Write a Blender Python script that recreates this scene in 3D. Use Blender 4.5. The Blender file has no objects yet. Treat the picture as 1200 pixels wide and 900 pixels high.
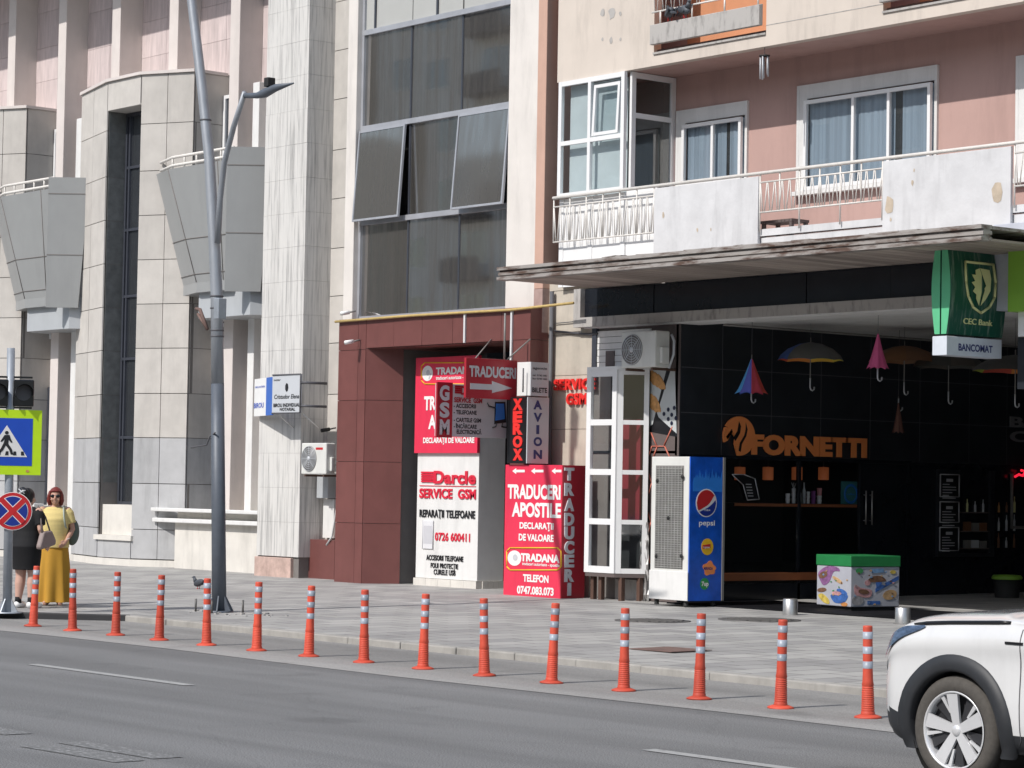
import bpy, bmesh, math, random
from mathutils import Vector, Matrix, Euler
random.seed(7)
C = bpy.context.scene
COL = C.collection
V3 = Vector
PI = math.pi
# ------------------------------------------------------------------ camera
FPX, YAW, PITCH, ROLL, HCAM = 2979.83, .888219, .0410162, .0175809, 1.81747
_f = V3((-math.sin(YAW)*math.cos(PITCH), math.cos(YAW)*math.cos(PITCH), math.sin(PITCH)))
_r0 = V3((math.cos(YAW), math.sin(YAW), 0)); _u0 = _r0.cross(_f)
_r = math.cos(ROLL)*_r0 + math.sin(ROLL)*_u0
_u = -math.sin(ROLL)*_r0 + math.cos(ROLL)*_u0
cd = bpy.data.cameras.new('camera'); cam = bpy.data.objects.new('camera', cd); COL.objects.link(cam)
cd.sensor_width = 36; cd.lens = FPX/1200*36; cd.clip_start = .1; cd.clip_end = 2000
m = Matrix((_r, _u, -_f)).transposed().to_4x4(); m.translation = (0, 0, HCAM); cam.matrix_world = m
C.camera = cam
# ------------------------------------------------------------------ light
SUN_EL, SUN_AZ = math.radians(44.6), math.radians(0.5)      # the sun stands behind the camera, square to the facades
w = bpy.data.worlds.new('World'); C.world = w; w.use_nodes = True
nt = w.node_tree; bg = nt.nodes['Background']
sky = nt.nodes.new('ShaderNodeTexSky'); sky.sky_type = 'NISHITA'; sky.sun_disc = False
sky.sun_elevation = SUN_EL; sky.sun_rotation = math.radians(180)+SUN_AZ; sky.air_density = 1.3; sky.dust_density = 1.5
nt.links.new(sky.outputs[0], bg.inputs[0]); bg.inputs[1].default_value = .115
sl = bpy.data.lights.new('sun', 'SUN'); so = bpy.data.objects.new('sun', sl); COL.objects.link(so)
sl.energy = 3.3; sl.angle = math.radians(.5); sl.color = (1, .965, .92)
so.location = (0, -30, 40)
so.rotation_euler = V3((-math.sin(SUN_AZ)*math.cos(SUN_EL), math.cos(SUN_AZ)*math.cos(SUN_EL), -math.sin(SUN_EL))).to_track_quat('-Z', 'Y').to_euler()
C.view_settings.view_transform = 'Standard'; C.view_settings.look = 'None'
C.view_settings.exposure = .22; C.view_settings.gamma = 1
C.render.engine = 'CYCLES'
# ------------------------------------------------------------------ helpers
def P(x, y, X=None, Y=None, Z=None):
    """point of the place seen at photo pixel (x, y) on the plane X=, Y= or Z="""
    d = _f + _r*((x-600)/FPX) - _u*((y-450)/FPX); o = V3((0, 0, HCAM))
    t = X/d.x if X is not None else Y/d.y if Y is not None else (Z-HCAM)/d.z
    return o + d*t
def pz(Y): return .075 + max(0, Y-17.05)*.0086              # the pavement falls gently towards the kerb
Y0 = 25.8
def tag(o, label=None, cat=None, group=None, kind=None):
    if label: o['label'] = label
    if cat: o['category'] = cat
    if group: o['group'] = group
    if kind: o['kind'] = kind
    return o
def thing(name, label, cat, loc=(0, 0, 0), rz=0, group=None):
    o = bpy.data.objects.new(name, None); COL.objects.link(o); o.location = loc; o.rotation_euler = (0, 0, rz)
    o.empty_display_size = .2
    return tag(o, label, cat, group)
ORG = {}
class MB:
    def __init__(s): s.v = []; s.f = []; s.m = []; s.sm = []
    def face(s, pts, m=0, smooth=False):
        i = len(s.v); s.v += [V3(p) for p in pts]; s.f.append(tuple(range(i, i+len(pts)))); s.m.append(m); s.sm.append(smooth); return s
    def mesh(s, vs, fs, m=0, smooth=False):
        i = len(s.v); s.v += [V3(p) for p in vs]
        for f in fs: s.f.append(tuple(i+k for k in f)); s.m.append(m); s.sm.append(smooth)
        return s
    def obox(s, o, u, v, n, m=0):
        """box from corner o with edge vectors u, v, n"""
        o, u, v, n = V3(o), V3(u), V3(v), V3(n)
        p = [o, o+u, o+u+v, o+v]; p += [q+n for q in p]
        return s.mesh(p, [(0, 3, 2, 1), (4, 5, 6, 7), (0, 1, 5, 4), (1, 2, 6, 5), (2, 3, 7, 6), (3, 0, 4, 7)], m)
    def box(s, x0, x1, y0, y1, z0, z1, m=0): return s.obox((x0, y0, z0), (x1-x0, 0, 0), (0, y1-y0, 0), (0, 0, z1-z0), m)
    def prism(s, pts, d, m=0, smooth=False):
        pts = [V3(p) for p in pts]; d = V3(d); n = len(pts)
        s.mesh(pts+[p+d for p in pts], [tuple(range(n))[::-1], tuple(range(n, 2*n))]+[(k, (k+1) % n, n+(k+1) % n, n+k) for k in range(n)], m, smooth); return s
    def loft(s, rings, m=0, smooth=True, cap=True, close=True):
        n = len(rings[0]); vs = [p for r in rings for p in r]; fs = []
        for a in range(len(rings)-1):
            for k in range(n if close else n-1): fs.append((a*n+k, a*n+(k+1) % n, (a+1)*n+(k+1) % n, (a+1)*n+k))
        if cap: fs += [tuple(range(n))[::-1], tuple(range((len(rings)-1)*n, len(rings)*n))]
        return s.mesh(vs, fs, m, smooth)
    def tube(s, pts, r, n=8, m=0, smooth=True):
        pts = [V3(p) for p in pts]; L = len(pts); rs = r if isinstance(r, (list, tuple)) else [r]*L
        rings = []; a = None
        for k in range(L):
            t = (pts[min(k+1, L-1)]-pts[max(k-1, 0)]).normalized()
            if a is None: a = t.orthogonal().normalized()
            a = (a-t*a.dot(t)).normalized(); b = t.cross(a)
            rings.append([pts[k]+(a*math.cos(2*PI*q/n)+b*math.sin(2*PI*q/n))*rs[k] for q in range(n)])
        return s.loft(rings, m, smooth)
    def lathe(s, prof, c=(0, 0, 0), n=24, m=0, axis='Z', smooth=True, cap=False):
        c = V3(c); rings = []
        for r, h in prof:
            ring = []
            for q in range(n):
                a = 2*PI*q/n
                ring.append(c+(V3((r*math.cos(a), r*math.sin(a), h)) if axis == 'Z' else V3((r*math.cos(a), h, r*math.sin(a)))))
            rings.append(ring)
        return s.loft(rings, m, smooth, cap)
    def ell(s, c, r, rot=None, n=14, k=9, m=0):
        c = V3(c); R = rot.to_matrix() if rot else Matrix.Identity(3); rings = []
        for i in range(1, k):
            a = PI*i/k
            rings.append([c+R @ V3((r[0]*math.sin(a)*math.cos(2*PI*q/n), r[1]*math.sin(a)*math.sin(2*PI*q/n), -r[2]*math.cos(a))) for q in range(n)])
        i0 = len(s.v); s.loft(rings, m, True, False)
        b = len(s.v); s.v += [c+R @ V3((0, 0, -r[2])), c+R @ V3((0, 0, r[2]))]
        for q in range(n):
            s.f.append((i0+q, b, i0+(q+1) % n)); s.f.append((i0+(k-2)*n+q, i0+(k-2)*n+(q+1) % n, b+1)); s.m += [m, m]; s.sm += [True, True]
        return s
    def text(s, t, o, u, v, w=None, h=.1, d=.004, m=0, bold=.02, al='L', spacing=1.0, shear=0):
        """lettering on the plane o + u*x + v*y, cap height h, fitted to width w, raised by d"""
        o, u, v = V3(o), V3(u).normalized(), V3(v).normalized(); nrm = u.cross(v)
        cu = bpy.data.curves.new('t', 'FONT'); cu.body = t; cu.size = 1; cu.offset = bold; cu.space_character = spacing; cu.shear = shear; cu.resolution_u = 4
        ob = bpy.data.objects.new('t', cu); COL.objects.link(ob)
        dg = bpy.context.evaluated_depsgraph_get(); me = ob.evaluated_get(dg).to_mesh()
        vs = [q.co.copy() for q in me.vertices]; fs = [tuple(p.vertices) for p in me.polygons]
        ob.evaluated_get(dg).to_mesh_clear(); bpy.data.objects.remove(ob); bpy.data.curves.remove(cu)
        if not vs: return s
        x0 = min(q.x for q in vs); x1 = max(q.x for q in vs); cap = .70
        sy = h/cap; sx = (w/(x1-x0)) if w else sy; W = (x1-x0)*sx
        off = {'L': 0, 'C': -W/2, 'R': -W}[al]
        pts = [o+u*((q.x-x0)*sx+off)+v*(q.y*sy)+nrm*d for q in vs]
        i = len(s.v); s.mesh(pts, fs, m)
        if d > .008:                                            # solid letters: add the sides
            back = [p-nrm*d*.98 for p in pts]; cnt = {}
            for f in fs:
                for k in range(len(f)):
                    e = (f[k], f[(k+1) % len(f)]); cnt[e] = cnt.get(e, 0)+1
            for (a, b) in list(cnt):
                if (b, a) not in cnt: s.face([pts[a], back[a], back[b], pts[b]], m)
        return s
    def build(s, name, mats, parent=None, bevel=0, label=None, recalc=True, loc=None, local=False):
        me = bpy.data.meshes.new(name)
        org = V3((0, 0, 0))
        if parent is not None and not local:
            org = root_loc(parent)
        elif parent is None and loc is not None and not local: org = V3(loc)
        me.from_pydata([p-org for p in s.v], [], s.f)
        mats = mats if isinstance(mats, (list, tuple)) else [mats]
        for q in mats: me.materials.append(q)
        me.polygons.foreach_set('material_index', s.m); me.polygons.foreach_set('use_smooth', s.sm)
        if recalc:
            bm = bmesh.new(); bm.from_mesh(me); bmesh.ops.remove_doubles(bm, verts=bm.verts, dist=1e-5)
            bmesh.ops.recalc_face_normals(bm, faces=bm.faces); bm.to_mesh(me); bm.free()
        o = bpy.data.objects.new(name, me); COL.objects.link(o)
        if parent is not None: o.parent = parent
        elif loc is not None: o.location = loc
        if bevel:
            b = o.modifiers.new('bevel', 'BEVEL'); b.width = bevel; b.segments = 2; b.limit_method = 'ANGLE'; b.angle_limit = math.radians(40)
        if label: o['label'] = label
        return o
def root_loc(o):
    p = V3((0, 0, 0))
    while o is not None: p += o.location; o = o.parent
    return p
def copy_tree(o, parent=None):
    c = o.copy(); COL.objects.link(c); c.parent = parent
    for ch in list(o.children): copy_tree(ch, c)
    return c
def bake(o, *mods):
    """apply modifiers without operators"""
    dg = bpy.context.evaluated_depsgraph_get(); dg.update()
    me = bpy.data.meshes.new_from_object(o.evaluated_get(dg)); old = o.data
    o.modifiers.clear(); o.data = me; me.name = o.name
    return o
# ------------------------------------------------------------------ materials
def mat(name, col, rough=.7, metal=0, var=.12, scale=3, bump=0, bscale=60, island=0, stretch=None, col2=None, thr=None, spec=.5, detail=5, grime=0, coat=0):
    M = bpy.data.materials.new(name); M.use_nodes = True; t = M.node_tree; N = t.nodes; b = N['Principled BSDF']; L = t.links.new
    b.inputs['Roughness'].default_value = rough; b.inputs['Metallic'].default_value = metal; b.inputs['Specular IOR Level'].default_value = spec
    if coat: b.inputs['Coat Weight'].default_value = coat; b.inputs['Coat Roughness'].default_value = .06
    tc = N.new('ShaderNodeTexCoord'); mp = N.new('ShaderNodeMapping'); L(tc.outputs['Object'], mp.inputs[0])
    if stretch: mp.inputs['Scale'].default_value = stretch
    nz = N.new('ShaderNodeTexNoise'); nz.inputs['Scale'].default_value = scale; nz.inputs['Detail'].default_value = detail; nz.inputs['Roughness'].default_value = .6; L(mp.outputs[0], nz.inputs[0])
    cr = N.new('ShaderNodeValToRGB'); e = cr.color_ramp.elements
    if col2 is None:
        e[0].position = .25; e[1].position = .75
        e[0].color = (*[c*(1-var) for c in col], 1); e[1].color = (*[min(1, c*(1+var)) for c in col], 1)
    else:
        a = thr or (.45, .6); e[0].position = a[0]; e[1].position = a[1]; e[0].color = (*col, 1); e[1].color = (*col2, 1)
    L(nz.outputs[0], cr.inputs[0]); out = cr.outputs[0]
    if island:
        g = N.new('ShaderNodeNewGeometry'); mr = N.new('ShaderNodeMapRange'); mr.inputs[3].default_value = 1-island; mr.inputs[4].default_value = 1+island
        L(g.outputs['Random Per Island'], mr.inputs[0]); mx = N.new('ShaderNodeVectorMath'); mx.operation = 'SCALE'; L(out, mx.inputs[0]); L(mr.outputs[0], mx.inputs['Scale']); out = mx.outputs[0]
    if grime:
        n2 = N.new('ShaderNodeTexNoise'); n2.inputs['Scale'].default_value = 1.3; n2.inputs['Detail'].default_value = 8; n2.inputs['Roughness'].default_value = .7
        m2 = N.new('ShaderNodeMapping'); m2.inputs['Scale'].default_value = (2.2, 2.2, .35); L(tc.outputs['Object'], m2.inputs[0]); L(m2.outputs[0], n2.inputs[0])
        r2 = N.new('ShaderNodeMapRange'); r2.inputs[1].default_value = .5; r2.inputs[2].default_value = .78; r2.inputs[3].default_value = 1; r2.inputs[4].default_value = 1-grime; L(n2.outputs[0], r2.inputs[0])
        mx = N.new('ShaderNodeVectorMath'); mx.operation = 'SCALE'; L(out, mx.inputs[0]); L(r2.outputs[0], mx.inputs['Scale']); out = mx.outputs[0]
    L(out, b.inputs['Base Color'])
    if bump:
        n3 = N.new('ShaderNodeTexNoise'); n3.inputs['Scale'].default_value = bscale; n3.inputs['Detail'].default_value = 6; L(mp.outputs[0], n3.inputs[0])
        bp = N.new('ShaderNodeBump'); bp.inputs['Strength'].default_value = bump; bp.inputs['Distance'].default_value = .01; L(n3.outputs[0], bp.inputs['Height']); L(bp.outputs[0], b.inputs['Normal'])
    return M
def glassmat(name, dark, refl, rough=.02, tint=(1, 1, 1), streak=.5):
    """solar glass: dark body under a partly mirroring coat, with rain streaks"""
    M = bpy.data.materials.new(name); M.use_nodes = True; t = M.node_tree; N = t.nodes; L = t.links.new; N.remove(N['Principled BSDF'])
    d = N.new('ShaderNodeBsdfDiffuse'); d.inputs[0].default_value = (*dark, 1); g = N.new('ShaderNodeBsdfGlossy'); g.inputs['Roughness'].default_value = rough; g.inputs[0].default_value = (*tint, 1)
    tc = N.new('ShaderNodeTexCoord'); mp = N.new('ShaderNodeMapping'); mp.inputs['Scale'].default_value = (5, 5, .25); L(tc.outputs['Object'], mp.inputs[0])
    nz = N.new('ShaderNodeTexNoise'); nz.inputs['Scale'].default_value = 1.6; nz.inputs['Detail'].default_value = 6; L(mp.outputs[0], nz.inputs[0])
    mr = N.new('ShaderNodeMapRange'); mr.inputs[1].default_value = .35; mr.inputs[2].default_value = .7; mr.inputs[3].default_value = refl*(1+streak*.4); mr.inputs[4].default_value = refl*(1-streak); L(nz.outputs[0], mr.inputs[0])
    fr = N.new('ShaderNodeFresnel'); fr.inputs[0].default_value = 1.5; ad = N.new('ShaderNodeMath'); ad.operation = 'ADD'; ad.use_clamp = True; L(fr.outputs[0], ad.inputs[0]); L(mr.outputs[0], ad.inputs[1])
    n2 = N.new('ShaderNodeTexNoise'); n2.inputs['Scale'].default_value = .55; L(tc.outputs['Object'], n2.inputs[0]); bp = N.new('ShaderNodeBump'); bp.inputs['Strength'].default_value = .05; bp.inputs['Distance'].default_value = .04; L(n2.outputs[0], bp.inputs['Height']); L(bp.outputs[0], g.inputs['Normal'])
    mx = N.new('ShaderNodeMixShader'); L(ad.outputs[0], mx.inputs[0]); L(d.outputs[0], mx.inputs[1]); L(g.outputs[0], mx.inputs[2]); L(mx.outputs[0], N['Material Output'].inputs[0])
    return M
def clearglass(name, refl=.08, tint=(.85, .9, .9)):
    M = bpy.data.materials.new(name); M.use_nodes = True; t = M.node_tree; N = t.nodes; L = t.links.new; N.remove(N['Principled BSDF'])
    tr = N.new('ShaderNodeBsdfTransparent'); tr.inputs[0].default_value = (*tint, 1); g = N.new('ShaderNodeBsdfGlossy'); g.inputs['Roughness'].default_value = .02
    lw = N.new('ShaderNodeLayerWeight'); lw.inputs[0].default_value = .5; fr = N.new('ShaderNodeMath'); fr.operation = 'POWER'; fr.inputs[1].default_value = 4.5; L(lw.outputs['Facing'], fr.inputs[0]); ad = N.new('ShaderNodeMath'); ad.operation = 'ADD'; ad.use_clamp = True; ad.inputs[1].default_value = refl+.04; L(fr.outputs[0], ad.inputs[0])
    mx = N.new('ShaderNodeMixShader'); L(ad.outputs[0], mx.inputs[0]); L(tr.outputs[0], mx.inputs[1]); L(g.outputs[0], mx.inputs[2]); L(mx.outputs[0], N['Material Output'].inputs[0])
    return M
def emit(name, col, s):
    M = bpy.data.materials.new(name); M.use_nodes = True; b = M.node_tree.nodes['Principled BSDF']; b.inputs['Base Color'].default_value = (*col, 1); b.inputs['Emission Color'].default_value = (*col, 1); b.inputs['Emission Strength'].default_value = s; return M
def flat(name, col, rough=.5, metal=0, spec=.5): return mat(name, col, rough, metal, var=.05, scale=6, spec=spec)

def pavingmat():
    M = mat('paving_stone', (.335, .328, .318), .75, var=.08, scale=1.2, bump=.15, bscale=40); t = M.node_tree; N = t.nodes; L = t.links.new; b = N['Principled BSDF']
    src = b.inputs['Base Color'].links[0].from_socket
    tc = N.new('ShaderNodeTexCoord'); br = N.new('ShaderNodeTexBrick'); mp = N.new('ShaderNodeMapping'); mp.inputs['Rotation'].default_value = (0, 0, math.radians(90)); L(tc.outputs['Object'], mp.inputs[0]); L(mp.outputs[0], br.inputs[0])
    br.inputs['Color1'].default_value = (1.12, 1.12, 1.1, 1); br.inputs['Color2'].default_value = (.72, .72, .74, 1); br.inputs['Mortar'].default_value = (.42, .41, .4, 1); br.inputs['Scale'].default_value = 1
    br.inputs['Brick Width'].default_value = .62; br.inputs['Row Height'].default_value = .4; br.inputs['Mortar Size'].default_value = .012; br.inputs['Bias'].default_value = -.25
    mu = N.new('ShaderNodeMix'); mu.data_type = 'RGBA'; mu.blend_type = 'MULTIPLY'; mu.inputs[0].default_value = 1; L(src, mu.inputs[6]); L(br.outputs[0], mu.inputs[7])
    n2 = N.new('ShaderNodeTexNoise'); n2.inputs['Scale'].default_value = .5; n2.inputs['Detail'].default_value = 8; n2.inputs['Roughness'].default_value = .7; m2 = N.new('ShaderNodeMapping'); m2.inputs['Scale'].default_value = (.5, 2.2, 1); L(tc.outputs['Object'], m2.inputs[0]); L(m2.outputs[0], n2.inputs[0])
    r2 = N.new('ShaderNodeMapRange'); r2.inputs[1].default_value = .4; r2.inputs[2].default_value = .75; r2.inputs[3].default_value = 1.08; r2.inputs[4].default_value = .80; L(n2.outputs[0], r2.inputs[0])
    sc = N.new('ShaderNodeVectorMath'); sc.operation = 'SCALE'; L(mu.outputs[2], sc.inputs[0]); L(r2.outputs[0], sc.inputs['Scale']); L(sc.outputs[0], b.inputs['Base Color'])
    return M
def asphaltmat(name, col, sp=.5):
    M = mat(name, col, .85, var=.1, scale=.7, bump=.35, bscale=180, stretch=(.35, 1.6, 1)); t = M.node_tree; N = t.nodes; L = t.links.new; b = N['Principled BSDF']
    src = b.inputs['Base Color'].links[0].from_socket
    tc = N.new('ShaderNodeTexCoord'); n2 = N.new('ShaderNodeTexNoise'); n2.inputs['Scale'].default_value = 90; n2.inputs['Detail'].default_value = 2; L(tc.outputs['Object'], n2.inputs[0])
    r2 = N.new('ShaderNodeMapRange'); r2.inputs[1].default_value = .35; r2.inputs[2].default_value = .7; r2.inputs[3].default_value = 1-sp*.5; r2.inputs[4].default_value = 1+sp; L(n2.outputs[0], r2.inputs[0])
    sc = N.new('ShaderNodeVectorMath'); sc.operation = 'SCALE'; L(src, sc.inputs[0]); L(r2.outputs[0], sc.inputs['Scale'])
    # wear along the wheel paths, oil blots and fine cracks
    m3 = N.new('ShaderNodeMapping'); m3.inputs['Scale'].default_value = (.06, 1.1, 1); L(tc.outputs['Object'], m3.inputs[0]); n3 = N.new('ShaderNodeTexNoise'); n3.inputs['Scale'].default_value = 1.3; n3.inputs['Detail'].default_value = 6; L(m3.outputs[0], n3.inputs[0])
    r3 = N.new('ShaderNodeMapRange'); r3.inputs[1].default_value = .35; r3.inputs[2].default_value = .65; r3.inputs[3].default_value = .84; r3.inputs[4].default_value = 1.14; L(n3.outputs[0], r3.inputs[0])
    n4 = N.new('ShaderNodeTexNoise'); n4.inputs['Scale'].default_value = .9; n4.inputs['Detail'].default_value = 4; L(tc.outputs['Object'], n4.inputs[0]); r4 = N.new('ShaderNodeMapRange'); r4.inputs[1].default_value = .62; r4.inputs[2].default_value = .72; r4.inputs[3].default_value = 1; r4.inputs[4].default_value = .78; L(n4.outputs[0], r4.inputs[0])
    n5 = N.new('ShaderNodeTexNoise'); n5.inputs['Scale'].default_value = 1.5; n5.inputs['Detail'].default_value = 5; L(tc.outputs['Object'], n5.inputs[0]); wv = N.new('ShaderNodeMix'); wv.data_type = 'VECTOR'; wv.inputs[0].default_value = .25; L(tc.outputs['Object'], wv.inputs[4]); L(n5.outputs['Color'], wv.inputs[5])
    vo = N.new('ShaderNodeTexVoronoi'); vo.feature = 'DISTANCE_TO_EDGE'; vo.inputs['Scale'].default_value = .42; L(wv.outputs[1], vo.inputs['Vector']); r5 = N.new('ShaderNodeMapRange'); r5.inputs[1].default_value = .0; r5.inputs[2].default_value = .006; r5.inputs[3].default_value = .90; r5.inputs[4].default_value = 1; L(vo.outputs['Distance'], r5.inputs[0])
    m1 = N.new('ShaderNodeMath'); m1.operation = 'MULTIPLY'; L(r3.outputs[0], m1.inputs[0]); L(r4.outputs[0], m1.inputs[1]); m2 = N.new('ShaderNodeMath'); m2.operation = 'MULTIPLY'; L(m1.outputs[0], m2.inputs[0]); L(r5.outputs[0], m2.inputs[1])
    s2 = N.new('ShaderNodeVectorMath'); s2.operation = 'SCALE'; L(sc.outputs[0], s2.inputs[0]); L(m2.outputs[0], s2.inputs['Scale']); L(s2.outputs[0], b.inputs['Base Color'])
    if name.startswith('worn'):                                  # pale dust gathers along the lane edge
        sx = N.new('ShaderNodeSeparateXYZ'); L(tc.outputs['Object'], sx.inputs[0]); ay = N.new('ShaderNodeMath'); ay.operation = 'ADD'; sn = N.new('ShaderNodeMath'); sn.operation = 'MULTIPLY'; sn.inputs[1].default_value = .5; L(n3.outputs[0], sn.inputs[0]); L(sx.outputs[1], ay.inputs[0]); L(sn.outputs[0], ay.inputs[1])
        ry = N.new('ShaderNodeMapRange'); ry.inputs[1].default_value = 14.8; ry.inputs[2].default_value = 15.7; ry.inputs[3].default_value = 1.22; ry.inputs[4].default_value = .84; L(ay.outputs[0], ry.inputs[0]); s3 = N.new('ShaderNodeVectorMath'); s3.operation = 'SCALE'; L(s2.outputs[0], s3.inputs[0]); L(ry.outputs[0], s3.inputs['Scale']); L(s3.outputs[0], b.inputs['Base Color'])
    return M
M = {}
M['asphalt'] = asphaltmat('asphalt', (.15, .15, .149), .85); M['shoulder'] = asphaltmat('worn_shoulder_asphalt', (.265, .258, .247), .35)
M['paving'] = pavingmat()
M['kerb'] = mat('kerb_stone', (.34, .325, .30), .85, var=.18, scale=4, bump=.3, bscale=50, grime=.3); M['darkkerb'] = mat('dark_kerb', (.03, .03, .032), .7)
M['worn_paint'] = mat('worn_road_paint', (.155, .155, .153), .8, col2=(.34, .34, .335), thr=(.52, .64), scale=26, detail=8)
M['paint'] = mat('lane_paint', (.36, .36, .35), .7, col2=(.2, .2, .2), thr=(.55, .68), scale=14, detail=8)
M['beige'] = mat('beige_stone_cladding', (.51, .482, .448), .8, var=.10, scale=2.5, bump=.1, bscale=90, island=.07, grime=.16)
M['greystone'] = mat('grey_stone_cladding', (.42, .42, .425), .75, var=.10, scale=3, bump=.1, bscale=90, island=.08, grime=.3)
M['slate'] = mat('dark_slate_cladding', (.16, .165, .16), .5, var=.3, scale=6, bump=.2, bscale=30, island=.1)
M['joint'] = mat('joint_shadow_gap', (.19, .175, .165), .9)
M['pinkcrete'] = mat('pale_pink_render', (.64, .585, .555), .85, var=.06, scale=2, grime=.12)
M['pinkpanel'] = mat('pink_travertine', (.55, .465, .455), .85, var=.18, scale=3, stretch=(5, 5, .6), island=.06, grime=.2, bump=.15, bscale=40)
M['traver'] = mat('grey_white_travertine', (.63, .615, .59), .85, col2=(.30, .295, .29), thr=(.48, .74), scale=2.0, stretch=(11, 11, .5), bump=.5, bscale=18, grime=.25, detail=8)
M['pinkstone'] = mat('pink_plinth_stone', (.5, .36, .31), .8, var=.25, scale=7, grime=.35)
M['whitestone'] = mat('white_plinth_stone', (.66, .63, .58), .8, var=.08, scale=3, grime=.25)
M['alu'] = mat('grey_composite_panel', (.30, .306, .305), .42, var=.05, scale=1.5, grime=.1, spec=.5)
M['alulight'] = mat('light_grey_composite_panel', (.43, .45, .47), .42, var=.05, scale=1.5, grime=.1)
M['steel'] = mat('galvanised_steel', (.36, .39, .43), .45, .35, var=.12, scale=9); M['lampsteel'] = mat('weathered_lamp_steel', (.30, .32, .35), .5, .25, var=.15, scale=5, stretch=(3, 3, .5))
M['lampbase'] = mat('lamp_base_grey_paint', (.10, .115, .14), .5, .1, var=.15, scale=6)
M['white'] = mat('white_paint', (.72, .715, .70), .6, var=.06, scale=3, grime=.18); M['whiteclean'] = flat('white_plastic', (.80, .80, .80), .35)
M['pvc'] = mat('white_window_frame', (.78, .78, .78), .35, var=.03, scale=2); M['rail'] = mat('white_rail_paint', (.70, .67, .63), .5, var=.1, scale=9)
M['frame'] = mat('dark_window_frame', (.05, .055, .07), .4); M['bayframe'] = mat('grey_aluminium_frame', (.42, .43, .46), .4, .3)
M['glass'] = glassmat('dark_solar_glass', (.035, .038, .042), .20, .02, (.9, .93, 1)); M['bayglass'] = glassmat('bay_solar_glass', (.080, .076, .071), .44, .03, (1, .965, .93), .62)
M['sashglass'] = glassmat('dusty_sash_glass', (.098, .095, .09), .16, .05, (1, .97, .93), .6); M['paleglass'] = mat('pale_spandrel_glass', (.44, .44, .42), .2, var=.06, scale=1); M['clear'] = clearglass('clear_window_glass', .10, (.95, .97, .98)); M['vestglass'] = clearglass('vestibule_glass', .03, (.9, .93, .93)); M['milk'] = clearglass('balcony_glass', .13, (.93, .97, .98))
M['maroon'] = mat('maroon_stone_cladding', (.165, .062, .056), .38, var=.1, scale=3, island=.06, grime=.15, spec=.4)
M['strip'] = mat('cream_white_render', (.68, .64, .60), .88, var=.07, scale=1.5, grime=.22)
M['salmon'] = mat('salmon_render', (.54, .345, .27), .88, var=.08, scale=2, grime=.12); M['salmongreyed'] = mat('greyed_brown_render', (.40, .28, .25), .9, var=.2, scale=6, grime=.3)
M['pinkwall'] = mat('dusty_pink_render', (.47, .31, .275), .88, var=.07, scale=1.0, grime=.16)
M['cream'] = mat('cream_render', (.60, .53, .465), .88, var=.08, scale=1.2, grime=.26); M['orange_wall'] = mat('orange_render', (.60, .27, .14), .85, var=.06, grime=.12)
M['peel'] = mat('peeling_white_render', (.60, .60, .61), .85, var=.10, scale=2.6, grime=.26, bump=.3, bscale=14); M['scar'] = mat('exposed_render_scar', (.48, .40, .31), .9, var=.2, scale=9)
M['concrete'] = mat('stained_concrete', (.42, .40, .38), .9, col2=(.2, .19, .18), thr=(.5, .75), scale=5, bump=.2, bscale=40, stretch=(2, 2, .6))
M['rust'] = mat('rusty_painted_sheet', (.34, .315, .295), .75, col2=(.10, .06, .045), thr=(.47, .64), scale=2.8, stretch=(.8, 2, 4), detail=8, metal=.1)
M['plank'] = mat('soffit_planks', (.34, .285, .25), .8, var=.18, scale=2, island=.28, stretch=(3, .6, 1))
M['black'] = mat('black_wall_panel', (.022, .025, .031), .3, var=.25, scale=2, spec=.4); M['blackgloss'] = mat('black_gloss_panel', (.014, .016, .021), .16, var=.2, scale=2, spec=.4)
M['tile'] = mat('shade_dark_floor_tile', (.007, .007, .009), .7, var=.25, scale=3, island=.2, spec=.15)  # dark tile, coloured near black to stand in for shade
M['ceil'] = mat('passage_ceiling_paint', (.70, .69, .68), .9, var=.1, scale=1.5, stretch=(.5, 3, 1), grime=.2)
M['brownclad'] = mat('brown_grey_cladding', (.12, .095, .09), .6, var=.12, scale=2); M['redline'] = flat('red_line_print', (.55, .16, .11))
M['beigewall'] = mat('beige_block_cladding', (.50, .45, .38), .85, var=.12, scale=3, island=.05, grime=.25, bump=.15, bscale=60)
M['sign_red'] = mat('red_sign_film', (.74, .04, .09), .32, var=.10, scale=.9, grime=.14, bump=.15, bscale=4); M['sign_red_shade'] = mat('red_sign_film_in_shade', (.40, .02, .035), .35, var=.05)  # the darker red is the same film with shade put into its colour
M['letter_red'] = flat('red_letter', (.65, .02, .05), .4); M['neonred'] = mat('bright_red_letter', (.80, .035, .03), .4, var=.05); M['letter_white'] = flat('white_letter', (.82, .80, .78), .5); M['letter_black'] = flat('black_letter', (.015, .015, .018), .5)
M['letter_navy'] = flat('navy_letter', (.03, .04, .16), .5); M['letter_grey'] = flat('silver_letter', (.55, .55, .58), .4); M['yellow'] = flat('yellow_print', (.85, .50, .02), .5); M['orange'] = mat('orange_sign_face', (.92, .29, .09), .5, var=.06)
M['grey_and_shade'] = mat('grey_and_shaded_white_face', (.52, .54, .57), .45, var=.04); M['signblack'] = flat('black_sign_face', (.012, .012, .014), .3)  # grey serves true grey things and white sign faces greyed as shade
M['blue'] = flat('blue_sign_face', (.012, .075, .50), .4); M['lime'] = flat('lime_reflective_border', (.55, .82, .01), .5); M['trafred'] = flat('traffic_red', (.50, .02, .025), .4); M['trafblue'] = flat('traffic_blue', (.01, .03, .24), .4)
M['pblue'] = mat('fridge_blue_film', (.008, .09, .50), .3, var=.3, scale=4, spec=.5); M['plight'] = flat('light_blue_print', (.03, .22, .72), .4)
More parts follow.
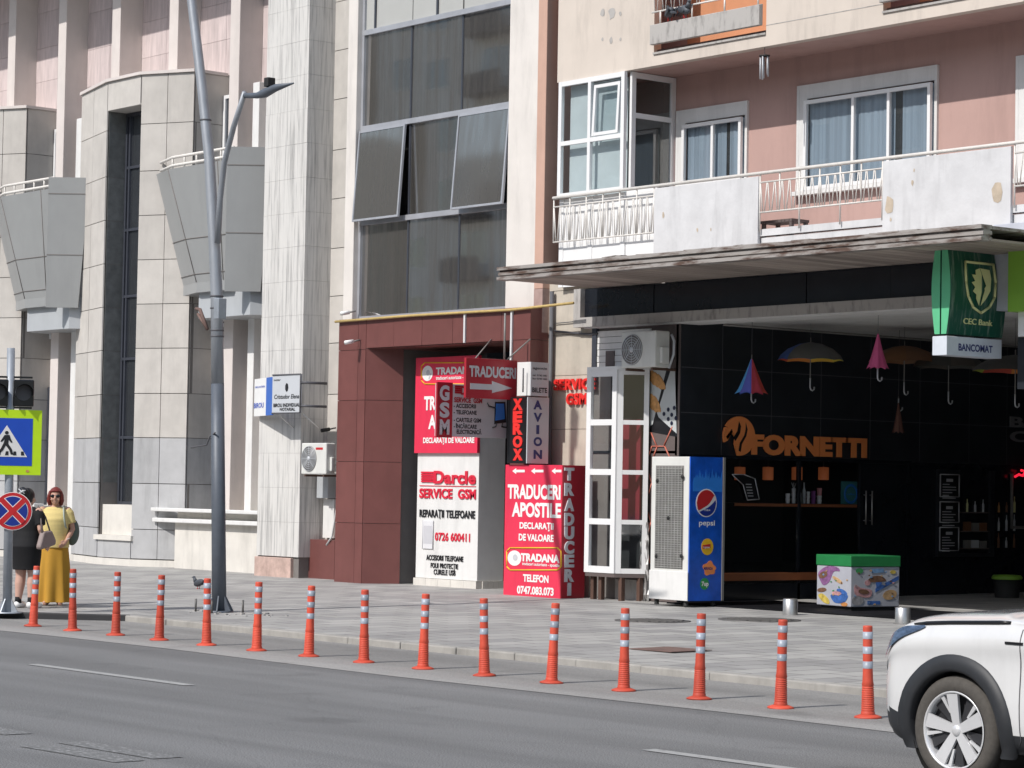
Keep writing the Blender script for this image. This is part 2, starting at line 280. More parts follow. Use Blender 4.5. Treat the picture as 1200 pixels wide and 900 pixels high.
M['lilac'] = flat('purple_print', (.25, .08, .28), .5); M['pinkp'] = flat('pink_print', (.65, .28, .30), .5); M['brownp'] = flat('brown_print', (.20, .09, .045), .5); M['tan'] = mat('pastry_tan', (.55, .28, .10), .6, var=.35, scale=14); M['greenp'] = flat('green_print', (.03, .30, .08), .5)
M['cecgreen'] = mat('dark_green_sign_face', (.01, .085, .055), .35, col2=(.20, .26, .22), thr=(.52, .72), scale=2.0, stretch=(10, 10, .45), detail=8); M['cecside'] = mat('bright_green_sign_side', (.12, .50, .26), .4, var=.08); M['gold'] = mat('pale_gold_emblem', (.74, .74, .36), .4, var=.1); M['limegreen'] = mat('light_green_panel', (.22, .42, .05), .4, var=.06)
M['bollard'] = mat('orange_rubber', (.62, .08, .042), .6, var=.16, scale=9, grime=.3); M['reflect'] = mat('silver_reflective_tape', (.31, .345, .40), .4, var=.1, scale=30)
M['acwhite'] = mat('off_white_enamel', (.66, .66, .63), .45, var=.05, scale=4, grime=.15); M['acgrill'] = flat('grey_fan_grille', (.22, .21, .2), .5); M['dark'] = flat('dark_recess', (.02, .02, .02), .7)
M['grille'] = mat('dusty_condenser_coil', (.36, .36, .34), .7, var=.25, scale=9, grime=.3); M['pipe'] = mat('yellow_pipe_paint', (.50, .36, .13), .6, var=.2, scale=8); M['cable'] = flat('cable_grey', (.10, .10, .11), .6); M['cablewhite'] = flat('white_cable_duct', (.66, .66, .66), .5)
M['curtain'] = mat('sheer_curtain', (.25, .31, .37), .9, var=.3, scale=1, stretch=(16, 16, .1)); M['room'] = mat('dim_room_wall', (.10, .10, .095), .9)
M['iron'] = mat('cast_iron', (.13, .125, .12), .6, .3, var=.25, scale=9); M['rustplate'] = mat('rusty_plate', (.16, .10, .085), .8, var=.3, scale=6); M['inox'] = mat('brushed_steel', (.55, .54, .53), .38, .85, var=.08, scale=4, stretch=(1, 1, 30))
M['wood'] = mat('orange_wood', (.36, .12, .05), .5, var=.15, scale=3); M['brownleg'] = mat('brown_leg_paint', (.10, .055, .04), .6)

def objrandom(M_, lo, hi):
    """each copy of a thing a little paler or dirtier than the next"""
    t = M_.node_tree; b_ = t.nodes['Principled BSDF']; src = b_.inputs['Base Color'].links[0].from_socket
    oi = t.nodes.new('ShaderNodeObjectInfo'); mr = t.nodes.new('ShaderNodeMapRange'); mr.inputs[3].default_value = lo; mr.inputs[4].default_value = hi; t.links.new(oi.outputs['Random'], mr.inputs[0])
    sc = t.nodes.new('ShaderNodeVectorMath'); sc.operation = 'SCALE'; t.links.new(src, sc.inputs[0]); t.links.new(mr.outputs[0], sc.inputs['Scale']); t.links.new(sc.outputs[0], b_.inputs['Base Color'])
objrandom(M['bollard'], .78, 1.12); objrandom(M['reflect'], .75, 1.15)
for k_, c_ in (('f_lilac', (.24, .11, .25)), ('f_brown', (.17, .09, .055)), ('f_tan', (.48, .31, .16)), ('f_yellow', (.55, .42, .09)), ('f_blue', (.05, .13, .38)), ('f_pink', (.52, .28, .29)), ('f_orange', (.56, .24, .08)), ('f_green', (.05, .25, .09)), ('f_light', (.16, .30, .50)), ('f_grey', (.34, .33, .34))): M[k_] = mat(k_[2:]+'_photo_print', c_, .45, var=.45, scale=16, detail=6)
# ================================================================== SETTING
def struct(o): o['kind'] = 'structure'; return o
b = MB(); b.face([(-220, -60, 0), (120, -60, 0), (120, 60, 0), (-220, 60, 0)]); struct(b.build('road', M['asphalt']))
b = MB()
xs = [-200+2.2*k for k in range(100)]
edge = [(x, 14.62+.05*math.sin(x*.7)+.03*math.sin(x*2.3)) for x in xs]
for k in range(len(xs)-1): b.face([(edge[k][0], edge[k][1], .004), (edge[k+1][0], edge[k+1][1], .004), (edge[k+1][0], 17.2, .004), (edge[k][0], 17.2, .004)])
struct(b.build('road_shoulder', M['shoulder']))
# pavement: a gently falling sheet, with the kerb swinging out to the crossing on the left
KY = 17.06
bulb = [P(150, 721.5, Z=.075), P(120, 722, Z=.075), P(60, 722, Z=.075), P(0, 722, Z=.075)]
b = MB(); xa, xb = bulb[0].x, 60
b.face([(-200, KY+.14, pz(KY)), (xb, KY+.14, pz(KY)), (xb, 45, pz(45)), (-200, 45, pz(45))])
b.face([(bulb[0].x, KY+.14, .0751), (bulb[3].x-1.5, bulb[3].y-.3, .0751), (-60, bulb[3].y-.3, .0751), (-60, KY+.14, .0751)])
struct(b.build('pavement', M['paving'], recalc=False))
b = MB(); x = bulb[0].x; k = 0
while x < 40:
    L = 1.0; b.box(x, x+L-.008, KY-.01+.012*math.sin(k*7.3), KY+.15, -.05, pz(KY)+.006+.004*math.sin(k*3.1)); x += L; k += 1
struct(b.build('kerb', M['kerb'], bevel=.014))
b = MB(); pts = [bulb[0], V3((bulb[3].x-1.5, bulb[3].y-.3, .075)), V3((-60, bulb[3].y-.3, .075))]
for p, q in zip(pts, pts[1:]):
    d = (q-p).normalized(); n = V3((d.y, -d.x, 0)); n = n if n.y < 0 else -n
    b.obox(V3((p.x, p.y, -.02))+n*.02, (q-p).xy.to_3d(), -n*.14, (0, 0, .102))
struct(b.build('dark_kerb', M['darkkerb'], bevel=.01))
# lane marks and worn paint
def dash(x0, x1, y, wd, name='lane_marking', mt='paint'): 
    bb = MB(); bb.face([(x0, y-wd/2, .005), (x1, y-wd/2, .005), (x1, y+wd/2, .005), (x0, y+wd/2, .005)]); return struct(bb.build(name, M[mt]))
p0 = P(30, 779, Z=0); p1 = P(230, 803, Z=0); dash(p0.x, p1.x, (p0.y+p1.y)/2, .13)
p0 = P(760, 879, Z=0); dash(p0.x, p0.x+3, p0.y, .13)
dash(p0.x-18.4, p0.x-15.4, p0.y+.05, .13); dash(p0.x+9.2, p0.x+12.2, p0.y, .13)
for (x0, y0, x1, y1) in ((85, 870, 195, 889), (-20, 853, 20, 861), (40, 874, 150, 893)):
    a, c = P(x0, y0, Z=0), P(x1, y1, Z=0); bb = MB(); bb.face([(a.x, a.y-.12, .0045), (c.x, c.y-.1, .0045), (c.x, c.y+.13, .0045), (a.x, a.y+.1, .0045)]); struct(bb.build('worn_marking', M['worn_paint']))

# ================================================================== cladding helpers
def fpanels(mb, A, B, zs, us, out, t=.03, gap=.014, m=0):
    """cladding slabs on the vertical facet A-B (plan points); zs joint heights, us joint fractions, out: outward unit vector"""
    A, B = V3((A[0], A[1], 0)), V3((B[0], B[1], 0)); d = B-A; L = d.length; u = d/L; n = V3(out)
    for i in range(len(zs)-1):
        for j in range(len(us)-1):
            p = A+u*(us[j]*L+gap/2); p.z = zs[i]+gap/2
            mb.obox(p, u*((us[j+1]-us[j])*L-gap), (0, 0, zs[i+1]-zs[i]-gap), n*(t+random.uniform(-.002, .002)), m)
def hit(px, py, A, d):
    n = V3((-d[1], d[0], 0)); r = _f + _r*((px-600)/FPX) - _u*((py-450)/FPX); o = V3((0, 0, HCAM))
    return o + r*(n.dot(V3((A[0], A[1], 0))-o)/n.dot(r))
def window(parent, o, u, v, w, h, cols, rows, fr=.07, dep=.06, mf='pvc', mg='glass', name='window', inset=.6):
    """a framed window in the plane o + u, v; facing u x v; frame mesh with its pane as a sub-part"""
    o, u, v = V3(o), V3(u).normalized(), V3(v).normalized(); n = u.cross(v)
    f = MB(); cs = [0]+list(cols)+[1]; rs = [0]+list(rows)+[1]
    for q, c in enumerate(cs):
        x = c*w; hw = fr if q in (0, len(cs)-1) else fr*.9
        x0 = 0 if q == 0 else w-hw if q == len(cs)-1 else x-hw/2; f.obox(o+u*x0, u*hw, v*h, n*dep)
    for q, c in enumerate(rs):
        hw = fr if q in (0, len(rs)-1) else fr*.9; y0 = 0 if q == 0 else h-hw if q == len(rs)-1 else c*h-hw/2
        for j in range(len(cs)-1): 
            xa = cs[j]*w+(fr if j == 0 else fr*.45); xb = cs[j+1]*w-(fr if j == len(cs)-2 else fr*.45)
            f.obox(o+u*xa+v*y0, u*(xb-xa), v*hw, n*(dep-.003))
    fo = f.build(name, M[mf], parent)
    g = MB()
    for i in range(len(rs)-1):
        for j in range(len(cs)-1):
            a = o+n*(dep*inset-.01); g.face([a+u*cs[j]*w+v*rs[i]*h, a+u*cs[j+1]*w+v*rs[i]*h, a+u*cs[j+1]*w+v*rs[i+1]*h, a+u*cs[j]*w+v*rs[i+1]*h])
    g.build('pane', M[mg], fo, recalc=False); return fo

# ================================================================== OFFICE BUILDING (left)
YC, YP = 26.5, 25.95
TOPZ = 17
office = thing('office_building', 'beige stone-clad office building with bow bays and grey tapered balconies', 'building', (-45, 27.5, 0))
rBx = P(223, 350, Y=YC).x                                       # right end of the right bay
PER = rBx - P(28, 300, Y=YC).x                                  # the bays repeat at this distance
f3l = P(161, 350, Y=YP).x; f1r = P(122, 350, Y=YP).x; f1l = P(92, 350, Y=YC-.05).x
ztop = P(200, 87, Y=26.3).z
zj = [P(195, y, Y=26.25).z for y in (640, 567, 513, 461, 408, 356, 304, 252, 200, 145)]
zg = zj[2]                                                      # grey stone below this joint, beige above
zlow = [.30, (zj[0]+.3)/2*.9+.12, zj[1], zj[2]]
zlow = [.30, zj[1]-(zj[2]-zj[1]), zj[1], zj[2]]
zup = zj[2:]+[ztop]
for di in range(3):
    dx = -PER*di
    R, L3, R1, L1 = (rBx+dx, YC), (f3l+dx, YP), (f1r+dx, YP), (f1l+dx, YC-.05)
    zr = P(140, 128, Y=YP).z                                    # head of the tall recess
    core = MB(); core.prism([(R[0], R[1]+.03, .1), (L3[0], L3[1]+.03, .1), (L3[0], 27.6, .1), (R[0]-.03, 27.6, .1)], (0, 0, ztop-.12))
    core.prism([(R1[0], R1[1]+.03, .1), (L1[0], L1[1]+.03, .1), (L1[0]+.03, 27.6, .1), (R1[0]-.03, 27.6, .1)], (0, 0, ztop-.12))
    core.box(R1[0], L3[0], YP+.03, 27.6, zr+.04, ztop-.02); core.build('bay_core', M['joint'], office)
    n3 = V3((-(L3[1]-R[1]), (L3[0]-R[0]), 0)).normalized(); n3 = n3 if n3.y < 0 else -n3
    n1 = V3((-(L1[1]-R1[1]), (L1[0]-R1[0]), 0)).normalized(); n1 = n1 if n1.y < 0 else -n1
    for zs, mt, nm in ((zup, 'beige', 'stone_cladding'), (zlow, 'greystone', 'lower_cladding')):
        s = MB(); o3 = n3*-.02; o1 = n1*-.02
        fpanels(s, L3, R, zs, [0, .5, 1], n3); fpanels(s, L1, R1, zs, [0, .48, 1], n1)
        fpanels(s, (R[0]-.03, YC+.01), (R[0]-.03, 27.6), zs, [0, 1], (1, 0, 0))
        if mt == 'beige': 
            fpanels(s, (R1[0]+.01, YP), (L3[0]-.01, YP), [zr, ztop], [0, 1], (0, -1, 0))
            s.box(R1[0], L3[0], YP-.02, YP+.6, zr-.0, zr+.035)
        s.build(nm, M[mt], office)
    s = MB(); fpanels(s, (R1[0]-.029, YP+.02), (R1[0]-.029, 27.5), zj[1:]+[zr], [0, 1], (1, 0, 0)); s.build('recess_lining', M['slate'], office)
    wy = P(148, 300, X=R1[0]).y; zs_ = P(148, 591, Y=wy).z
    window(office, (R1[0]+.005, wy, zs_), (1, 0, 0), (0, 0, 1), L3[0]-R1[0]-.04, zr-zs_-.01, [.12], [.17, .37, .53, .70, .86], .06, .08, 'frame', 'glass')
    s = MB(); zq = P(140, 627, Y=YP+.1).z; s.box(R1[0]+.005, L3[0]-.04, YP+.08, 27.5, zq, zs_-.003); s.box(R1[0]-.1, L3[0]+.06, YP-.06, YP+.3, zq-.1, zq-.002); s.build('recess_sill', M['whitestone'], office)
    s = MB(); s.box(R1[0]+.005, L3[0]-.02, YP-.018, YP+.4, .3, zq-.102); s.build('lower_cladding', M['greystone'], office)
    s = MB(); s.prism([(R[0]+.03, R[1]-.04, .05), (L3[0], L3[1]-.05, .05), (R1[0], R1[1]-.05, .05), (L1[0]-.03, L1[1]-.04, .05), (L1[0], 27.5, .05), (R[0], 27.5, .05)], (0, 0, .235)); s.build('plinth', M['whitestone'], office)
    s = MB(); s.prism([(R[0]+.05, R[1]-.06, 0), (L3[0], L3[1]-.08, 0), (R1[0], R1[1]-.08, 0), (L1[0]-.05, L1[1]-.06, 0), (L1[0], 27.6, 0), (R[0], 27.6, 0)], (0, 0, .06))
    for i in range(len(s.v)): s.v[i].z += ztop
    s.build('coping', M['pinkcrete'], office)
# wall behind, pilasters, upper panels
xT = P(300, 670, Y=25.75).x
YW = 27.25
b = MB(); b.box(-75, xT+1.2, YW+.04, 27.9, 0, TOPZ); b.build('back_wall', M['pinkcrete'], office)
YA = 26.72; ZE = P(70, 28, Y=YA).z+(YA-25.0)*math.tan(SUN_EL)
b = MB(); b.box(-75, xT-.05, 25.0, 27.9, ZE, ZE+.5); b.box(-75, xT-.05, 25.6, 27.9, ZE+.5, TOPZ); b.build('eaves_slab', M['pinkcrete'], office)
xA = P(264, 300, Y=YA).x; wA = P(276, 100, Y=YA).x-P(265, 100, Y=YA).x
xB = P(289, 450, Y=YA+.1).x; stp = PER/3
for k in range(-1, 11):
    x = xA-k*stp
    if x > xT-.2: continue
    low = .1 if k % 3 == 0 else ztop+.02
    b = MB(); b.box(x, x+wA, YA, YW+.03, low, ZE-.01); b.build('pilaster', M['pinkcrete'], office, bevel=.01)
    b = MB(); us = [0, .5, 1]; fpanels(b, (x+wA+.002, YW+.03), (x+stp-.002, YW+.03), [ztop+.02, ztop+.75, ztop+1.5, ztop+2.3, ZE-.01] if low > 1 else [ztop-.35, ztop+.4, ztop+1.2, ztop+2, ZE-.01], us, (0, -1, 0), .025, .006); b.build('travertine_panel', M['pinkpanel'], office)
for di in range(3):
    dx = -PER*di
    b = MB(); b.box(xB+dx, xB+dx+.22, YA+.1, YW+.03, .1, ztop-.36); b.build('pilaster', M['white'], office, bevel=.01)
    window(office, (rBx+dx+.02, YW-.04, 4.9), (1, 0, 0), (0, 0, 1), xA-rBx-.05, ztop-5.3, [], [.5], .07, .06, 'pvc', 'glass')
    window(office, (rBx+dx+.02, YW-.04, .95), (1, 0, 0), (0, 0, 1), xA-rBx-.05, 2.9, [], [.6], .06, .06, 'frame', 'glass')
    # white plinth with two mouldings between bay and tower
    x0, x1 = rBx+dx+.035, (xT if di == 0 else rBx+dx+1.55)
    zt = P(250, 598, Y=26.25).z
    b = MB(); b.box(x0, x1-.01, 26.25, YW, .06, zt-.2); b.box(x0, x1-.01, 26.3, YW, zt-.2, zt-.02); b.build('white_plinth', M['whitestone'], office)
    b = MB(); b.box(x0-.62, x1-.012, 26.06, 26.3, zt-.05, zt+.02); b.box(x0-.62, x1-.012, 26.10, 26.32, zt-.26, zt-.18); b.box(x0-.5, x0-.46, 26.3, 26.5, zt-.3, zt); b.build('plinth_moulding', M['white'], office, bevel=.012)
    # balcony: five-sided tapering funnel on a collar, a wing panel on its right, rail on top
    Yf = 25.75
    xa, xb_ = P(197, 195, Y=Yf).x+dx, P(268, 195, Y=Yf).x+dx; zt_, zm = P(230, 193, Y=Yf).z, P(230, 330, Y=Yf+.2).z
    xe = P(319, 172, Y=Yf+.62).x+dx; off = xe-xb_
    lf = hit(183.5, 195, (xa-dx, Yf), (-.955, .297)); fl = hit(215, 328, (P(229, 325, Y=Yf+.25).x, Yf+.28), (-.955, .297))
    tp = [(lf.x+dx, 27.2), (lf.x+dx, lf.y), (xa, Yf), (xb_, Yf), (xe, Yf+.62), (xe, 27.2)]
    xa2, xb2 = P(229, 325, Y=Yf+.25).x+dx, P(264, 325, Y=Yf+.25).x+dx; off2 = off*.6
    bt = [(fl.x+dx, 27.2), (fl.x+dx, fl.y), (xa2, Yf+.28), (xb2+.1, Yf+.28), (xb2+off2, Yf+.72), (xb2+off2, 27.2)]
    bal = MB(); zmid = zt_+(zm-zt_)*.62
    def lerp(a, c, t): return [(p[0]+(q[0]-p[0])*t, p[1]+(q[1]-p[1])*t) for p, q in zip(a, c)]
    rings = [[(p[0], p[1], z) for p in lerp(tp, bt, t)] for t, z in ((0, zt_), (1, zm))]
    bal.loft(rings, 0, False)
    bal.prism([(p[0], p[1], zm-.2) for p in lerp(bt, bt, 0)], (0, 0, .199))
    bo = bal.build('balcony', M['alu'], office)
    jt = MB()
    r0 = [V3((p[0], p[1], zt_)) for p in tp]; r1 = [V3((p[0], p[1], zm)) for p in bt]
    jt.tube([r0[2].lerp(r0[3], .82)+V3((0, -.006, 0)), r1[2].lerp(r1[3], .82)+V3((0, -.006, 0))], .008, 5)
    jt.tube([q+V3((0, -.007, 0)) for q in [a.lerp(c, .93) for a, c in zip(r0, r1)][1:5]], .009, 5)
    for k in (2,): jt.tube([r0[k]+V3((0, -.006, 0)), r1[k]+V3((0, -.006, 0))], .009, 5)
    mid = [a.lerp(c, .62) for a, c in zip(r0, r1)]
    jt.tube([q+V3((0, -.006, 0)) for q in mid[1:5]], .009, 5); jt.build('panel_joint', M['joint'], bo)
    zc0, zc1 = P(250, 335, Y=Yf+.4).z, P(250, 372, Y=Yf+.4).z
    cl = MB(); cx0, cx1 = P(233, 350, Y=Yf+.4).x+dx, P(296, 350, Y=Yf+.45).x+dx
    cl.prism([(cx0-.35, 27.2, zc1), (cx0-.3, Yf+.75, zc1), (cx0, Yf+.4, zc1), (cx1, Yf+.4, zc1), (cx1+.2, Yf+.7, zc1), (cx1+.2, 27.2, zc1)], (0, 0, zc0-zc1+.03)); cl.build('collar', M['alulight'], bo)
    wg = MB(); a0 = V3((xb_+.01, Yf-.04, 0)); a1 = V3((xe+.05, Yf+.62, 0)); zw1 = P(295, 172, Y=Yf+.3).z; zw0 = P(285, 342, Y=Yf+.3).z
    dd = (a1-a0); q0 = a0+dd*.0; q1 = a0+dd*.78; nn = V3((dd.y, -dd.x, 0)).normalized()*-.08
    wg.prism([V3((a0.x, a0.y, zw1)), V3((a1.x, a1.y, zw1)), V3((q1.x, q1.y, zw0)), V3((q0.x, q0.y, zw0))], nn); wo = wg.build('wing_panel', M['alu'], bo)
    w2 = MB(); n2 = -nn.normalized()*.004
    for fz in (.13, .60):
        e1 = a1.lerp(q1, fz); zz = zw1+(zw0-zw1)*fz; w2.obox(V3((a0.x, a0.y, zz))+n2, V3((e1.x-a0.x, e1.y-a0.y, 0)), (0, 0, .018), n2*.5)
    w2.build('panel_joint', M['joint'], wo)
    rl = MB()
    for hz in (.08, .24): rl.tube([(p[0], p[1]+.1, zt_+hz) for p in tp[1:4]], .03, 8)
    for k in range(6):
        t = k/5; q = V3((tp[2][0]*(1-t)+tp[3][0]*t, Yf+.1, zt_)); rl.tube([q, q+V3((0, 0, .25))], .02, 6)
    rl.build('railing', M['rail'], bo)
# travertine tower
x1 = P(349, 679, Y=25.75).x
b = MB()
fpanels(b, (xT, 25.78), (x1, 25.78), [.52+.62*k for k in range(28)], [0, .36, .7, 1], (0, -1, 0), .03, .003)
fpanels(b, (x1-.03, 25.755), (x1-.03, 27.2), [.52+.62*k for k in range(28)], [0, .45, 1], (1, 0, 0), .03, .003)
b.build('travertine_tower', M['traver'], office)
b = MB(); b.box(xT+.005, x1-.035, 25.785, 27.9, 0, TOPZ); b.build('tower_core', M['joint'], office)
b = MB(); b.box(xT-.02, x1-.2, 25.72, 26.2, .02, .5); b.build('tower_plinth', M['pinkstone'], office, bevel=.01)
# beige wall right of the tower
YB = 26.35; xs0 = P(409, 100, Y=25.8).x
b = MB(); zz = [4.7+P(395, 0, Y=YB).z*0]
zs = [P(395, y, Y=YB).z for y in (640, 590, 545, 462, 402, 347, 291, 233, 176, 117, 60, 3)]+[11.3, 12.1, 12.9]
fpanels(b, (x1-.4, YB), (xs0+.05, YB), [.1]+zs, [0, 1], (0, -1, 0)); b.build('stone_cladding', M['beige'], office)
b = MB(); b.box(x1-.4, xs0+.05, YB+.01, 27.9, 0, TOPZ); b.build('wall_core', M['joint'], office)
b = MB(); b.box(P(349, 630, Y=26.0).x, P(392, 640, Y=26.0).x, 26.0, YB-.032, .05, P(365, 632, Y=26.0).z); b.build('maroon_base', M['maroon'], office)

b = MB(); q0, q1 = P(377, 630, Y=26.2), P(391, 556, Y=26.2); b.box(q0.x, q1.x, 26.22, YB-.032, q0.z, P(384, 585, Y=26.2).z); b.build('white_panel', M['white'], office)
b = MB(); b.box(q0.x-.02, q1.x, 26.08, YB-.032, P(384, 584, Y=26.2).z, q1.z); b.build('grey_meter_box', M['alulight'], office, bevel=.01)
# ================================================================== GLAZED MIDDLE BUILDING
shop = thing('commercial_building', 'narrow building with a dark glass bay above a maroon stone entrance', 'building', (-33.5, 26.5, 0))
YG = 25.95
gx0, gx1 = P(424, 200, Y=YG).x, P(603, 200, Y=YG).x
zr_ = [P(513, y, Y=YG).z for y in (368, 251, 137, 21)]
xsL = P(405, 200, Y=25.8).x; xs1 = P(629, 200, Y=25.8).x
b = MB(); b.box(xsL, gx0, 25.8, 27.9, 4.4, TOPZ); b.box(gx1, xs1, 25.8, 27.9, 4.4, TOPZ); b.build('rendered_wall', M['strip'], shop, bevel=.01)
W_ = gx1-gx0
c1, c2 = gx0+W_*.33, gx0+W_*.665
grid = [gx0, c1, c2, gx1]; rows = zr_+[zr_[3]+1.62, zr_[3]+3.3]
fr = MB()
for z in rows: fr.box(gx0, gx1, YG-.05, YG+.05, z-.045, z+.045)
for x in (gx0+.03, gx1-.03): fr.box(x-.03, x+.03, YG-.047, YG+.047, rows[0], rows[-1])
gf = fr.build('glass_bay_frame', M['bayframe'], shop)
mu = MB()
for x in (c1, c2):
    for k in (0, 1, 2): mu = MB(); mu.box(x-.018, x+.018, YG-.012, YG+.04, rows[k]+.046, rows[k+1]-.046); mu.build('mullion', M['frame'], gf)
for x in (gx0+W_*.08, gx0+W_*.5): mu = MB(); mu.box(x-.02, x+.02, YG-.03, YG+.04, rows[3]+.046, rows[4]-.046); mu.build('mullion', M['frame'], gf)
for i in range(5):
    for j in range(3):
        if i == 1 and j in (0, 2): continue
        b = MB(); tl = random.uniform(-.006, .006)
        b.face([(grid[j]+.01, YG+tl, rows[i]+.046), (grid[j+1]-.01, YG-tl, rows[i]+.046), (grid[j+1]-.01, YG-tl+.004, rows[i+1]-.046), (grid[j]+.01, YG+tl+.004, rows[i+1]-.046)])
        b.build('pane', M['paleglass' if i >= 3 and not (j == 0 and i == 3 and False) else 'bayglass'], gf, recalc=False)
for j in (0, 2):                                                # two sashes swung out at the foot
    z1, z0 = rows[2]-.05, rows[1]+.0; h = z1-z0; a = math.radians(4.2 if j == 0 else 4.8); o = V3((grid[j]+.03, YG-.06, z1)); u = V3((1, 0, 0)); v = V3((0, math.sin(a), math.cos(a))); wd = grid[j+1]-grid[j]-.06
    window(shop, o-v*h, u, v, wd, h, [], [], .035, .04, 'bayframe', 'sashglass', 'open_sash', .9)
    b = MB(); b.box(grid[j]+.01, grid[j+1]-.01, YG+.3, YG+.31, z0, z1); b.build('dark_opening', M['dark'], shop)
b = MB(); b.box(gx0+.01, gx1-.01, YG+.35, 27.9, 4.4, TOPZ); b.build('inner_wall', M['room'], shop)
# maroon portal
YM = 25.55
zP1, zP0 = P(396, 377, Y=YM).z, P(430, 408, Y=YM).z
mxL, mxc, mx2, mxR = P(395, 500, Y=YM).x, P(427, 500, Y=YM).x, P(600, 391, Y=YM).x, P(622, 370, Y=YM).x
dS = V3((.631, .776, 0)); e = hit(471, 540, (mxc, YM), dS)
mxB = P(645, 380, X=mxR).y
zq = [P(420, y, Y=YM).z for y in (613, 541, 469, 410)]
core = MB(); core.prism([(mxL+.02, YM+.02, .1), (mxc-.005, YM+.02, .1), (e.x-.02, e.y+.005, .1), (e.x-.02, 27.9, .1), (mxL+.02, 27.9, .1)], (0, 0, zP1-.12)); core.box(mx2+.02, mxR-.02, YM+.02, 27.2, .1, zP1-.02); core.box(e.x-.03, mx2+.03, YM+.02, 27.9, zP0+.02, zP1-.02); core.build('portal_core', M['joint'], shop)
s = MB()
fpanels(s, (mxL, YM+.03), (mxc, YM+.03), [.12]+zq+[zP1], [0, .72, 1], (0, -1, 0), .03, .008)
nS = V3((.776, -.631, 0)); fpanels(s, V3((mxc, YM+.002, 0)), V3((e.x, e.y, 0)), [.12]+zq[:3]+[zP0], [0, 1], nS, .012, .008)
fpanels(s, (mxc, YM+.03), (mx2, YM+.03), [zP0, zP1], [0, .20, .40, .61, .93, 1], (0, -1, 0), .03, .008)
fpanels(s, (mx2, YM+.03), (mxR, YM+.03), [.12, 1.4, 2.8, zP0, zP1], [0, 1], (0, -1, 0), .03, .008)
fpanels(s, (mxR-.03, YM), (mxR-.03, 27.2), [.12, 1.4, 2.8, zP0, zP1], [0, .5, 1], (1, 0, 0), .03, .008)
fpanels(s, (mxL+.03, YM), (mxL+.03, YM+.8), [.12]+zq+[zP1], [0, 1], (-1, 0, 0), .03, .008)
for k in range(3):
    xa = mxc+(mx2-mxc)*k/3; s.box(xa+.004, mxc+(mx2-mxc)*(k+1)/3-.004, YM+.04, 27.6, zP0-.012, zP0+.018)
s.box(mxL, mxR, YM, 27.5, zP1-.001, zP1+.03); s.build('maroon_portal', M['maroon'], shop)
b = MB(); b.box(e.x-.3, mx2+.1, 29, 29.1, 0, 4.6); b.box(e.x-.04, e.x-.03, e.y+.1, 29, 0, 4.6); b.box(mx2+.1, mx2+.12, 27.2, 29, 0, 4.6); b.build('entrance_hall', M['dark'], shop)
# salmon pilaster
sxm = P(641, 100, Y=25.8).x; sxb = P(652, 100, X=sxm).y
b = MB(); b.box(xs1+.002, sxm, 25.78, 27.9, 5.0, TOPZ); b.build('salmon_pilaster', M['salmon'], shop, bevel=.01)
b = MB(); b.box(xs1+.002, sxm-.003, 25.783, 27.9, 4.3, 4.998); b.build('greyed_pilaster_foot', M['salmongreyed'], shop)  # foot of the pilaster, greyer and browner than the salmon above

# ================================================================== APARTMENT BUILDING (right)
apt = thing('apartment_building', 'pink and cream apartment block with balconies over a dark shop passage', 'building', (-22, 27, 0))
YR = 25.8; YI = YR+1.0
xr0 = P(653, 100, Y=YR).x; XE = -6.0
zsl = P(796, 72, Y=YR).z
XW = P(796, 540, Y=25.95).x                                     # the shop wall runs back into the passage on this plane
b = MB(); b.box(xr0, XE, YI+.002, YI+.3, 4.7, TOPZ); b.build('wall', M['pinkwall'], apt)
ox0, ox1 = P(766.5, 40, Y=YR).x, P(898, 20, Y=YR).x; oz0 = P(766, 63, Y=YR).z; ox2 = P(1035, 8, Y=YR).x
b = MB()
b.box(xr0, ox0, YR, YR+.15, zsl, TOPZ); b.box(ox1, ox2, YR, YR+.15, zsl, TOPZ); b.box(ox0, ox1, YR, YR+.15, zsl, oz0); b.box(ox2, ox2+2.4, YR, YR+.15, zsl, oz0); b.box(ox2+2.4, XE, YR, YR+.15, zsl, TOPZ)
b.build('balcony_front', M['cream'], apt)
b = MB(); b.box(xr0, XE, YR+.152, YI, zsl+.001, zsl+.2); b.build('balcony_slab', M['pinkwall'], apt)
gr = MB(); 
for (xa, xb_) in ((ox0, ox1), (ox2, ox2+2.4)): gr.box(xa, xb_, YR-.025, YR+.1, zsl+.17, zsl+.2)
gr.box(ox1, ox2, YR-.004, YR+.02, zsl+.3, zsl+.31); gr.build('drip_line', M['concrete'], apt)
b = MB(); b.box(ox0-.3, ox1+.2, YI-.03, YI, zsl+.2, TOPZ); b.box(ox2-.2, ox2+2.6, YI-.03, YI, zsl+.2, TOPZ); b.build('orange_wall', M['orange_wall'], apt)
b = MB()
for (cx, cy, r) in ((706, 15, .07), (717, 15, .10), (727, 16, .04), (706, 46, .03), (716, 47, .05), (727, 46, .03)):
    q = P(cx, cy, Y=YR-.004); n = 9; b.face([(q.x+r*(.7+.5*random.random())*math.cos(2*PI*k/n)*.8, YR-.004, q.z+r*(.7+.5*random.random())*math.sin(2*PI*k/n)) for k in range(n)])
b.build('paint_scar', M['concrete'], apt)
def vrail(mb, x0, x1, y, z0, z1, nb, r=.008):
    for k in range(nb):
        t0, t1 = (k+.15)/nb, (k+.85)/nb; xm = x0+(x1-x0)*(k+.5)/nb; wv = (x1-x0)/nb
        mb.tube([(xm-wv*.45, y, z1), (xm-wv*.12, y, z0)], r, 4); mb.tube([(xm+wv*.45, y, z1), (xm+wv*.12, y, z0)], r, 4)
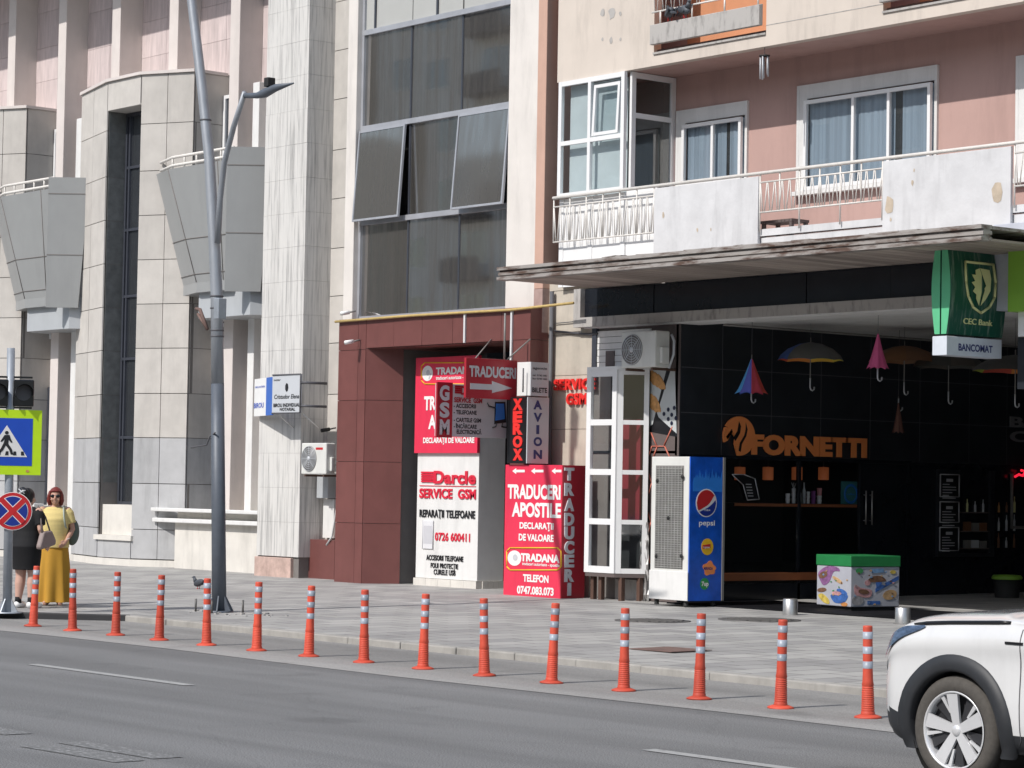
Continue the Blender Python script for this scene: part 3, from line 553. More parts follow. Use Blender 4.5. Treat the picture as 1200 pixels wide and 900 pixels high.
for (xa, xb_, nb, p0) in ((ox0, ox1, 13, 1), (ox2, ox2+2.4, 14, 0)):
    b = MB(); b.prism([(xa+.01, YR-.10, oz0+.12), (xa+.01, YR-.10, oz0+.42), (xa+.01, YR-.02, oz0+.44), (xa+.01, YR-.02, oz0+.12)], (xb_-xa-.06, 0, 0)); b.build('balcony_ledge', M['concrete'], apt, bevel=.008)
    rr = MB(); zt = oz0+.76; rr.tube([(xa, YR-.05, zt-.14), (xb_, YR-.05, zt-.14)], .014, 6); vrail(rr, xa, xb_, YR-.05, zt-.14, zt+.35, nb); rr.tube([(xa, YR-.05, zt+.35), (xb_, YR-.05, zt+.35)], .016, 6)
    for t in (.08, .37, .66, .95): rr.tube([(xa+(xb_-xa)*t, YR-.05, oz0+.42), (xa+(xb_-xa)*t, YR-.05, zt-.13)], .014, 6)
    rr.build('balcony_rail', M['rail'], apt)
    b = MB(); b.tube([(xa, YR+.08, oz0+.05), (xb_, YR+.08, oz0+.05)], .02, 6); b.build('red_pipe', M['neonred'] if False else M['rustplate'], apt)
# glazed loggia
ex0, ex1 = P(656, 160, Y=YR).x, P(733, 160, Y=YR).x; ez1 = zsl-.01; ez0 = 5.0; zmid = P(700, 163, Y=YR).z; zlo = P(700, 224, Y=YR).z
xcm = P(692, 160, Y=YR).x
wl = window(apt, (ex0, YR+.02, zlo-.05), (1, 0, 0), (0, 0, 1), ex1-ex0, ez1-zlo+.05, [(xcm-ex0)/(ex1-ex0)], [(zmid-zlo+.05)/(ez1-zlo+.05)], .075, .06, 'pvc', 'milk', 'loggia_window')
b = MB(); b.box(ex0, ex1, YR+.03, YR+.075, ez0, zlo-.06)
for x in (ex0+.05, xcm, ex1-.06): b.box(x-.05, x+.05, YR+.018, YR+.03, ez0, zlo-.06)
b.box(ex1-.04, ex1, YR+.08, YI, ez0, zlo-.06); b.box(ex1+.01, P(768, 250, Y=YR).x, YR+.03, YR+.07, ez0, zlo-.02); b.build('loggia_apron', M['whiteclean'], apt)
window(apt, (ex1, YR+.075, zlo-.05), (0, 1, 0), (0, 0, 1), YI-YR-.08, ez1-zlo+.05, [], [.64], .085, .05, 'pvc', 'milk', 'loggia_window')
zz0 = zmid+.05; hh = ez1-zmid-.14; a = math.radians(-9)          # a sash tilted inwards
window(apt, V3((xcm+.07, YR+.0, zz0)), (1, .0, 0), (.06, math.sin(-a)*.0, math.cos(a)), ex1-xcm-.21, hh-.05, [], [], .05, .045, 'pvc', 'milk', 'tilted_sash')
b = MB(); b.box(ex0+.1, ex1-.1, YR+.13, YR+.14, ez0, ez1-.06); b.build('loggia_curtain', mat('loggia_blind', (.56, .61, .62), .9, var=.12, scale=1.5), apt)
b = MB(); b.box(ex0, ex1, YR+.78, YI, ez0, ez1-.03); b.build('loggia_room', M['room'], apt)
# windows in the pink wall, set deep in white reveals
def deepwin(x0, y0, x1, y1, cols, curt='curtain', rv=.13):
    A, B = P(x0, y0, Y=YI), P(x1, y1, Y=YI); z1 = A.z; z0 = min(P(x0, y1, Y=YI).z, B.z); xA_, xB_ = A.x, B.x
    b = MB(); t = .05
    b.box(xA_-t, xA_, YI-.04, YI+.002, z0, z1+t); b.box(xB_, xB_+t, YI-.04, YI+.002, z0, z1+t); b.box(xA_, xB_, YI-.04, YI+.002, z1, z1+t); b.box(xA_-.08, xB_+.08, YI-.12, YI+.002, z0-.06, z0)
    b.box(xA_, xA_+.16, YI-.036, YI, z0, z1); b.box(xA_+.16, xB_, YI-.036, YI, z1-.16, z1); fo = b.build('window_surround', M['white'], apt)
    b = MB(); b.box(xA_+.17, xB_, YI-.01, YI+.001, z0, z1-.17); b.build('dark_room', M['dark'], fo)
    b = MB(); n = int((xB_-xA_)/.03); pts = [(xA_+.2+(xB_-xA_-.22)*k/n, YI-.018-.004*math.sin(k*1.9)-.003*math.sin(k*.7), 0) for k in range(n+1)]
    for k in range(n):
        if abs(k/n-.72) < .03: continue
        b.face([(pts[k][0], pts[k][1], z0+.03), (pts[k+1][0], pts[k+1][1], z0+.03), (pts[k+1][0], pts[k+1][1], z1-.2), (pts[k][0], pts[k][1], z1-.2)], 0, True)
    b.build('curtain', M['curtain'], fo, recalc=False)
    return window(apt, (xA_+.17, YI-.075, z0), (1, 0, 0), (0, 0, 1), xB_-xA_-.17, z1-z0-.2, cols, [], .055, .05, 'pvc', 'clear')
deepwin(797, 134, 874, 212, [.52]); deepwin(939, 105, 1096, 208, [.40, .68]); deepwin(1196, 70, 1290, 200, [.5])
# balcony floor, parapet boards, rail
zb0, zh = 5.0, P(900, 203.5, Y=YR-.1).z
fx = [P(769, 220, Y=YR-.06).x, P(891, 208, Y=YR-.06).x, P(1037, 188, Y=YR-.06).x, P(1187, 173, Y=YR-.06).x]
zt1 = P(830, 214, Y=YR-.06).z; zf = P(960, 262, Y=YR-.06).z
b = MB(); b.box(fx[0]-.002, XE, YR-.02, YI, 4.97, zf-.12); b.box(fx[0]-.002, XE, YR-.045, YR+.1, zf-.1, zf); b.build('balcony_floor', M['peel'], apt)
for q, (xa, xb_) in enumerate(((fx[0], fx[1]), (fx[2], fx[3]), (fx[3]+1.5, fx[3]+3.7))):
    b = MB(); b.box(xa, xb_, YR-.10, YR-.05, 5.03, zt1); po = b.build('parapet_board', M['peel'], apt, bevel=.006)
    for k in range(5 if q else 3):
        b = MB()
        sx, sz, sr = random.uniform(xa+.15, xb_-.1), random.uniform(5.3, zt1-.15), random.uniform(.015, .035)
        if q and k < 2: sx, sz, sr = ((xa+.13, 5.75, .11), (xb_-.22, 5.78, .12))[k]
        b.face([(sx+sr*(.7+.5*random.random())*math.cos(2*PI*j/9)*.8, YR-.104, sz+sr*1.5*(.6+.5*random.random())*math.sin(2*PI*j/9)) for j in range(9)]); b.build('render_scar', M['scar'], po)
b = MB(); b.tube([(ex0-.03, YR-.09, zh+.02), (XE, YR-.09, zh+.02)], .026, 8); yb = YR-.08
for (xa, xb_, zA, zB, nb) in ((ex0-.02, fx[0]-.02, P(700, 279, Y=yb).z, P(700, 237, Y=yb).z, 15), (fx[1]+.02, fx[2]-.02, P(960, 242, Y=yb).z, P(960, 206, Y=yb).z, 16), (fx[3]+.05, fx[3]+1.45, P(960, 242, Y=yb).z, P(960, 206, Y=yb).z, 10)):
    b.tube([(xa, yb, zA), (xb_, yb, zA)], .013, 6); b.tube([(xa, yb, zB), (xb_, yb, zB)], .013, 6); vrail(b, xa, xb_, yb, zA, zB, nb, .009)
    for k in range(7): b.tube([(xa+(xb_-xa)*k/6, yb, zA-(.28 if xa > ex1 and k % 2 == 0 else 0)), (xa+(xb_-xa)*k/6, yb, zh)], .012, 6)
b.build('balcony_rail', M['rail'], apt)
# canopy
YN = 23.85; cx0 = P(582, 320, Y=YN).x; cz0, cz1 = P(720, 318, Y=YN).z, P(720, 300, Y=YN).z; cx1 = P(1150, 280, Y=YN).x
b = MB(); hz = (cz1-cz0)/3
for k in range(3):
    b.prism([(cx0, YN+.03*(k == 1), cz0+hz*k+.012), (cx0, YN+.03*(k == 1), cz0+hz*(k+1)-.012), (cx0, YN+.2, cz0+hz*(k+1)-.012), (cx0, YN+.2, cz0+hz*k+.012)], (cx1-cx0, 0, 0))
b.box(cx0+.01, cx1-.01, YN+.05, YN+.18, cz0+.02, cz1-.02)
b.box(cx0, cx1, YN+.21, 25.78, cz1-.06, cz1-.02)
for k in range(16):
    xa = cx0+1+random.random()*(cx1-cx0-2); b.obox((xa, YN+.02, cz1-.012), (random.uniform(.15, .6), random.uniform(-.02, .02), random.uniform(-.01, .02)), (0, .12, .005), (0, 0, .012))
can = b.build('canopy', M['rust'], apt)
b = MB(); x = cx0+.02
while x < cx1-.1: b.box(x, min(x+.222, cx1-.02), YN+.19, 25.78, cz0+.02, cz0+.05); x += .24
b.build('soffit', M['plank'], can)
# fascia and passage ceiling
bx0 = P(674, 350, Y=YR).x; zf0, zf1, zf2 = P(900, 375, Y=YR).z, P(900, 360, Y=YR).z, cz0+.02
zf0 = P(674, 384, Y=YR).z
b = MB(); b.box(bx0, -14.9, YR-.03, YR+.15, zf0, zf0+.15); b.box(bx0, bx0+.16, YR-.03, YR+.15, zf0+.15, zf2); b.box(bx0, -14.9, YR+.15, YR+.5, zf0+.02, zf2+.4); b.build('fascia_frame', M['concrete'], apt)
b = MB(); xq = bx0+.165
for k in range(10):
    xn = min(bx0+.165+(k+1)*1.6, -14.9); b.box(xq, xn-.012, YR+.06+.01*(k % 2), YR+.14, zf0+.155, zf2)
    xq = xn
b.build('fascia_panel', M['blackgloss'], apt)
b = MB(); b.box(XW-4, -14, YR+.5, 42, zf0+.03, zf0+.25); b.box(bx0+.2, -14.9, YR+.02, YR+.52, zf0-.02, zf0-.001); b.build('passage_ceiling', M['ceil'], apt)
b = MB(); b.box(bx0, XE, YR+.51, 42, zf0+.26, 4.99); b.box(-14, XE, YI+.3, 42, 4.99, TOPZ); b.box(xr0, -14, 41, 42, 4.99, TOPZ); b.build('floor_slab', M['concrete'], apt)
b = MB(); b.box(XW-4, -14, 41, 41.3, 0, 4.5); b.build('passage_wall', M['black'], apt)
b = MB(); b.box(-15.2, -14.9, 26.1, 41, 0, 4.28); b.box(-14.9, XE, 25.9, 26.1, 0, 4.7); b.build('passage_wall', M['white'], apt)  # unseen right wall, made white to bounce light into the passage
# passage floor tiles
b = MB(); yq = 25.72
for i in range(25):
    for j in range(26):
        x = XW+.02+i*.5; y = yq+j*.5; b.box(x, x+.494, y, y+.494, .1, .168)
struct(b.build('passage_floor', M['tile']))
# ================================================================== SHOP WALL IN THE PASSAGE (faces +X)
YK = 25.95
UY, UZ = V3((0, 1, 0)), V3((0, 0, 1))
def W(px, py, dx=0): return P(px, py, X=XW+dx)
zD = W(930, 540).z; zJ = W(955, 490).z
b = MB(); b.box(XW-.1, XW, YK, 41, zD+.03, zf0+.1); b.build('shop_wall', M['black'], apt)
b = MB()
for z in (zJ, 3.68): b.box(XW, XW+.004, YK+.02, 40, z-.006, z+.006)
for px in (846, 904, 962, 1020, 1078, 1136, 1180): y = W(px, 470).y; b.box(XW, XW+.003, y-.004, y+.004, zD+.05, zf0)
b.build('panel_joint', M['cable'], apt)
yd0, yd1 = W(1010, 560).y, W(1062, 560).y
b = MB(); b.box(XW-.06, XW+.02, YK, yd1+.1, zD, zD+.05)
for y in (YK+.01, W(935, 600).y, yd0-.05, yd1+.02): b.box(XW-.05, XW+.015, y, y+.05, .15, zD)
b.box(XW-.05, XW+.015, YK, yd0, .15, .42); b.build('shopfront_frame', M['blackgloss'], apt)
b = MB(); b.face([(XW-.01, YK+.06, .42), (XW-.01, yd0-.05, .42), (XW-.01, yd0-.05, zD), (XW-.01, YK+.06, zD)]); b.build('shop_glass', M['clear'], apt, recalc=False)
b = MB(); b.box(XW-.045, XW-.005, yd0, yd1, .16, zD-.005); db = b.build('shop_door', M['blackgloss'], apt)
b = MB()
yh = W(1012, 600).y
for dy in (0, .14): b.tube([(XW+.05, yh+dy, W(1012, 575).z), (XW+.05, yh+dy, W(1012, 615).z)], .013, 8)
for z in (W(1012, 580).z, W(1012, 610).z): b.tube([(XW-.01, yh, z), (XW+.05, yh, z)], .008, 6); b.tube([(XW-.01, yh+.14, z), (XW+.05, yh+.14, z)], .008, 6)
b.build('handle', M['inox'], db)
b = MB(); b.box(XW-2.6, XW-2.5, YK, 34, .1, zD+.3); b.box(XW-2.5, XW-.1, YK+.03, YK+.05, .1, zD+.3); b.box(XW-2.5, XW-.1, YK, 34, zD+.06, zD+.1); b.box(XW-2.5, XW-.1, YK, 34, .1, .16); b.build('shop_interior', M['black'], apt)
b = MB(); b.box(XW-.1, XW, yd1+.1, 41, .15, zD+.03); b.build('shop_wall', M['blackgloss'], apt)
zc = W(930, 590).z
ctr = thing('counter_shelf', 'orange-edged serving shelf behind the bakery window, upper of two', 'shelf', (XW-.3, 27.5, zc))
b = MB(); b.box(XW-.5, XW-.03, W(858, 592).y, W(1006, 592).y, zc-.005, zc); b.build('shelf_top', M['black'], ctr)
b = MB(); b.box(XW-.032, XW-.012, W(862, 592).y, W(1005, 592).y, zc-.05, zc-.006); b.build('shelf_edge', M['wood'], ctr)
b = MB(); b.box(XW+.016, XW+.05, YK+.3, W(957, 677).y, W(900, 680).z, W(900, 671).z); tag(b.build('ledge', M['wood']), 'low orange ledge along the foot of the bakery window', 'ledge')
lampshade = emit('orange_lamp_shade', (.62, .17, .06), .10)
for q, px in enumerate((867, 900, 934, 965)):
    t = thing('pendant_lamp', 'orange cylinder pendant lamp in the bakery window, %s from the left' % ('first', 'second', 'third', 'fourth')[q], 'lamp', W(px, 555, -.3), 0, 'pendant lamps in the bakery window')
    c = root_loc(t); b = MB(); b.lathe([(.085, -.1), (.085, .1), (.02, .105), (0, .105)], c, 14); b.build('lamp_shade', lampshade, t); b = MB(); b.tube([c+V3((0, 0, .1)), (c.x, c.y, zD+.06)], .006, 5); b.build('cord', M['cable'], t)
itm = [(923, 13, .036, 'whiteclean', 'short white cup stack'), (930, 20, .034, 'whiteclean', 'tall white cup stack with straws'), (937, 22, .03, 'grey_and_shade', 'grey-green bottle'), (942, 28, .028, 'grey_and_shade', 'tallest grey bottle'), (947, 16, .028, 'whiteclean', 'slim white cup'), (953, 17, .036, 'lilac', 'purple cup stack'), (960, 11, .04, 'whiteclean', 'white cup under a pink one')]
for px, hpx, r, mt, lb in itm:
    c = W(px, 590, -.14); c.z = zc+.001; h = hpx/85; t = thing('cup_stack' if 'cup' in lb else 'bottle', lb+' on the bakery shelf', 'cup' if 'cup' in lb else 'bottle', c, 0, 'cups and bottles on the bakery shelf')
    b = MB()
    if 'bottle' in lb: b.lathe([(r, 0), (r, h*.6), (r*.4, h*.8), (r*.4, h), (0, h)], c, 12)
    else:
        n = max(2, int(h/.06)); 
        pr = []
        for k in range(n): pr += [(r*.85, h*k/n), (r*1.05, h*(k+1)/n-.004), (r*.9, h*(k+1)/n)]
        b.lathe(pr+[(0, h)], c, 12)
    b.build('body', M[mt], t)
    if 'straws' in lb:
        b = MB(); [b.tube([c+V3((0, 0, h*.9)), c+V3((.02*k, .03*k, h+.09))], .004, 4) for k in (-1, 0, 1)]; b.build('straw', M['whiteclean'], t)
    if 'pink' in lb: b = MB(); b.lathe([(r*.9, h), (r*1.1, h+.12), (0, h+.12)], c, 12); b.build('pink_cup', M['pinkp'], t)
c = W(997, 579, -.06); rp = thing('round_poster', 'teal square poster with a ring behind the bakery glass', 'poster', c)
b = MB(); b.box(c.x-.01, c.x, c.y-.22, c.y+.22, c.z-.2, c.z+.2); b.build('board', flat('teal_print', (.05, .20, .22), .5), rp)
b = MB(); b.lathe([(.12, .0), (.16, .0), (.16, .004), (.12, .004), (.12, 0)], c+V3((.002, 0, 0)), 24)
for i, v in enumerate(b.v): d = v-c; b.v[i] = c+V3((.003+d.z, d.y, d.x))
b.text('coffee', c+V3((.001, 0, -.015)), UY, UZ, .17, .03, .003, 0, al='C'); b.build('ring', M['plight'], rp)
# tilted outline menu board by the fridge
c = W(875, 575, .03); t = thing('menu_board', 'tilted black menu board with white outline behind the fridge', 'menu board', c)
b = MB(); q = [W(x, y, .02) for x, y in ((857, 556), (871, 556), (884, 561), (889, 585), (875, 586), (870, 568))]
b.prism(q, (.01, 0, 0)); b.build('board', M['signblack'], t)
b = MB(); [b.tube([q[k]+V3((.014, 0, 0)), q[(k+1) % 6]+V3((.014, 0, 0))], .007, 5) for k in range(6)]
for k in range(5): a = W(874+k*.6, 568+k*3.4, .034); b.box(a.x-.002, a.x, a.y, a.y+.12, a.z, a.z+.012)
b.build('outline', M['letter_grey'], t)
# FORNETTI sign: loaf emblem and letters standing off the wall
fs = thing('bakery_sign', 'orange FORNETTI lettering with a round loaf emblem on the black wall', 'sign', W(930, 518, .03))
b = MB(); a0, a1 = W(880, 532, .03), W(1015, 533, .03); zb_, zt_ = W(880, 531).z, W(880, 510).z
b.text('FORNETTI', (XW+.03, a0.y, zb_), UY, UZ, a1.y-a0.y, zt_-zb_, .02, 0, .055); b.build('lettering', M['orange'], fs)
c = W(865, 511, .03); rw = (W(883, 511).y-W(846, 511).y)/2; rh = (W(865, 488).z-W(865, 534).z)/2
def E2(x, y): return V3((XW+.03, c.y+x*rw, c.z+y*rh))
def ellarc(a0, a1, n=20): return [(math.cos(math.radians(a0+(a1-a0)*k/n)), math.sin(math.radians(a0+(a1-a0)*k/n))) for k in range(n+1)]
b = MB()
outer = ellarc(-95, 150, 28)
b.prism([E2(*p) for p in outer+[(-.45, .2), (-.25, -.1), (-.3, -.4), (-.2, -.7)]], (.03, 0, 0))
b.prism([E2(*p) for p in ellarc(155, 200, 8)+[(-.75, -.25), (-.5, .15), (-.55, .35)]], (.034, 0, 0)); b.build('emblem', M['orange'], fs)
b = MB()
for pts in ([(-.05, .75), (.08, .5), (.02, .15), (-.25, -.25), (-.4, -.1), (-.15, .25), (-.1, .5)], [(.38, .7), (.5, .35), (.42, 0), (.15, -.4), (.08, -.8), (-.05, -.75), (.02, -.35), (.3, .05), (.38, .35)], [(-.85, -.05), (-.5, .35), (-.45, .2), (-.75, -.2)]):
    b.prism([E2(*p)+V3((.031, 0, 0)) for p in pts], (.003, 0, 0))
b.build('emblem_groove', M['signblack'], fs)
# second kiosk further in: three chalk menus and a lit shelf window
c0, c1 = W(1097, 550), W(1160, 648)
b = MB(); b.box(XW, XW+.05, c0.y, W(1122, 600).y, c1.z, c0.z); b.box(XW, XW+.05, W(1158, 600).y, W(1163, 600).y, c1.z, c0.z); b.box(XW, XW+.05, c0.y, W(1163, 600).y, c1.z-.06, c1.z); b.build('kiosk_frame', M['black'], apt)
for q, (ya, yb_) in enumerate(((556, 582), (588, 612), (618, 645))):
    t = thing('chalk_menu', ('top', 'middle', 'bottom')[q]+' one of three small black menus with white lines', 'menu', W(1108, (ya+yb_)/2, .055), 0, 'chalk menus beside the kiosk window')
    y0_, y1_ = W(1098, 570).y, W(1120, 570).y; z1_, z0_ = W(1108, ya).z, W(1108, yb_).z
    b = MB(); b.box(XW+.051, XW+.07, y0_, y1_, z0_, z1_); b.build('board', M['signblack'], t)
    b = MB()
    for (p, r_) in (((y0_, z0_), (y1_, z0_)), ((y1_, z0_), (y1_, z1_)), ((y1_, z1_), (y0_, z1_)), ((y0_, z1_), (y0_, z0_))): b.tube([(XW+.072, *p), (XW+.072, *r_)], .012, 4)
    b.box(XW+.07, XW+.073, y0_+.15, y1_-.15, z1_-.12, z1_-.07)
    for k in range(6): b.box(XW+.07, XW+.073, y0_+.06, y0_+random.uniform(.2, .4), z1_-.17-.045*k, z1_-.155-.045*k)
    b.build('writing', M['letter_grey'], t)
kz = [W(1140, y).z for y in (642, 622, 600, 575)]
ks = thing('kiosk_shelf', 'dim shelves of bottles and boxes inside the far kiosk window', 'shelf', (XW-.5, W(1140, 600).y, kz[0]))
b = MB(); 
for z in kz[:3]: b.box(XW+.0, XW+.045, W(1124, 600).y, W(1157, 600).y, z-.02, z)
b.build('shelf_board', M['brownclad'], ks)
for i, z in enumerate(kz[:3]):
    for k in range(7):
        y = W(1126, 600).y+.13+k*.2; b = MB(); h = random.uniform(.16, .3)
        if k < 3 and i < 2: b.box(XW+.003, XW+.044, y-.08, y+.08, z+.001, z+h*.6); tag(b.build('box', M[random.choice(['grey_and_shade', 'brownp', 'acgrill'])]), 'dim %s box on the %s kiosk shelf, number %d' % (random.choice(['small', 'square']), ('bottom', 'middle')[i], k+1), 'box', 'goods on the kiosk shelves')
        else: b.lathe([(.02, 0), (.02, h*.6), (.009, h*.75), (.009, h), (0, h)], (XW+.022, y, z+.001), 8); tag(b.build('bottle', M[random.choice(['gold', 'tan', 'brownp', 'grey_and_shade'])]), 'small dim bottle on the %s kiosk shelf' % ('bottom', 'middle', 'top')[i], 'bottle', 'goods on the kiosk shelves, '+('bottom', 'middle', 'top')[i])
t = thing('coffee_bar_sign', 'grey BAR COFFEE lettering high on the far black wall', 'sign', W(1195, 500, .02))
b = MB(); p = W(1183, 500, .01); b.text('BAR', p, UY, UZ, 1.25, .17, .02, 0, .03); p = W(1183, 517, .01); b.text('COFFEE', p, UY, UZ, 2.4, .17, .02, 0, .03); b.build('lettering', mat('dim_grey_letter', (.2, .2, .21), .6), t)
c = W(1194, 556, .1); b = MB(); b.tube([c+V3((0, -.1, -.04)), c+V3((0, .0, .0)), c+V3((0, .1, -.02)), c+V3((0, .16, .06)), c+V3((0, .06, .07))], .022, 8); tag(b.build('neon_sign', emit('red_neon', (.9, .02, .05), .9)), 'glowing red neon squiggle on the far passage wall', 'neon sign')
b = MB(); y0_ = W(1184, 560).y; b.tube([(XW+.03, y0_, W(1184, 555).z), (XW+.03, y0_, W(1184, 618).z), (XW+.03, y0_+1.5, W(1184, 618).z)], .03, 6); b.build('kiosk_frame', M['acgrill'], apt)
c = P(1180, 690, X=XW+1.2); c.z = .17; t = thing('litter_bin', 'black litter bin with a lime green lid in the dark passage', 'bin', c)
hz = P(1180, 679, X=XW+1.2).z-.17; b = MB(); b.lathe([(.19, 0), (.22, hz), (0, hz)], c, 18); b.build('body', M['dark'], t)
b = MB(); b.lathe([(.24, hz+.001), (.25, hz+.03), (.22, hz+.07), (0, hz+.08)], c, 18); b.build('lid', M['limegreen'], t)
# ------------------------------------------------------------------ corner cladding with food pictures and red hexagons
kx0 = P(756, 560, Y=YK).x
b = MB(); b.box(kx0-.25, XW-.04, YK, YK+.02, .1, zf0-.01); b.box(XW-.04, XW-.001, YK-.012, YK+.02, .1, zf0-.01); b.build('corner_cladding', M['brownclad'], apt)
def K(x, y, d=.004): q = P(x, y, Y=YK-d); return q
b = MB()
def strips(mb, pts, r=.012, d=.008): [mb.tube([K(*pts[k], d), K(*pts[k+1], d)], r, 4) for k in range(len(pts)-1)]
strips(b, [(757, 507), (763, 507), (770, 524), (765, 537)]); strips(b, [(778, 522), (788, 500)]); strips(b, [(756, 545), (764, 523), (779, 523), (789, 545), (780, 566), (764, 566), (756, 545)]); strips(b, [(756, 545), (764, 566), (756, 590), (763, 612), (756, 636), (762, 660)])
b.build('hexagon_print', M['redline'], apt)
fp = thing('food_poster', 'corner poster of pastries on trays beside the dark passage', 'poster', K(775, 465))
b = MB(); b.prism([K(x, y, .003) for x, y in ((757, 435), (790, 432), (794, 512), (757, 505))], (0, -.002, 0)); b.build('backing', M['signblack'], fp)
b = MB(); b.prism([K(*p, .006) for p in ((751, 434), (781, 433), (765, 497), (757, 504), (750, 496))], (0, -.003, 0)); b.prism([K(*p, .006) for p in ((786, 434), (791, 434), (793, 508), (772, 489), (770, 484))], (0, -.003, 0)); b.build('tray', flat('tray_print', (.5, .52, .52), .4), fp)
b = MB()
for cx, cy, a in ((769, 445, -18), (764, 471, -12)):
    for k in range(5):
        q = K(cx+(k-2)*3.0, cy+(k-2)*1.2, .012); b.ell(q, (.045, .008, .19-.02*abs(k-2)), Euler((0, math.radians(a-20), 0)), 10, 8)
b.build('pastry', M['tan'], fp)
b = MB()
for x, y in ((778, 485), (783, 480), (787, 486), (783, 491), (790, 478), (787, 496), (792, 490)): b.ell(K(x, y, .012), (.033, .006, .033), None, 10, 7)
b.build('berry', flat('blueberry', (.012, .015, .04), .3), fp)
# wall above the vestibule and beige wall behind the signs
YBW = min(mxB, 26.1)
b = MB(); zs = [P(670, y, Y=YBW).z for y in (700, 620, 570, 503, 440, 392, 340)]
xw1 = P(697, 400, Y=YBW).x
fpanels(b, (mxR-.25, YBW), (xw1, YBW), [.1]+zs[1:]+[5.2], [0, 1], (0, -1, 0), .03, .008); b.build('block_cladding', M['beigewall'], apt)
b = MB(); b.box(mxR-.25, XW-.05, YBW+.005, YBW+.3, 0, 5); b.build('wall_core', M['joint'], apt)
b = MB(); za, zb2 = P(700, 432, Y=YBW).z, P(700, 388, Y=YBW).z; b.box(xw1, xw1+.1, YBW-.06, YBW, 3.5, zb2+.1)
b.build('dark_post', M['frame'], apt)
b = MB(); xs_ = P(728, 400, Y=YBW).x
for k in range(6): b.box(xw1+.1, kx0+.1, YBW-.03-.004*(k % 2), YBW, za+(zb2-za)*k/6, za+(zb2-za)*(k+1)/6-.008)
b.build('siding', M['white'], apt)
b = MB(); p0, p1 = P(710, 430, Y=YBW-.04), P(720, 411, Y=YBW-.04); b.box(p0.x, p1.x, YBW-.05, YBW-.03, p0.z, p1.z); b.build('vent_hatch', M['brownclad'], apt)
# ------------------------------------------------------------------ glazed vestibule on legs
YV = 25.5
vx0, vx1 = P(686, 560, Y=YV).x, P(721, 560, Y=YV).x
ve = hit(757, 560, (vx1, YV), dS); vz1, vz0 = P(721, 433, Y=YV).z, P(718, 672, Y=YV).z
vs = thing('glazed_vestibule', 'white framed glass vestibule on brown legs beside the red sign box', 'vestibule', (vx1, YV, vz0))
rws = [(P(700, y, Y=YV).z-vz0)/(vz1-vz0) for y in (611, 553, 495)]
window(vs, (vx0, YV+.06, vz0), (1, 0, 0), (0, 0, 1), vx1-vx0, vz1-vz0, [], rws, .1, .06, 'pvc', 'vestglass', 'window_frame', .5)
dv = V3((ve.x-vx1, ve.y-YV, 0)); nv = V3((dv.y, -dv.x, 0)).normalized()
window(vs, V3((vx1, YV, vz0))-nv*.06+dv.normalized()*.03, dv, (0, 0, 1), dv.length, vz1-vz0, [], rws, .075, .06, 'pvc', 'vestglass', 'window_frame', .5)
b = MB(); b.prism([(vx0, YV, vz1), (vx1+.02, YV-.01, vz1), (ve.x+.03, ve.y, vz1), (ve.x, 26.1, vz1), (vx0, 26.1, vz1)], (0, 0, .05)); b.build('roof', M['pvc'], vs)
b = MB(); b.prism([(vx0+.02, YV+.01, vz0-.06), (vx1, YV+.01, vz0-.06), (ve.x-.01, ve.y, vz0-.06), (ve.x-.01, 26.0, vz0-.06), (vx0+.02, 26.0, vz0-.06)], (0, 0, .055)); b.build('floor', M['brownclad'], vs)
b = MB(); b.box(vx0+.1, ve.x, 25.9, 25.92, vz0, vz1-.02); b.build('inner_wall', mat('vestibule_dark_wall', (.022, .024, .026), .7), vs)
p = P(737, 520, Y=25.85); b = MB(); b.box(p.x-.22, p.x+.25, 25.86, 25.899, vz0+.8, vz1-.75); b.build('red_poster', mat('dark_red_print', (.22, .02, .035), .5), vs)
for x, y in ((vx0+.12, YV+.1), (vx0+.3, YV+.1), (vx1+.05, YV+.12), (ve.x-.08, ve.y-.02)):
    b = MB(); b.box(x-.035, x+.035, y-.035, y+.035, .1, vz0-.062); b.build('leg', M['brownleg'], vs)
b = MB(); b.box(vx0+.25, ve.x-.05, 25.92, 25.96, .1, vz0-.1); b.build('back_panel', M['concrete'], vs)
# crumpled foil sheeting at the foot of the corner
b = MB(); nxx, nyy = 9, 14; grid_ = []
for j in range(nyy): grid_.append([K(750+10*i/(nxx-1)+random.uniform(-.5, .5), 704-92*j/(nyy-1), .03+random.uniform(0, .07)) for i in range(nxx)])
for j in range(nyy-1):
    for i in range(nxx-1): b.face([grid_[j][i], grid_[j][i+1], grid_[j+1][i+1], grid_[j+1][i]])
b.build('foil_sheet', mat('grey_foil', (.45, .44, .43), .4, .3, var=.15, scale=9), apt)

# ================================================================== SIGNS ON THE FACADE
def plate_text(mb, t, px, py, o, u, Yp=None, Xp=None, w=None, h=.1, **k): mb.text(t, P(px, py, Y=Yp, X=Xp), u, UZ, w, h, **k)
UX = V3((1, 0, 0))
# white advertising pillar in the entrance
YD = 26.1
d0, d1 = P(489, 560, Y=YD).x, P(561, 560, Y=YD).x; dz1 = P(525, 421, Y=YD).z; dback = P(591, 600, X=d1).y
pil = thing('advertising_pillar', 'white pillar with red and black phone repair lettering in the maroon entrance', 'pillar', (d0, YD, .12))
zs0 = P(525, 679, Y=YD).z
b = MB(); b.box(d0, d1, YD, dback, zs0, dz1); b.build('pillar_body', M['white'], pil, bevel=.006)
b = MB(); n = 5
for k in range(n): b.box(d0-.02+(d1-d0+.04)*k/n, d0-.02+(d1-d0+.04)*(k+1)/n-.005, YD-.03, YD+.1, .1, zs0-.004)
for k in range(4): b.box(d1-.08, d1+.03, YD+.102+(dback-YD-.1)*k/4, YD+.102+(dback-YD-.1)*(k+1)/4-.005, .1, zs0-.004)
b.build('base_tile', M['whitestone'], pil)
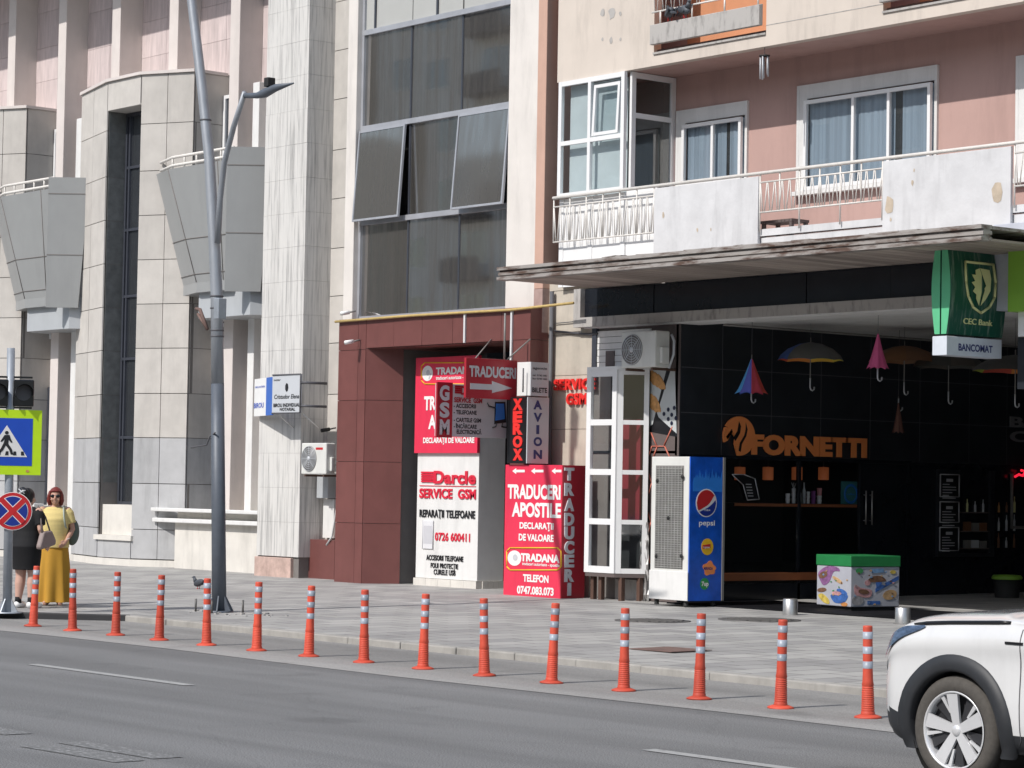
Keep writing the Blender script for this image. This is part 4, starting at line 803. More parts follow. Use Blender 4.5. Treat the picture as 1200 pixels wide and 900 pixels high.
def DT(mb, t, xL, xR, yb, yt, d=.012, m=0, bold=.03, Yp=None, **k):
    Yp = Yp or YD-.003; a, c = P(xL, yb, Y=Yp), P(xR, yb, Y=Yp); h = P(xL, yt, Y=Yp).z-a.z; mb.text(t, (a.x, Yp, a.z), UX, UZ, c.x-a.x, h, d, m, bold, **k)
b = MB(); DT(b, 'Darcle', 509, 558, 566, 552, .02, 0, .035, spacing=1.06)
for k in range(5): a = P(494, 565-2.6*k, Y=YD-.006); c = P(509, 565-2.6*k, Y=YD-.006); b.box(a.x, c.x, YD-.02, YD-.003, a.z, a.z+.03)
a, c = P(492, 569.5, Y=YD), P(558, 570, Y=YD); b.box(a.x, c.x, YD-.01, YD-.003, a.z, a.z+.012)
DT(b, 'SERVICE  GSM', 492, 558, 583, 572.5, .016, 0, .03, spacing=1.05); DT(b, '0726 600411', 510, 551, 633, 624, .01, 0, .025, spacing=1.05); b.build('red_lettering', M['letter_red'], pil)
b = MB(); DT(b, 'REPARA\u0162II TELEFOANE', 492, 557, 605.5, 597, .012, 0, .025, spacing=1.08); DT(b, 'ACCESORII TELEFOANE', 500, 543, 656, 650, .01, 0, .02, spacing=1.1); DT(b, 'FOLII PROTEC\u0162IE', 505, 537, 665, 659.5, .01, 0, .02, spacing=1.1); DT(b, 'CURELE USB', 508.5, 534, 673, 667, .01, 0, .02, spacing=1.1); b.build('black_lettering', M['letter_black'], pil)
a, c = P(495.5, 643, Y=YD-.01), P(508, 610, Y=YD-.01)
b = MB(); b.box(a.x, c.x, YD-.02, YD-.003, a.z, c.z); po = b.build('phone_picture', flat('phone_white', (.7, .7, .72), .3), pil, bevel=.012)
b = MB(); b.box(a.x+.02, c.x-.02, YD-.022, YD-.0205, a.z+.09, c.z-.09); b.tube([(a.x, YD-.021, a.z), (a.x, YD-.021, c.z)], .006, 4); b.tube([(c.x, YD-.021, a.z), (c.x, YD-.021, c.z)], .006, 4); b.build('phone_screen', M['letter_grey'], po)
# red sheet on the pillar
t = thing('red_signboard', 'upper red TRADANA signboard fixed over the white pillar', 'sign', (d0, YD-.05, dz1))
zr0 = P(525, 531, Y=YD).z; b = MB(); b.box(d0-.02, d1+.02, YD-.06, YD-.004, zr0, dz1+.04); b.build('board', M['sign_red'], t)
Yt = YD-.062
def ring(mb, x0, x1, y0, y1, Yp, r=.012):
    q = [P(x, y, Y=Yp) for x, y in ((x0+4, y0), (x1-4, y0), (x1, y0+4), (x1, y1-4), (x1-4, y1), (x0+4, y1), (x0, y1-4), (x0, y0+4))]
    for k in range(8): mb.tube([q[k], q[(k+1) % 8]], r, 4)
b = MB(); ring(b, 494, 559, 425, 450, Yt); b.build('yellow_border', M['yellow'], t)
b = MB(); DT(b, 'TRADANA', 511, 556, 439, 431, .004, 0, .04, Yt); DT(b, 'traduceri autorizate - apostile', 511, 556, 445, 441, .004, 0, .02, Yt); DT(b, 'TRADUCERI', 497, 555, 480, 465, .004, 0, .04, Yt); DT(b, 'APOSTILE', 502, 554, 502, 487, .004, 0, .04, Yt); DT(b, 'DECLARA\u0162II DE VALOARE', 496, 556, 519, 513, .004, 0, .04, Yt)
c = P(501, 437.5, Y=Yt); b.prism([(c.x+.15*math.cos(2*PI*k/20), Yt, c.z+.13*math.sin(2*PI*k/20)) for k in range(20)], (0, -.003, 0)); b.build('lettering', M['letter_white'], t)
b = MB(); b.prism([(c.x+.02+.05*math.cos(2*PI*k/12), Yt-.004, c.z+.01+.05*math.sin(2*PI*k/12)) for k in range(12)], (0, -.002, 0)); b.obox((c.x+.03, Yt-.006, c.z-.1), (.03, 0, 0), (.05, 0, .1), (0, .002, 0)); b.build('globe', M['letter_grey'], t)
# box signs: side towards the passage has its shade put into the colour
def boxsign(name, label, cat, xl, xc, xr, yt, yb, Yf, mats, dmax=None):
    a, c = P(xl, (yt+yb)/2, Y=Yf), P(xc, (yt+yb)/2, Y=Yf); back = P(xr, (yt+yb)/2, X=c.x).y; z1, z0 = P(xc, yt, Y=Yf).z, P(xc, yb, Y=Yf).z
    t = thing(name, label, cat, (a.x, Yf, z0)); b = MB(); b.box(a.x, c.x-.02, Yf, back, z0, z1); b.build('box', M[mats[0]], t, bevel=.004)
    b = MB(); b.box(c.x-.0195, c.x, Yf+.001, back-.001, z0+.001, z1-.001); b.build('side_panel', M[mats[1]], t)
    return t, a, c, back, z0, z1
def ST(mb, t, X, xL, xR, yb, yt, d=.004, m=0, bold=.03, al='L', **k):
    """lettering on a face that looks along +X"""
    a, c = P(xL, yb, X=X), P(xR, yb, X=X); h = P(xL, yt, X=X).z-a.z; mb.text(t, (X, a.y, a.z), UY, UZ, c.y-a.y, h, d, m, bold, **k)
def stack(mb, s, X, xm, wpx, ys, hp, d=.004, bold=.05, face='X', Yp=None):
    for ch, y in zip(s, ys):
        w_ = wpx*(.35 if ch == 'I' else 1)
        if face == 'X': ST(mb, ch, X, xm-w_/2, xm+w_/2, y, y-hp, d, 0, bold)
        else: DT(mb, ch, xm-w_/2, xm+w_/2, y, y-hp, d, 0, bold, Yp)
YR2 = 25.25
t, a, c, back, z0, z1 = boxsign('red_sign_box', 'large red TRADUCERI APOSTILE sign box standing on the pavement', 'sign', 591, 658.5, 686, 545, 702, YR2, ('sign_red', 'sign_red_shade'))
Yt = YR2-.001; b = MB()
for k, x in enumerate((605, 627, 651)):
    q = [P(x+dx, y, Y=Yt) for dx, y in ((-4.5, 552), (0, 548.5), (0, 550.5), (10 if k < 2 else 7, 550.5), (10 if k < 2 else 7, 553.5), (0, 553.5), (0, 555.5))]; b.prism(q, (0, -.003, 0))
DT(b, 'TRADUCERI', 595, 664 if False else 657, 583.5, 568, .004, 0, .04, Yt); DT(b, 'APOSTILE', 600, 657.5, 604.5, 589, .004, 0, .04, Yt); DT(b, 'DECLARA\u0162II', 609, 649, 619, 612, .004, 0, .04, Yt); DT(b, 'DE VALOARE', 608, 649, 633, 625.5, .004, 0, .04, Yt)
DT(b, 'TRADANA', 610.5, 656, 657, 648.5, .004, 0, .05, Yt); DT(b, 'traduceri autorizate - apostile', 612, 656, 662, 658.5, .004, 0, .02, Yt); DT(b, 'TELEFON', 613, 643, 681, 673, .004, 0, .04, Yt); DT(b, '0747.083.073', 606, 649, 695, 686.5, .004, 0, .04, Yt)
q = P(603, 654, Y=Yt); b.prism([(q.x+.17*math.cos(2*PI*k/20), Yt, q.z+.12*math.sin(2*PI*k/20)) for k in range(20)], (0, -.003, 0)); b.build('lettering', M['letter_white'], t)
b = MB(); ring(b, 594, 657.5, 642, 668, Yt, .013); b.build('yellow_border', M['yellow'], t)
b = MB(); b.prism([(q.x+.02+.06*math.cos(2*PI*k/12), Yt-.004, q.z+.01+.05*math.sin(2*PI*k/12)) for k in range(12)], (0, -.002, 0)); b.build('globe', M['letter_grey'], t)
b = MB(); stack(b, 'TRADUCERI', c.x, 666.5, 11, [562, 580, 598, 615, 631, 648, 664, 681, 697], 13.5, .02); b.build('side_lettering', M['letter_grey'], t)
t, a, c, back, z0, z1 = boxsign('copy_sign_box', 'black and white box sign reading XEROX and AVION, lower of two', 'sign', 594.5, 618, 643, 465, 543, 25.2, ('signblack', 'grey_and_shade'))
b = MB(); stack(b, 'XEROX', 0, 607, 11, [480, 494.5, 508.5, 523.5, 538.5], 12, .012, .06, 'Y', 25.199); b.build('red_lettering', M['neonred'], t)
b = MB(); stack(b, 'AVION', c.x, 630, 10, [479, 493.5, 508, 522, 537], 9.5, .004); b.build('navy_lettering', M['letter_navy'], t)
t, a, c, back, z0, z1 = boxsign('ticket_sign_box', 'small white box sign reading BILETE above the XEROX sign', 'sign', 606, 622, 643, 424, 463.5, 25.2, ('white', 'grey_and_shade'))
b = MB(); ST(b, 'BILETE', c.x, 623.5, 641, 459.5, 454, .004); ST(b, 'agentie', c.x, 624.5, 641, 432.5, 429.5, .004, 0, .01); ST(b, 'tel. 0745 083', c.x, 624, 641, 440.5, 438.5, .004, 0, .01); ST(b, 'fax 0745 083', c.x, 624, 641, 444.5, 442.5, .004, 0, .01); b.build('lettering', M['letter_black'], t)
b = MB(); x = P(612, 440, Y=25.1).x; b.tube([(x, 25.12, z0+.05), (x, 25.12, z1-.1)], .012, 6); b.build('rod', M['cable'], t)
# projecting arrow board and phone board, shade put into their colours
def projecting(name, label, xl, xr, yt, yb, Yl, mt, thick=.05):
    a = P(xl, (yt+yb)/2, Y=Yl); X = a.x; y1_ = P(xr, (yt+yb)/2, X=X).y; z1, z0 = P(xl, yt, X=X).z, P(xl, yb, X=X).z
    t = thing(name, label, 'sign', (X, Yl, z0)); b = MB(); b.box(X-thick, X, Yl, y1_, z0, z1); b.build('board', M[mt], t, bevel=.004); return t, X, Yl, y1_, z0, z1
t, X, ya, yb_, z0, z1 = projecting('arrow_sign', 'red TRADUCERI arrow board darkened for shade, hanging out over the entrance', 546, 606, 419, 466, 24.3, 'sign_red_shade')
b = MB(); ST(b, 'TRADUCERI', X, 549.5, 604.5, 440.5, 428.5, .006, 0, .04)
q = [P(x, y, X=X+.001) for x, y in ((551, 449), (576.5, 450.5), (576.5, 446.5), (600, 455), (576.5, 460.5), (576.5, 457), (551, 456))]; b.prism(q, (.004, 0, 0)); b.build('lettering', M['letter_grey'], t)
b = MB(); b.tube([(X-.02, ya+.2, z1), (X-1.0, 25.6, zP0+.05)], .012, 6); b.tube([(X-.02, yb_-.25, z1), (X-.02, yb_-.25, zP1-.1)], .016, 6); b.tube([(X-.02, yb_-.2, z1), (X+.1, 25.5, zP0)], .012, 6); b.build('bracket', M['acgrill'], t)
t, X, ya, yb_, z0, z1 = projecting('phone_shop_sign', 'white board greyed for shade with red GSM strip and black phone service list', 512, 594, 449, 511, 24.15, 'grey_and_shade')
ys = P(530, 480, X=X).y; b = MB(); b.box(X-.03, X+.004, ya-.002, ys, z0-.02, z1+.02); b.build('red_strip', M['sign_red_shade'], t)
b = MB(); stack(b, 'GSM', X+.005, 520.5, 11.5, [468, 488, 508], 16, .008); b.build('strip_lettering', M['letter_grey'], t)
b = MB()
for s, y, w_ in (('- ACCESORII', 477.5, 26), ('- TELEFOANE', 485, 27), ('- CARTELE GSM', 494, 32), ('- \u00ceNC\u0102RCARE', 501.5, 27), ('  ELECTRONIC\u0102', 508, 29)): ST(b, s.strip(), X, 531.5+(3.5 if s[0] == ' ' else 0), 531.5+w_+(3.5 if s[0] == ' ' else 0), y, y-4.6, .004)
b.build('lettering', M['letter_black'], t)
b = MB(); ST(b, 'SERVICE  GSM', X, 532, 565, 471, 465.5, .004, 0, .04); ST(b, 'Darcle', X, 540, 562, 462, 452.5, .004, 0, .04)
for k in range(4): a, c = P(533, 461-2.4*k, X=X), P(540, 461-2.4*k, X=X); b.box(X, X+.004, a.y, c.y, a.z, a.z+.03)
b.build('red_lettering', M['sign_red_shade'], t)
q = [P(x, y, X=X+.002) for x, y in ((580, 471), (592, 471), (593, 495), (579, 497))]; b = MB(); b.prism(q, (.006, 0, 0)); b.tube([P(x, y, X=X+.006) for x, y in ((580, 478), (573, 476), (571, 472))], .012, 5)
for x0 in (582, 589): b.tube([P(x, y, X=X+.006) for x, y in ((x0, 496), (x0-1, 500), (x0-5 if x0 < 585 else x0+5, 501))], .012, 5)
po = b.build('phone_picture', M['letter_black'], t)
b = MB(); b.prism([P(x, y, X=X+.009) for x, y in ((581.5, 473), (590.5, 473), (591.5, 491), (580.5, 493))], (.002, 0, 0)); b.build('phone_screen', M['plight'], po)
b = MB(); b.tube([(X-.03, yb_-.1, z1-.05), (X-.03, 25.56, z1-.05)], .015, 6); b.tube([(X-.03, yb_-.1, z0+.05), (X-.03, 25.56, z0+.05)], .015, 6); b.build('bracket', M['cable'], t)
# red letters on the beige wall
t = thing('phone_service_letters', 'bright red SERVICE GSM letters on the beige wall above the red box', 'sign', P(670, 465, Y=YBW))
b = MB(); DT(b, 'SERVICE', 650.5, 699, 457, 445, .035, 0, .035, YBW-.045, spacing=1.05); DT(b, 'GSM', 665, 689, 474, 461.5, .035, 0, .035, YBW-.045, spacing=1.05); b.build('lettering', M['neonred'], t)
# notary board in front of the tower
YN2 = 25.3
a = P(319, 465, Y=YN2); c = P(352, 462, Y=YN2); z1, z0 = P(335, 439, Y=YN2).z, P(335, 484, Y=YN2).z; dl = V3((-1, .34, 0)).normalized(); e2 = hit(298, 465, (a.x, YN2), dl)
t = thing('notary_sign', 'folded grey, blue and white notary board bracketed to the stone tower', 'sign', a)
b = MB(); b.box(a.x, c.x, YN2, YN2+.03, z0, z1); b.build('board', M['grey_and_shade'], t)
b = MB(); b.tube([(a.x+.005, YN2-.004, z0), (c.x, YN2-.004, z0), (c.x, YN2-.004, z1), (a.x+.005, YN2-.004, z1)], .014, 5); b.build('frame', M['cable'], t)
L = V3((e2.x-a.x, e2.y-YN2, 0)); nl = V3((-L.y, L.x, 0)).normalized(); nl = nl if nl.y < 0 else -nl
b = MB(); b.obox(V3((a.x, YN2, z0-.03)), L*.34, (0, 0, z1-z0), nl*-.03); b.build('blue_panel', flat('sign_blue_print', (.02, .12, .50), .4), t)
b = MB(); b.obox(V3((a.x, YN2, z0-.03))+L*.342, L*.658, (0, 0, z1-z0), nl*-.03); b.build('white_panel', M['whiteclean'], t)
b = MB(); b.text('BIROU', V3((e2.x, e2.y, z0+.12))+nl*.001, -L.normalized(), UZ, L.length*.55, .09, .003, 0, .02); b.text('BIROU NOTARIAL', V3((e2.x, e2.y, z1-.2))-L*.06+nl*.001, -L.normalized(), UZ, L.length*.55, .035, .003, 0, .01); b.build('blue_lettering', M['blue'], t)
b = MB(); DT(b, 'Cristudor Elena', 321.5, 350.5, 467.5, 462.5, .004, 0, .01, YN2-.001, shear=.2); DT(b, 'BIROU INDIVIDUAL', 320.5, 351.5, 477, 473, .004, 0, .03, YN2-.001); DT(b, 'NOTARIAL', 328, 346, 481.5, 478, .004, 0, .03, YN2-.001); DT(b, 'notar', 321, 329, 446.5, 444, .004, 0, .01, YN2-.001)
q = P(336, 454, Y=YN2-.003); b.prism([(q.x+.05*math.cos(2*PI*k/7), q.y, q.z+.08*math.sin(2*PI*k/7)) for k in range(7)], (0, -.002, 0)); b.build('lettering', M['letter_black'], t)
b = MB(); [b.tube([(c.x+.0, YN2+.02, z), (c.x+.14, YN2+.03, z), (c.x+.14, 25.76, z)], .025, 6) for z in (z0+.12, z1-.15)]; b.build('bracket', M['cable'], t)
b = MB(); [b.tube([(x, YN2+.1, z0-.02), (x, 25.74, z0-.25)], .012, 5) for x in (a.x+.05, c.x-.05)]; b.build('stay', M['white'], t)
# bank sign projecting beside the passage
YS0 = 24.6; XC = P(1112, 340, Y=YS0).x; YS1 = P(1177, 340, X=XC).y; sz1, sz0 = P(1112, 287, X=XC).z, P(1112, 391, X=XC).z
cs = thing('bank_sign', 'projecting dark green CEC Bank sign with a gold oak leaf shield', 'sign', (XC, YS0, sz0))
def bulge(z): return .10+.06*math.sin(PI*(z-sz0)/(sz1-sz0))
nz_ = 14; b = MB(); xm = XC-.13
for sgn in (1,):
    rings = [[(xm+.012, YS0+.02, z), (xm+bulge(z)-.012, YS0+.0, z), (xm+bulge(z), YS0+.03, z), (xm+bulge(z), YS1, z), (xm+.012, YS1, z)] for z in [sz0+(sz1-sz0)*k/nz_ for k in range(nz_+1)]]; b.loft(rings, 0, False)
    rings = [[(2*xm-p[0], p[1], p[2]) for p in r] for r in rings]; b.loft(rings, 0, False)
b.build('sign_shell', M['cecgreen'], cs)
b = MB(); rings = [[(xm+.013, YS0-.006, z), (xm+bulge(z)-.004, YS0-.006, z), (xm+bulge(z)-.004, YS0-.001, z), (xm+.013, YS0-.001, z)] for z in [sz0+(sz1-sz0)*k/nz_ for k in range(nz_+1)]]; b.loft(rings, 0, False); b.loft([[(2*xm-p[0], p[1], p[2]) for p in r] for r in rings], 0, False); b.build('bright_edge', M['cecside'], cs)
b = MB(); b.box(xm-.011, xm+.011, YS0+.02, YS1-.01, sz0+.01, sz1-.01); b.build('seam', M['acgrill'], cs)
def CP(fy, fz, d): z = sz0+(sz1-sz0)*fz; return V3((xm+bulge(z)+d, YS0+(YS1-YS0)*fy, z))
def fan(mb, pts, d, t=.006): mb.prism([CP(*p, d) for p in pts], (t, 0, 0))
def curvefill(mb, pts, d):                                      # raised strip outline following the curved face
    for k in range(len(pts)): mb.tube([CP(*pts[k], d), CP(*pts[(k+1) % len(pts)], d)], .018, 5)
sh = [(.27, .83), (.78, .83), (.80, .62), (.78, .45), (.70, .34), (.55, .26), (.40, .32), (.30, .44), (.26, .6)]
b = MB(); curvefill(b, sh, .012); b.build('shield_outline', M['gold'], cs)
b = MB()
leafL = [(.50, .34), (.44, .42), (.47, .45), (.38, .50), (.44, .53), (.36, .60), (.43, .62), (.37, .69), (.44, .69), (.44, .745), (.52, .77), (.55, .70), (.54, .50)]
leafR = [(.53, .34), (.62, .42), (.66, .47), (.62, .50), (.70, .56), (.64, .58), (.70, .64), (.66, .66), (.70, .75), (.52, .772), (.56, .70), (.58, .55)]
def patch(mb, pts, d):
    c0 = V3((sum(p[0] for p in pts)/len(pts), sum(p[1] for p in pts)/len(pts), 0))
    for k in range(len(pts)): q = pts[(k+1) % len(pts)]; mb.face([CP(c0.x, c0.y, d), CP(*pts[k], d), CP(*q, d)])
patch(b, leafL, .014); b.build('oak_leaf', M['gold'], cs, recalc=False)
b = MB(); patch(b, [(.53, .34), (.62, .42), (.70, .52), (.72, .66), (.70, .76), (.53, .77), (.57, .70), (.66, .66), (.60, .62), (.66, .56), (.59, .54), (.62, .47), (.56, .44)], .013); b.build('leaf_shadow_half', M['gold'], cs, recalc=False)
b = MB(); 
o = CP(.26, .125, .004); b.text('CEC Bank', o, UY, UZ, (YS1-YS0)*.52, .075, .012, 0, .005); b.build('lettering', M['gold'], cs)
bz1, bz0 = P(1112, 393.5, X=XC).z, P(1112, 416, X=XC).z
t = thing('cash_machine_sign', 'white BANCOMAT box sign hung under the green bank sign', 'sign', (XC, YS0, bz0))
b = MB(); b.box(xm-.12, xm+.12, YS0-.02, YS1-.03, bz0, bz1); b.build('box', mat('bluish_white_face', (.62, .66, .72), .4), t, bevel=.005)
b = MB(); ST(b, 'BANCOMAT', xm+.121, 1123, 1163, 410.5, 402.5, .003); b.build('lettering', M['letter_navy'], t)
b = MB(); b.box(xm-.03, xm+.03, YS0+.3, YS0+.4, bz1, sz0); b.box(xm-.03, xm+.03, YS1-.4, YS1-.3, bz1, sz0); b.build('hanger', M['cable'], t)
b = MB(); b.box(xm-.05, xm+.05, YS1, 25.76, sz0+.2, sz0+.3); b.box(xm-.05, xm+.05, YS1, 25.76, sz1-.3, sz1-.2); b.build('bracket', M['cable'], cs)
bf = thing('bank_fascia', 'pale grey bank fascia with a light green panel at the right edge', 'fascia', (-20, 24.8, 4))
fxL = P(1164, 300, Y=25.5).x; fz1, fz0 = P(1180, 262, Y=25.5).z, P(1190, 395, Y=25.5).z
b = MB(); b.box(fxL, XE, 25.5, 25.76, fz0+.35, fz1); b.build('fascia_box', mat('pale_blue_grey_panel', (.50, .52, .58), .5), bf, bevel=.006)
gx = P(1181, 330, Y=25.3).x; b = MB(); b.box(gx, XE, 25.3, 25.49, P(1190, 365, Y=25.3).z, P(1190, 289, Y=25.3).z); b.build('green_panel', M['limegreen'], bf, bevel=.006)
b = MB(); b.box(gx+.05, XE, 25.45, 25.7, fz0, fz0+.345); b.build('window_band', M['pvc'], bf)
b = MB(); b.box(gx+.18, XE, 25.44, 25.449, fz0+.08, fz0+.27); b.build('band_glass', M['glass'], bf)
b = MB(); b.box(fxL+.4, XE, 25.52, 25.7, 3.2, fz0-.003); b.build('dark_band', M['black'], bf)
# ================================================================== FRIDGE, FREEZER, BINS
def rotbasis(deg): a = math.radians(deg); return V3((math.cos(a), math.sin(a), 0)), V3((-math.sin(a), math.cos(a), 0))
m0 = P(806, 711, Z=.24); m0 = V3((m0.x, 25.15, .24)); m0.x = P(806, 640, Y=m0.y).x
ux, uy = rotbasis(-3)
L_ = hit(761, 640, m0, ux); R_ = hit(848, 640, m0, uy); wF = (L_-m0).xy.length; dF = (R_-m0).xy.length; ztF = P(806, 535, X=m0.x).z; zbF = .24
t = thing('drinks_fridge', 'blue soft drink fridge standing with its dusty back grille to the street', 'fridge', (m0.x, m0.y, .16))
o = V3((m0.x, m0.y, zbF)); H = ztF-zbF
b = MB(); b.obox(o-ux*wF+uy*.02, ux*(wF-.02), uy*(dF-.02), UZ*H); b.build('cabinet', M['acwhite'], t, bevel=.012)
b = MB(); b.obox(o-ux*.019+uy*.03, ux*.02, uy*(dF-.07), UZ*H); sp = b.build('side_panel', M['pblue'], t)
b = MB(); b.obox(o-ux*wF, ux*wF, uy*.019, UZ*.42); b.build('lower_cover', M['white'], t, bevel=.006)
b = MB(); z0 = zbF+.47; n = 44
for k in range(n): b.obox(o-ux*(wF-.12)-uy*.0+UZ*(.47+(H-.62)*k/n), ux*(wF-.27), uy*.018, UZ*.011)
for k in range(9): b.obox(o-ux*(wF-.13-(wF-.29)*k/8)-uy*.006+UZ*.46, ux*.007, uy*.006, UZ*(H-.6))
b.obox(o-ux*(wF-.1)+uy*.0195+UZ*.45, ux*(wF-.23), uy*.004, UZ*(H-.58), 1); b.build('condenser_grille', [M['grille'], M['acgrill']], t)
b = MB()
for fx_, fz_ in ((.2, .83), (.85, .86), (.5, .57), (.2, .3), (.85, .31)): p = o-ux*wF*(1-fx_)-uy*.012+UZ*H*fz_; b.ell(p, (.03, .02, .03), None, 8, 6)
b.build('spacer_knob', M['dark'], t)
b = MB(); b.obox(o-ux*.05+uy*(dF-.035), ux*.062, uy*.04, UZ*H); b.build('door_edge', M['acgrill'], t)
b = MB(); b.box(0, 0, 0, 0, 0, 0) if False else None
for fx_, fy_ in ((.12, .1), (.88, .1), (.12, .85), (.88, .85)): p = o-ux*wF*fx_+uy*dF*fy_; b.lathe([(.035, .16-zbF), (.035, -.0), (0, 0)], p, 10)
b.build('caster', M['dark'], t)
def F(fy, fz, d=.002): return o+ux*(.001+d)+uy*(.03+(dF-.07)*fy)+UZ*H*fz
def disc(mb, cy, cz, r, d, a0=0, a1=360, n=28, sy=1.0, off=0):
    c = F(cy, cz, d); mb.prism([c+uy*r*math.cos(math.radians(a0+(a1-a0)*k/n))*sy+UZ*r*math.sin(math.radians(a0+(a1-a0)*k/n)) for k in range(n)], ux*.002)
b = MB(); disc(b, .5, .68, .205, .002, sy=.97); b.build('emblem_white', M['letter_white'], sp)
c = F(.5, .68, .006); r = .188
def wave(s): return [(-1+2*k/12) for k in range(13)]
def pep(lo, hi):                                                # part of the disc between two tilted wavy lines
    top, bot = [], []
    for k in range(25):
        x = -1+2*k/24; e = math.sqrt(max(0, 1-x*x)); f1 = lambda q: max(-e, min(e, q)); top.append((x, f1(hi(x)))); bot.append((x, f1(lo(x))))
    return [c+uy*r*p[0]*.97+UZ*r*p[1] for p in top]+[c+uy*r*p[0]*.97+UZ*r*p[1] for p in bot[::-1]][1:-1]
b = MB(); b.prism(pep(lambda x: .45*x+.02-.25*math.sin(x*2.2)*0-.25+.55*max(0, x)**2*1.4, lambda x: 2), ux*.002); b.build('emblem_red', M['traf_red'] if 'traf_red' in M else M['trafred'], sp)
b = MB(); b.prism(pep(lambda x: -2, lambda x: .38*x-.42+.35*max(0, x)**2), ux*.002); b.build('emblem_blue', M['trafblue'], sp)
b = MB(); q = F(.28, .525, .002); b.text('pepsi', q, uy, UZ, .30, .075, .003, 0, .02); q = F(.38, .105, .007); b.text('7up', q, uy, UZ, .13, .06, .003, 0, .04); b.text('max', F(.42, .625, .009), uy, UZ, .12, .035, .002, 0, .0); b.build('lettering', M['letter_white'], sp)
b = MB()
for k in range(9):
    x0 = .08+.1*k; q = [F(x0, .83), F(x0+.03, .86+.05*((k*37) % 5)/5), F(x0+.06, .85), F(x0+.1, .88+.05*((k*53) % 7)/7), F(x0+.11, .83), F(x0+.1, .76), F(x0, .76)]; b.prism(q, ux*.001)
b.build('splash_print', M['plight'], sp)
b = MB(); disc(b, .55, .375, .12, .002, sy=.95); b.build('yellow_label', M['yellow'], sp)
b = MB(); b.obox(F(.40, .36, .005), uy*.15+UZ*.02, UZ*.055, ux*.002); b.build('red_label', M['trafred'], sp)
b = MB(); b.text('Lipton', F(.42, .366, .008), uy, UZ, .12, .03, .001, 0, .02); b.build('small_lettering', M['letter_white'], sp)
b = MB(); 
cc = F(.62, .225, .002); b.prism([cc+uy*.115*(1+.16*math.cos(5*k))*math.cos(2*PI*k/22)+UZ*.10*(1+.16*math.cos(5*k))*math.sin(2*PI*k/22) for k in range(22)], ux*.002); b.build('orange_label', M['orange'], sp)
b = MB(); b.text('MIRINDA', F(.45, .215, .005), uy, UZ, .17, .04, .002, 0, .03); b.build('navy_lettering', M['letter_navy'], sp)
b = MB(); disc(b, .48, .10+.018, .085, .002); b.build('green_label', M['greenp'], sp)
# ice cream freezer
ux, uy = rotbasis(-9)
m0 = V3((0, 26.55, .2)); m0.x = P(997, 690, Y=m0.y).x; L_ = hit(957, 690, m0, ux); R_ = hit(1054, 690, m0, uy); wF = (L_-m0).xy.length; dF = (R_-m0).xy.length
o = V3((m0.x, m0.y, .22)); H = P(997, 651, X=m0.x).z-.22
t = thing('ice_cream_freezer', 'white ice cream chest freezer with a green rim and printed treats', 'freezer', (m0.x, m0.y, .165))
b = MB(); b.obox(o-ux*wF, ux*wF, uy*dF, UZ*(H-.16)); bd = b.build('cabinet', mat('freezer_white_in_shade', (.42, .43, .48), .45, var=.08, scale=3), t, bevel=.012)  # white panels greyed in the colour to stand in for shade
b = MB(); b.obox(o-ux*(wF+.01)-uy*.01+UZ*(H-.159), ux*(wF+.02), uy*(dF+.02), UZ*.155); b.build('rim', mat('freezer_green_rim', (.02, .20, .06), .4, var=.15), t, bevel=.008)
b = MB(); b.obox(o-ux*(wF-.05)+uy*.05-UZ*.06, ux*(wF-.1), uy*(dF-.1), UZ*.058); b.build('plinth', M['dark'], t)
def G(fx_, fz_, d=.003): return o-ux*wF*(1-fx_)-uy*d+UZ*(H-.16)*fz_
def Gs(fy_, fz_, d=.003): return o+ux*d+uy*dF*fy_+UZ*(H-.16)*fz_
def smoothed(pts, n=5):
    out = []; L_ = len(pts)
    for i in range(L_):
        p0, p1, p2, p3 = pts[i-1], pts[i], pts[(i+1) % L_], pts[(i+2) % L_]
        for j in range(n):
            u = j/n; out.append(tuple(.5*(2*p1[a]+(p2[a]-p0[a])*u+(2*p0[a]-5*p1[a]+4*p2[a]-p3[a])*u*u+(3*p1[a]-p0[a]-3*p2[a]+p3[a])*u**3) for a in (0, 1)))
    return out
def blob(fn, pts, mt, nm, d=.003): b = MB(); pts = smoothed(pts) if len(pts) > 4 and len(pts) < 9 else pts; b.prism([fn(*p, d) for p in pts], (-uy if fn is G else ux)*.002); b.build(nm, M[mt], bd)
def ov(cx, cz, rx, rz, n=18, a=0): return [(cx+rx*math.cos(2*PI*k/n)*math.cos(a)-rz*math.sin(2*PI*k/n)*math.sin(a), cz+rx*math.cos(2*PI*k/n)*math.sin(a)+rz*math.sin(2*PI*k/n)*math.cos(a)) for k in range(n)]
blob(G, [(.05, .8), (.3, .98), (.6, .97), (.68, .88), (.5, .85), (.38, .6), (.22, .5), (.12, .6)], 'f_lilac', 'berry_print')
blob(G, ov(.2, .76, .13, .08, a=.4), 'f_brown', 'chocolate_print', .006); blob(G, ov(.62, .65, .17, .05, a=-.5), 'f_tan', 'wafer_print')
blob(G, ov(.16, .38, .14, .055, a=.15), 'f_brown', 'chocolate_print'); blob(G, [(.06, .22), (.2, .08), (.38, .04), (.36, .16), (.2, .28), (.1, .28)], 'f_yellow', 'banana_print')
blob(G, [(.44, .28), (.9, .3), (.86, .14), (.72, .08), (.52, .1)], 'f_blue', 'blue_cup_print'); blob(G, ov(.75, .36, .16, .07, a=-.3), 'f_blue', 'blue_lid_print'); blob(G, ov(.6, .32, .14, .05), 'f_pink', 'cream_print', .006); blob(G, ov(.82, .06, .1, .05), 'f_orange', 'fruit_print')
